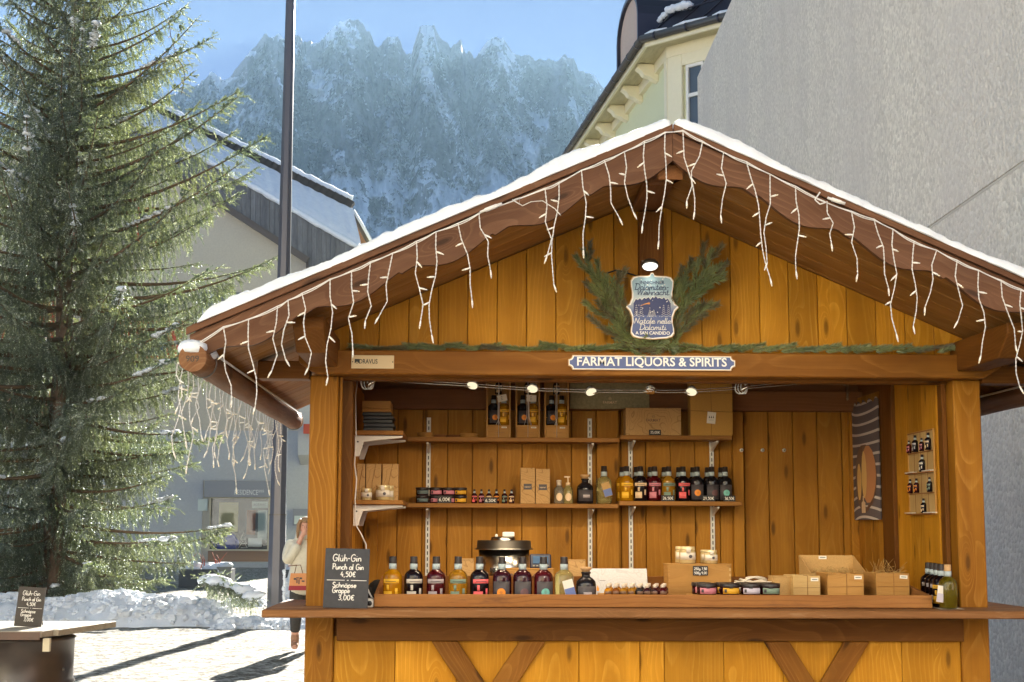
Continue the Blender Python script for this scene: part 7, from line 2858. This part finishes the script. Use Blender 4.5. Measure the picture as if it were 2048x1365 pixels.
# ------------------------------------------------------------------ goods on the shelves
SY = 8.70
def sx(x, Y=SY): return P(x, 950, Y).x
SG = 'spirit bottles on the right shelf'
ROW = [(1253, 'amber', 'amber', 'bar', 'amber bottle with yellow label'), (1281, 'dark', 'cream', 'bar', 'black bottle with cream label'), (1309, 'red', 'rose', 'bar', 'dark red bottle with rose label'),
       (1337, 'gold', 'green', 'bar', 'golden bottle with sage label'), (1366, 'dark', 'pink', 'bar', 'black bottle with coral label'), (1394, 'smoke', 'orange', 'round', 'smoky bottle with round orange label'),
       (1423, 'smoke', 'plum', 'round', 'smoky bottle with round plum label'), (1450, 'smoke', 'teal', 'round', 'smoky bottle with round teal label')]
KS = .92
for x, liq, lab, kind, lb in ROW:
    put_bottle(liq + lab, liq, lab, kind, (sx(x), SY, ZS_MR + .0005), lb + ', front row of the right shelf', SG, random.uniform(-.15, .15), KS)
    put_bottle(liq + lab, liq, lab, kind, (sx(x - 8, SY + .10), SY + .098, ZS_MR + .0005), lb + ', hidden in the rear row of right shelf', SG, random.uniform(-.15, .15), KS)
price(1336, 993, 26, 12, SY - .052, '26,50€', 'small black price card 26,50 before the red and golden bottles', z0=ZS_MR + .0005, lean=rad(-6))
price(1417, 993, 27, 12, SY - .052, '29,50€', 'small black price card 29,50 before the plum labelled bottles', z0=ZS_MR + .0005, lean=rad(-6))
price(1459, 994, 24, 12, SY - .052, '36,50€', 'small black price card 36,50 at the right shelf end', z0=ZS_MR + .0005, lean=rad(-6))
clear_bottle((sx(1208), SY, ZS_ML + .0005), 'pale straw bottle with tan and blue tag on the left shelf', None, 'clear', 'capblack', (.012, -.052, .085), -.3, (M['kraftplain'], LAB['blue']))
b2 = apothecary((sx(1170), SY, ZS_ML + .0005), 'smoky black corked bottle standing on the middle shelf', 1.0)
# two small clear bottles, one with a pump
def small_clear(x, pump, label, liq):
    root = thing('bottle', label, 'bottle')
    m = MB(); m.lathe([(0, 0), (.028, 0), (.031, .004), (.031, .072), (.026, .092), (.014, .106), (.012, .112), (0, .112)], 20)
    m.build('glass', LIQ[liq], root)
    m = MB(); m.lathe([(0, .108), (.0135, .108), (.0135, .126), (0, .126)], 14)
    if pump:
        m.lathe([(.004, .126), (.004, .160), (0, .160)], 8); m.box(-.022, .012, -.005, .005, .156, .164)
    else:
        m.lathe([(.0135, .126), (.015, .126), (.015, .140), (0, .142)], 14)
    m.build('pump' if pump else 'stopper', LAB['cream'] if pump else M['clearcap'], root)
    m = MB(); curved_disc(m, .031, .0014, [(.019 * math.cos(k * PI / 8), .040 + .024 * math.sin(k * PI / 8)) for k in range(16)], (0, .04)); m.build('label', LAB['cream'], root)
    place(root, (sx(x), SY, ZS_ML + .0005))
small_clear(1118, False, 'small clear bottle with white stopper on the middle shelf', 'water')
small_clear(1136, True, 'small clear pump bottle on the middle shelf', 'clear')
# two tall kraft boxes with dark labels
for x0, x1, yt, lb in ((1041, 1070, 936, 'left of two tall contour printed boxes with dark labels'), (1071.5, 1100, 938, 'right of two tall contour printed boxes with dark labels')):
    rt, xa, xb, zt_ = open_or_closed('bottle_box', lb, 'box', x0, x1, yt, ZS_ML + .0005, SY - .05, .085, M['kraft'], 'tall bottle boxes on the middle shelf', lid=False)
    zc_ = (zt_ + ZS_ML) / 2 - .006
    m = MB(); m.box((xa + xb) / 2 - .024, (xa + xb) / 2 + .024, SY - .0515, SY - .0503, zc_ - .017, zc_ + .017); m.build('label', LAB['dark'], rt)
    m = MB(); text_mb(m, 'FARMAT', ((xa + xb) / 2, SY - .0516, zc_ - .006), .008, width=.036, depth=.0006); m.build('label_print', LAB['cream'], rt)
# stacked spread jars and six tiny bottles
TC = [(845, 'slate', 'grey green'), (872, 'rose', 'rose'), (897, 'rose', 'rose'), (921, 'mustard', 'mustard')]
for i, (x, lab, word) in enumerate(TC):
    for lv in range(2):
        k = .80
        lb = f'{word} labelled spread jar, {"lower" if lv == 0 else "upper"} of column {["one", "two", "three", "four"][i]} on the left shelf'
        copy_tree(tp, (sx(x), SY, ZS_ML + .0005 + lv * .0585 * k), random.uniform(-.1, .1), lb, 'stacked spread jars on the left shelf', Matrix.Diagonal((k, k, k, 1)), {'rose_label': LAB[lab]})
price(889, 998, 28, 15, SY - .058, '6,00€', 'small black price card 6,00 before the stacked spread jars', z0=ZS_ML + .0005)
for i, (x, lab) in enumerate(((949, 'pink'), (963, 'rose'), (978, 'cream'), (993, 'orange'), (1009, 'green'), (1023, 'cream'))):
    key = 'mini' + lab
    put_bottle('dark' + lab + 'bar', 'plum', lab, 'bar', (sx(x), SY - .02, ZS_ML + .0005), f'tiny sample bottle with {lab} label, number {["one", "two", "three", "four", "five", "six"][i]} from the left on shelf', 'tiny sample bottles on the left shelf', 0, .37)
price(981, 999, 26, 12, SY - .052, '6,50€', 'small black price card 6,50 before the tiny sample bottles', z0=ZS_ML + .0005)

# upper shelf: three gift crates standing on end, packed with bottles
def stand_crate(x0p, x1p, label, seed):
    r_ = random.Random(seed)
    Y = SHY + .02
    zb = ZS_UL + .0005
    x0, x1 = sx(x0p, Y), sx(x1p, Y)
    zt_ = zb + .375
    D = .10
    t = .009
    root = thing('gift_crate', label, 'crate', ((x0 + x1) / 2, Y, zb), 0, 'bottle gift crates standing on the upper shelf')
    mt = M['pinewarm']
    pbox('side_board', x0, x0 + t, Y, Y + D, zb, zt_, mt, AZ, parent=root, bevel=.001)
    pbox('side_board', x1 - t, x1, Y, Y + D, zb, zt_, mt, AZ, parent=root, bevel=.001)
    pbox('back_board', x0 + t + .0005, x1 - t - .0005, Y + D - t, Y + D, zb, zt_, mt, AZ, parent=root, bevel=0)
    pbox('end_board', x0 + t + .0005, x1 - t - .0005, Y - .001, Y + D - t - .0005, zb, zb + .075, mt, AX, parent=root, bevel=.001)
    pbox('end_board', x0 + t + .0005, x1 - t - .0005, Y, Y + D - t - .0005, zt_ - t, zt_, mt, AX, parent=root, bevel=.001)
    w = (x1 - x0) - 2 * t
    xc = (x0 + x1) / 2
    m = MB()
    for k in range(3):
        m.tube([(xc + r_.uniform(-.03, .03), Y + .01, zb + .06), (xc + r_.uniform(-.01, .01), Y - .003, zb + .12), (xc, Y - .003, zt_ - .01)], .0013, 4)
    m.tube([(xc, Y - .0035, zb + .002), (xc + .001, Y - .0035, zt_)], .0013, 4)
    m.build('twine', M['cable'], root)
    small_label(root, x1 - t - .03, Y - .002, zb + .060, .032, .008)
    m = MB(); m.box(xc - .02, xc + .035, Y - .0022, Y - .0012, zb + .028, zb + .0295); m.build('burned_mark', LAB['brown'], root)
    # bottles and jars lying in the crate, things of their own
    G2 = 'bottles packed in the standing gift crates'
    side = label.split()[0]
    put_bottle('smoke' + 'orange', 'smoke', 'orange', 'round', (xc - w * .22, Y + .052, zb + .077), f'smoky bottle packed in the {side} standing gift crate', G2, .2, .80)
    put_bottle('amber' + 'amber', 'amber', 'amber', 'bar', (xc + w * .26, Y + .052, zb + .077), f'amber bottle packed in the {side} standing gift crate', G2, .2, .80)
    put_bottle('dark' + 'cream', 'dark', 'cream', 'bar', (xc - w * .0, Y + .045, zb + .262), f'black bottle in the upper half of {side} gift crate', G2, .2, .45)
    m = MB(); straws(m, xc, Y + .05, zb + .082, w * .42, .035, 26, seed, .05)
    m.build('straw', M['straw'], root)
    if seed != 3:
        T = Matrix.Rotation(-.22 if seed == 1 else .02, 3, 'Y')
        c = Vector((xc + w * .16, Y - .006, zb + .235))
        tg = thing('gift_tag', f'white gift tag with three tiny firs on the {side} gift crate', 'tag', c)
        m = MB(); m.obox(c, T, .058, .0015, .040); m.build('card', M['tagpaper'], tg)
        m = MB()
        for j in (-1, 0, 1):
            q = c + T @ Vector((0, -.0015, j * .009))
            m.add([q + T @ Vector((-.006, 0, -.002)), q + T @ Vector((-.006, 0, .002)), q + T @ Vector((.006, 0, 0))], [(0, 1, 2)])
        m.build('print', LAB['dark'], tg)
        m = MB(); m.tube([c + T @ Vector((-.026, -.001, 0)), c + Vector((-.035, 0, .02)), Vector((xc, Y - .004, zb + .30))], .001, 4); m.build('string', M['string'], tg)
stand_crate(972, 1021, 'left standing gift crate with bottles on the upper shelf', 1)
stand_crate(1031, 1080, 'middle standing gift crate with bottles on the upper shelf', 2)
stand_crate(1089, 1138, 'right standing gift crate with bottles on the upper shelf', 3)
# coasters
def coasters(x, n, mat, label, R_=.05):
    q = Vector((sx(x, 8.68), 8.70, ZS_UL + .0005))
    root = thing('coaster_stack', label, 'coasters', q)
    for k in range(n):
        m = MB(); m.lathe([(0, 0), (R_, 0), (R_, .0045), (0, .0045)], 18, q + Vector((random.uniform(-.006, .006), random.uniform(-.004, .004), k * .0048)))
        m.build('coaster', mat, root)
coasters(852, 6, M['pinewarm'], 'stack of round wooden coasters left on the upper shelf')
coasters(936, 5, M['pinewarm'], 'second stack of round wooden coasters on the upper shelf', .055)
coasters(880, 3, M['innerdark'], 'low stack of dark coasters right of the left stack')
coasters(905, 3, M['innerdark'], 'low stack of dark coasters left of the second stack')
# stone-look name panel
def stone_panel():
    Y = 8.80
    a, b = P(1140, 752, Y), P(1299, 819, Y)
    root = thing('stone_board', 'mottled olive stone look panel lettered with stall name', 'panel', ((a.x + b.x) / 2, Y, b.z))
    m = MB(); m.box(a.x, b.x, Y, Y + .015, b.z, a.z + .05); m.build('panel', M['stonepaper'], root, bevel=.002)
    q = P(1220, 808, Y)
    m = MB(); text_mb(m, 'FARMAT', (q.x, Y - .0004, q.z), .016, width=.085, bold=.01, depth=.0008)
    logo_mb(m, q.x, Y - .0012, q.z + .024, .013)
    m.build('lettering', LAB['cream'], root)
def logo_mb(m, x, y, z, s):
    m.tube([(x - s * .5, y, z), (x - s * .5, y, z + s * .9), (x, y, z + s * 1.3), (x + s * .5, y, z + s * .9), (x + s * .5, y, z)], s * .08, 4)
    m.tube([(x - s * .5, y, z + s * .45), (x + s * .5, y, z + s * .45)], s * .07, 4)
    m.tube([(x, y, z), (x, y, z + s * .45)], s * .07, 4)
stone_panel()
rt, xa, xb, zt_ = open_or_closed('gift_box', 'wide contour printed kraft gift box with stall name logo', 'box', 1251, 1362, 816, ZS_UR + .0005, SHY + .01, .12, M['kraft'])
m = MB(); xc = (xa + xb) / 2
text_mb(m, 'FARMAT', (xc, SHY + .0095, ZS_UR + .082), .017, width=.088, bold=.012, depth=.0008); logo_mb(m, xc, SHY + .0088, ZS_UR + .105, .013)
m.box(xc - .022, xc + .022, SHY + .0087, SHY + .0094, ZS_UR + .070, ZS_UR + .0712)
m.build('lettering', LAB['brown'], rt)
price(1310, 862, 24, 11, SHY - .002, '35,00€', 'small black price card 35,00 before the wide gift box', z0=ZS_UR + .0005, lean=rad(-4))
rt, xa, xb, zt_ = open_or_closed('gift_box', 'tall golden gift box tied with string and white tag', 'box', 1380, 1464, 752, ZS_UR + .0005, SHY + .01, .11, M['kraftgold'])
yb = SHY + .0085
m = MB(); xc = (xa + xb) / 2
zq = P(1420, 786, SHY).z; zq2 = P(1420, 823, SHY).z
m.tube([(xc - .004, yb, ZS_UR), (xc, yb, zq2), (xc - .006, yb, zt_)], .0011, 4)
m.tube([(xa, yb, zq), (xb, yb, zq - .003)], .0011, 4); m.tube([(xa, yb, zq2 + .004), (xb, yb, zq2 - .004)], .0011, 4)
m.build('string', M['string'], rt)
q = P(1423, 836, SHY)
tg = thing('gift_tag', 'white gift tag with tiny firs hanging on the golden box', 'tag', (q.x, SHY, q.z))
T = Matrix.Rotation(.1, 3, 'Y')
m = MB(); m.obox((q.x, SHY + .004, q.z), T, .052, .0015, .07); m.build('card', M['tagpaper'], tg, bevel=.0005)
m = MB()
for j in (-1, 0, 1):
    m.add([(q.x + j * .012 - .004, SHY + .0025, q.z - .002), (q.x + j * .012 + .004, SHY + .0025, q.z - .002), (q.x + j * .012, SHY + .0025, q.z + .014)], [(0, 1, 2)])
m.box(q.x - .016, q.x + .014, SHY + .0024, SHY + .003, q.z - .014, q.z - .0128)
m.build('print', LAB['dark'], tg)
# left side shelf goods
def side_goods():
    z = SX['u'] + .0005
    x0, x1 = P(726, 800, 8.1).x, P(784, 800, 8.1).x
    root = thing('wood_block_stack', 'flat reddish boxes stacked on black packs, upper left shelf', 'boxes', ((x0 + x1) / 2, 8.1, z))
    zz = z
    for k, (h, mt, dx) in enumerate(((.022, 'black', .012), (.020, 'charcoal', .016), (.020, 'black', .008), (.018, 'charcoal', .012), (.020, 'black', .0), (.020, 'innerbox', .0), (.040, 'innerbox', -.004))):
        m = MB(); m.box(x0 + dx * .5, x1 + dx, 8.06 + dx * .3, 8.28, zz, zz + h)
        m.build('pack' if mt != 'innerbox' else 'flat_box', M[mt], root, bevel=.003)
        zz += h + .0012
    z = SX['l'] + .0005
    for i, (a, b, lb) in enumerate(((706, 731, 'left of three contour printed boxes on the lower side shelf'), (732, 763, 'middle of three contour printed boxes on the lower side shelf'), (765, 797, 'right of three contour printed boxes on the lower side shelf'))):
        Yb = 8.26
        xa = max(P(a, 950, Yb).x, xl + .002); xb = P(b, 950, Yb).x
        zt_ = P(750, 928, Yb).z
        rt = thing('bottle_box', lb, 'box', ((xa + xb) / 2, Yb, z), 0, 'contour printed boxes on the side shelf')
        m = MB(); m.box(xa, xb - .002, Yb, Yb + .09, z, zt_)
        m.build('carton', M['kraft'], rt, axis=AZ, hint=(0, -1, 0), bevel=.0015)
        m = MB(); m.tube([((xa + xb) / 2 + .012, Yb - .002, zt_), ((xa + xb) / 2 - .008, Yb - .002, (z + zt_) / 2), ((xa + xb) / 2 - .01, Yb - .002, z)], .001, 4)
        m.build('string', M['string'], rt)
M['innerbox'] = M['pinewarm']
side_goods()

# ------------------------------------------------------------------ on the right-hand wall
def striped_scarf():
    xw = xi - .004
    y0, y1 = 8.285, 8.86
    za, zb = P(1750, 806, 8.55).z, P(1750, 1040, 8.55).z
    root = thing('striped_banner', 'long grey striped fabric banner printed with two carved hands', 'banner', (xw, 8.55, zb))
    t = NT('banner_print')
    g = t.n('ShaderNodeNewGeometry')
    s = t.n('ShaderNodeSeparateXYZ'); t.l(g.outputs['Position'], s.inputs[0])
    arch = t.math('MULTIPLY', t.math('POWER', t.math('SUBTRACT', s.outputs[1], 8.57), 2.0), .35)
    sag = t.math('MULTIPLY', t.math('SUBTRACT', s.outputs[2], (za + zb) / 2), t.math('MULTIPLY', arch, -3.0))
    f = t.math('FRACT', t.math('ADD', t.math('MULTIPLY', t.math('ADD', s.outputs[2], sag), 16.5), 0.2))
    band = t.math('LESS_THAN', f, .24)
    n = t.noise(g.outputs['Position'], 120, 3)
    c = t.mix(band, t.mix(n, s2l(92, 82, 84), s2l(112, 100, 100)), s2l(206, 194, 184))
    t.principled(c, .9)
    m = MB()
    N = 16
    vs = []
    for k in range(N + 1):
        y = y0 + (y1 - y0) * k / N
        x = xw - .022 - .020 * math.sin(PI * k / N)
        vs += [(x, y, zb), (x, y, za + .02 * math.sin(k * 2.1))]
    m.add(vs, [(2 * k, 2 * k + 1, 2 * k + 3, 2 * k + 2) for k in range(N)], 0, True)
    vs2 = [(x + .006, y, z) for x, y, z in vs]
    m.add(vs2, [(2 * k, 2 * k + 2, 2 * k + 3, 2 * k + 1) for k in range(N)], 0, True)
    m.build('fabric', t.mat, root)
    def flat(pts, mat, name, k):
        m = MB()
        v = []
        for (py, pz) in pts:
            s_ = (py - y0) / (y1 - y0)
            v.append((xw - .0235 - k * .001 - .020 * math.sin(PI * s_), py, pz))
        m.add(v, [list(range(len(v)))]); return m.build(name, mat, root)
    zc = P(1750, 950, 8.55).z
    ell = lambda cy, cz, ry, rz_, n=14: [(cy + ry * math.cos(2 * PI * i / n), cz + rz_ * math.sin(2 * PI * i / n)) for i in range(n)]
    flat(ell(8.54, zc - .02, .22, .20), LAB['brown'], 'printed_shadow', 1)
    flat(ell(8.46, zc - .0, .13, .17), plain('skin_print', s2l(196, 136, 88), .8), 'printed_hand', 2)
    flat(ell(8.64, zc - .04, .055, .11), plain('cream_print', s2l(226, 184, 112), .8), 'printed_candle', 3)
    flat(ell(8.53, zc - .0, .050, .14), plain('cream_print_b', s2l(226, 184, 112), .8), 'printed_candle', 3)
    flat([(8.52, zb + .04), (8.60, zb + .04), (8.60, zb + .10), (8.57, zb + .11), (8.57, zb + .14), (8.55, zb + .14), (8.55, zb + .11), (8.52, zb + .10)], LAB['cream'], 'printed_bottle', 2)
striped_scarf()
def miniature_case():
    xw = xi - .001
    Ya = 7.36
    # depth of the case from the wall, read off its end board
    Xf = P(1868, 940, Ya).x
    y1 = None
    # far edge: where the front plane meets pixel column 1815
    d = ray(1816, 940); y1 = (Xf - EYE.x) / d.x * d.y
    zt_, zb = P(1868, 857, Ya).z, P(1868, 1029, Ya).z
    root = thing('miniature_case', 'wooden wall case of pigeonholes with miniature bottles on right wall', 'display case', (xw, (Ya + y1) / 2, zb))
    t = .008
    m = MB(); m.box(Xf, xw, Ya, Ya + t, zb, zt_); m.build('end_board', M['pinewarm'], root, axis=AZ, hint=(0, -1, 0), bevel=.0015)
    m = MB(); m.box(Xf, xw, y1 - t, y1, zb, zt_); m.build('end_board', M['pinewarm'], root, axis=AZ, hint=(0, -1, 0))
    m = MB(); m.box(xw - .006, xw, Ya + t, y1 - t, zb, zt_); m.build('back_board', M['pine'], root, axis=AZ, hint=(-1, 0, 0))
    nr, nc = 4, 4
    for r in range(nr + 1):
        z = zb + (zt_ - zb - t) * r / nr
        m = MB(); m.box(Xf - (.02 if r in (0, 2) else 0), xw - .0065, Ya + t + .0003, y1 - t - .0003, z, z + .006)
        m.build('shelf_slat', M['tray'], root, axis=AY, hint=(0, 0, 1))
    for c in range(1, nc):
        y = Ya + (y1 - Ya) * c / nc
        for r in range(nr):
            z0 = zb + (zt_ - zb - t) * r / nr + .0065
            z1 = zb + (zt_ - zb - t) * (r + 1) / nr - .0005
            m = MB(); m.box(Xf + .002, xw - .0065, y - .003, y + .003, z0, z1)
            m.build('divider', M['tray'], root, axis=AZ)
    MGP = 'miniature bottles in the wall case'
    cells = [(3, 0, 'dark', 'cream', .55), (3, 1, 'plum', 'rose', .36), (3, 2, 'dark', 'grey', .55), (3, 3, 'red', 'rose', .36), (2, 1, 'smoke', 'white', .52), (1, 0, 'dark', 'green', .40), (1, 2, 'plum', 'orange', .40), (1, 3, 'plum', 'orange', .40), (0, 1, 'dark', 'cream', .40)]
    colname = ['nearest', 'second', 'third', 'farthest']
    rown = ['bottom', 'third', 'second', 'top']
    for r, c, liq, lab, k in cells:
        y = Ya + (y1 - Ya) * (c + .5) / nc
        z = zb + (zt_ - zb - t) * r / nr + .007
        hcell = (zt_ - zb) / nr - .02
        kk = min(k * .84, hcell / BH)
        put_bottle(liq + lab + 'case', liq, lab, 'bar', ((Xf + xw) / 2 - .012, y, z), f'miniature bottle in the {rown[r]} row, {colname[c]} hole of wall case', MGP, -PI / 2 + .4, kk)
    for r, c0 in ((2, .3), (2, 2.9), (0, .2), (0, 3.2)):
        z = zb + (zt_ - zb - t) * r / nr + .008
        y = Ya + (y1 - Ya) * (c0 + .3) / nc
        w = (y1 - Ya) * (.36 if c0 > 2 and r == 0 else .42)
        m = MB(); m.box(Xf - .018, Xf + .02, y - w * .3, y + w * .5, z, z + .004)
        tag(m.build('leaflet', M['tagpaper'], None), f'white leaflets lying {"near" if c0 < 1 else "far"} on the {"middle" if r == 2 else "lowest"} ledge of wall case', 'leaflets')
    # branding on the end board: a ring with a spiral and the rotated word
    m = MB()
    k = Ya / FPX
    q = P(1879, 942, Ya)
    y = Ya - .0008
    ring = [(q.x + .0185 * math.cos(a), y, q.z + .0185 * math.sin(a)) for a in np.linspace(0, 2 * PI, 25)]
    m.tube(ring, .0013, 4)
    sp = [(q.x + (.003 + .0012 * a) * math.cos(a), y, q.z + (.003 + .0012 * a) * math.sin(a)) for a in np.linspace(0, 6.5, 26)]
    m.tube(sp, .0011, 4)
    m.tube([(q.x + .0185, y, q.z), (q.x + .026, y, q.z + .002)], .0013, 4)
    hand_mb(m, 'woms', (q.x + .044, y, P(1890, 960, Ya).z), .088, .034, .0017, (0, 0, 1), (-1, 0, 0), 0, .10)
    m.build('burned_logo', LAB['brown'], root)
miniature_case()

# ------------------------------------------------------------------ the person behind the left post
M['skin'] = plain('skin', s2l(214, 160, 134), .5)
M['coat'] = speckled('cream_quilted_coat', s2l(226, 218, 196), s2l(212, 204, 182), 30, .15, .004, .7)
M['hair'] = plain('light_brown_hair', s2l(150, 118, 84), .6)
M['trousers'] = speckled('dark_grey_trousers', s2l(70, 66, 62), s2l(56, 53, 50), 30, .2, .004, .85)
M['boot'] = speckled('tan_leather_boot', s2l(176, 132, 100), s2l(150, 110, 84), 40, .2, .003, .7)
def skin_mesh(name, verts, edges, radii, mat, parent, sub=2, root_i=0):
    me = bpy.data.meshes.new(name)
    me.from_pydata(verts, edges, [])
    me.materials.append(mat)
    o = bpy.data.objects.new(name, me)
    col.objects.link(o)
    W[o.name] = wm(parent).copy()
    o.parent = parent
    KIDS.setdefault(parent.name, []).append(o)
    md = o.modifiers.new('skin', 'SKIN')
    md.use_smooth_shade = True
    if not me.skin_vertices:
        pass
    for i, r in enumerate(radii):
        sv = me.skin_vertices[0].data[i]
        sv.radius = (r, r) if not isinstance(r, tuple) else r
        sv.use_root = (i == root_i)
    s = o.modifiers.new('sub', 'SUBSURF'); s.levels = sub; s.render_levels = sub
    return o
def person():
    f = G(607, 1299)
    Yp = f.y
    cx = P(608, 1200, Yp).x
    root = thing('person', 'person in cream hooded coat with hand at face behind left post', 'person', (cx, Yp, 0), rad(8))
    V, E, Rr = [], [], []
    def ch(pts, start=None):
        prev = start
        for p, r in pts:
            V.append(p); Rr.append(r)
            if prev is not None: E.append((prev, len(V) - 1))
            prev = len(V) - 1
        return prev
    pel = ch([((0, 0, .84), .125)])
    chest = ch([((0, .0, 1.0), .115), ((0, 0, 1.16), .13), ((0, 0, 1.28), .11)], pel)
    neck = ch([((0, 0, 1.355), .055), ((0, -.01, 1.40), .052)], chest)
    ch([((0, -.03, 1.46), .082), ((0, -.03, 1.53), .092), ((0, -.02, 1.585), .07)], neck)
    # raised arm on our left: elbow out, hand at the face
    w1 = ch([((-.165, 0, 1.285), .06), ((-.195, -.06, 1.17), .052), ((-.19, -.11, 1.07), .046), ((-.13, -.15, 1.20), .040), ((-.07, -.165, 1.33), .032)], chest)
    palm = ch([((-.045, -.165, 1.395), .030), ((-.025, -.165, 1.425), .030)], w1)
    for k, (dx, dz, L) in enumerate(((-.022, .015, .075), (-.006, .024, .085), (.010, .024, .082), (.026, .016, .066))):
        ch([((-.025 + dx, -.167, 1.435 + dz), .0095), ((-.012 + dx * 1.1, -.160, 1.435 + dz + L * .55), .009), ((.005 + dx * 1.1, -.148, 1.435 + dz + L), .008)], palm)
    ch([((-.005, -.175, 1.405), .011), ((.022, -.175, 1.42), .010), ((.038, -.168, 1.44), .008)], palm - 1)
    w2 = ch([((.165, 0, 1.285), .06), ((.215, .0, 1.13), .05), ((.235, -.02, 1.0), .044), ((.22, -.10, .88), .036), ((.20, -.14, .80), .028)], chest)
    pl = ch([((.195, -.15, .76), .028)], w2)
    for dx in (-.024, -.008, .008, .024):
        ch([((.195 + dx, -.155, .72), .0095), ((.195 + dx, -.148, .69), .008)], pl)
    for s, yk in ((-1, 0), (1, .05)):
        ch([((s * .085, 0, .78), .10), ((s * .095, -.02 + yk, .48), .07), ((s * .10, .01 + yk, .26), .055), ((s * .10, .02 + yk, .09), .042), ((s * .105, -.08 + yk, .045), .04), ((s * .108, -.16 + yk, .035), .03)], pel)
    skin_mesh('body', V, E, Rr, M['skin'], root)
    # coat: hem to hood, with sleeves
    V, E, Rr = [], [], []
    a = ch([((0, 0, .64), .215)])
    b = ch([((0, 0, .82), .205), ((0, 0, 1.02), .19), ((0, 0, 1.20), .185), ((0, .01, 1.31), .15)], a)
    ch([((0, .03, 1.40), .125), ((0, .055, 1.49), .125), ((0, .05, 1.575), .105)], b)
    ch([((-.19, 0, 1.265), .095), ((-.215, -.07, 1.15), .086), ((-.21, -.12, 1.06), .082), ((-.145, -.155, 1.19), .068), ((-.09, -.168, 1.30), .054)], b - 1)
    ch([((.19, 0, 1.265), .095), ((.245, .0, 1.12), .085), ((.26, -.02, 1.0), .075), ((.235, -.10, .88), .062), ((.215, -.135, .82), .052)], b - 1)
    skin_mesh('coat', V, E, Rr, M['coat'], root)
    for s, yk in ((-1, 0), (1, .05)):
        V, E, Rr = [], [], []
        ch([((s * .075, 0, .80), .115), ((s * .092, -.01 + yk * .5, .56), .095), ((s * .097, -.015 + yk, .40), .08), ((s * .10, .0 + yk, .25), .066), ((s * .10, .01 + yk, .20), .062)])
        skin_mesh('trouser_leg', V, E, Rr, M['trousers'], root)
        V, E, Rr = [], [], []
        ch([((s * .10, .015 + yk, .215), .058), ((s * .10, .02 + yk, .12), .055), ((s * .102, .005 + yk, .06), .055), ((s * .105, -.08 + yk, .048), .048), ((s * .108, -.155 + yk, .042), .040)])
        skin_mesh('boot', V, E, Rr, M['boot'], root)
    # face and hair
    m = MB()
    T = W[root.name]
    m.ball(T @ Vector((.0, -.045, 1.565)), .094, .088, .060, 14, 8, bottom=-.2)
    for s in (-1, 1):
        m.tube([T @ Vector((s * .055, -.105, 1.595)), T @ Vector((s * .088, -.085, 1.53)), T @ Vector((s * .095, -.07, 1.44)), T @ Vector((s * .10, -.08, 1.36))], [.02, .026, .024, .010], 8)
    m.build('hair', M['hair'], root)
    m = MB()
    m.ball(T @ Vector((0, -.128, 1.495)), .012, .018, .018, 8, 5)
    m.build('nose', M['skin'], root)
    m = MB()
    for s in (-1, 1): m.ball(T @ Vector((s * .032, -.117, 1.515)), .010, .006, .006, 8, 5)
    m.build('eyes', M['black'], root)
    m = MB(); m.ball(T @ Vector((0, -.118, 1.455)), .022, .007, .006, 8, 5)
    m.build('mouth', LAB['rose'], root)
    # carried paper bag hanging from the forearm
    q = P(597, 1163, Yp - .30)
    bg_ = thing('paper_bag', 'orange paper bag with dark red band carried by the person', 'bag', (q.x, q.y, P(597, 1181, Yp - .3).z))
    zt_, zb = P(597, 1147, q.y).z, P(597, 1181, q.y).z
    m = MB()
    wt, wb = .095, .115
    m.add([(q.x - wb, q.y - .04, zb), (q.x + wb, q.y - .04, zb), (q.x + wb, q.y + .04, zb), (q.x - wb, q.y + .04, zb), (q.x - wt, q.y - .012, zt_), (q.x + wt, q.y - .012, zt_), (q.x + wt, q.y + .012, zt_), (q.x - wt, q.y + .012, zt_)],
          [(3, 2, 1, 0), (0, 1, 5, 4), (1, 2, 6, 5), (2, 3, 7, 6), (3, 0, 4, 7), (4, 5, 6, 7)])
    m.build('paper', plain('orange_paper', s2l(222, 150, 92), .7), bg_)
    h = (zt_ - zb) * .27
    m = MB(); m.add([(q.x - wb - .001, q.y - .042, zb + .001), (q.x + wb + .001, q.y - .042, zb + .001), (q.x + wb - .004, q.y - .0345, zb + h), (q.x - wb + .004, q.y - .0345, zb + h)], [(0, 1, 2, 3)])
    m.build('band', plain('dark_red_print', s2l(158, 44, 52), .7), bg_)
    m = MB()
    for dx, z0, L in ((-.05, .62, .02), (-.02, .70, .012), (.02, .66, .02), (-.015, .42, .05), (.01, .36, .06), (.05, .5, .016)):
        zz = zb + (zt_ - zb) * z0
        yy = q.y - .042 + (.028) * z0
        m.box(q.x + dx - .006, q.x + dx + .006 + (.02 if L < .03 else 0), yy - .002, yy, zz, zz + L)
    m.build('bag_print', LAB['dark'], bg_)
    m = MB(); e = W[root.name] @ Vector((-.20, -.14, 1.02))
    m.tube([(q.x - .05, q.y, zt_), (q.x - .03, q.y, zt_ + .10), (e.x, e.y - .02, e.z)], .005, 5)
    m.tube([(q.x + .05, q.y, zt_), (q.x + .02, q.y, zt_ + .10), (e.x, e.y - .02, e.z)], .005, 5)
    m.build('bag_handle', M['string'], bg_)
person()
print('objects', len(bpy.data.objects))
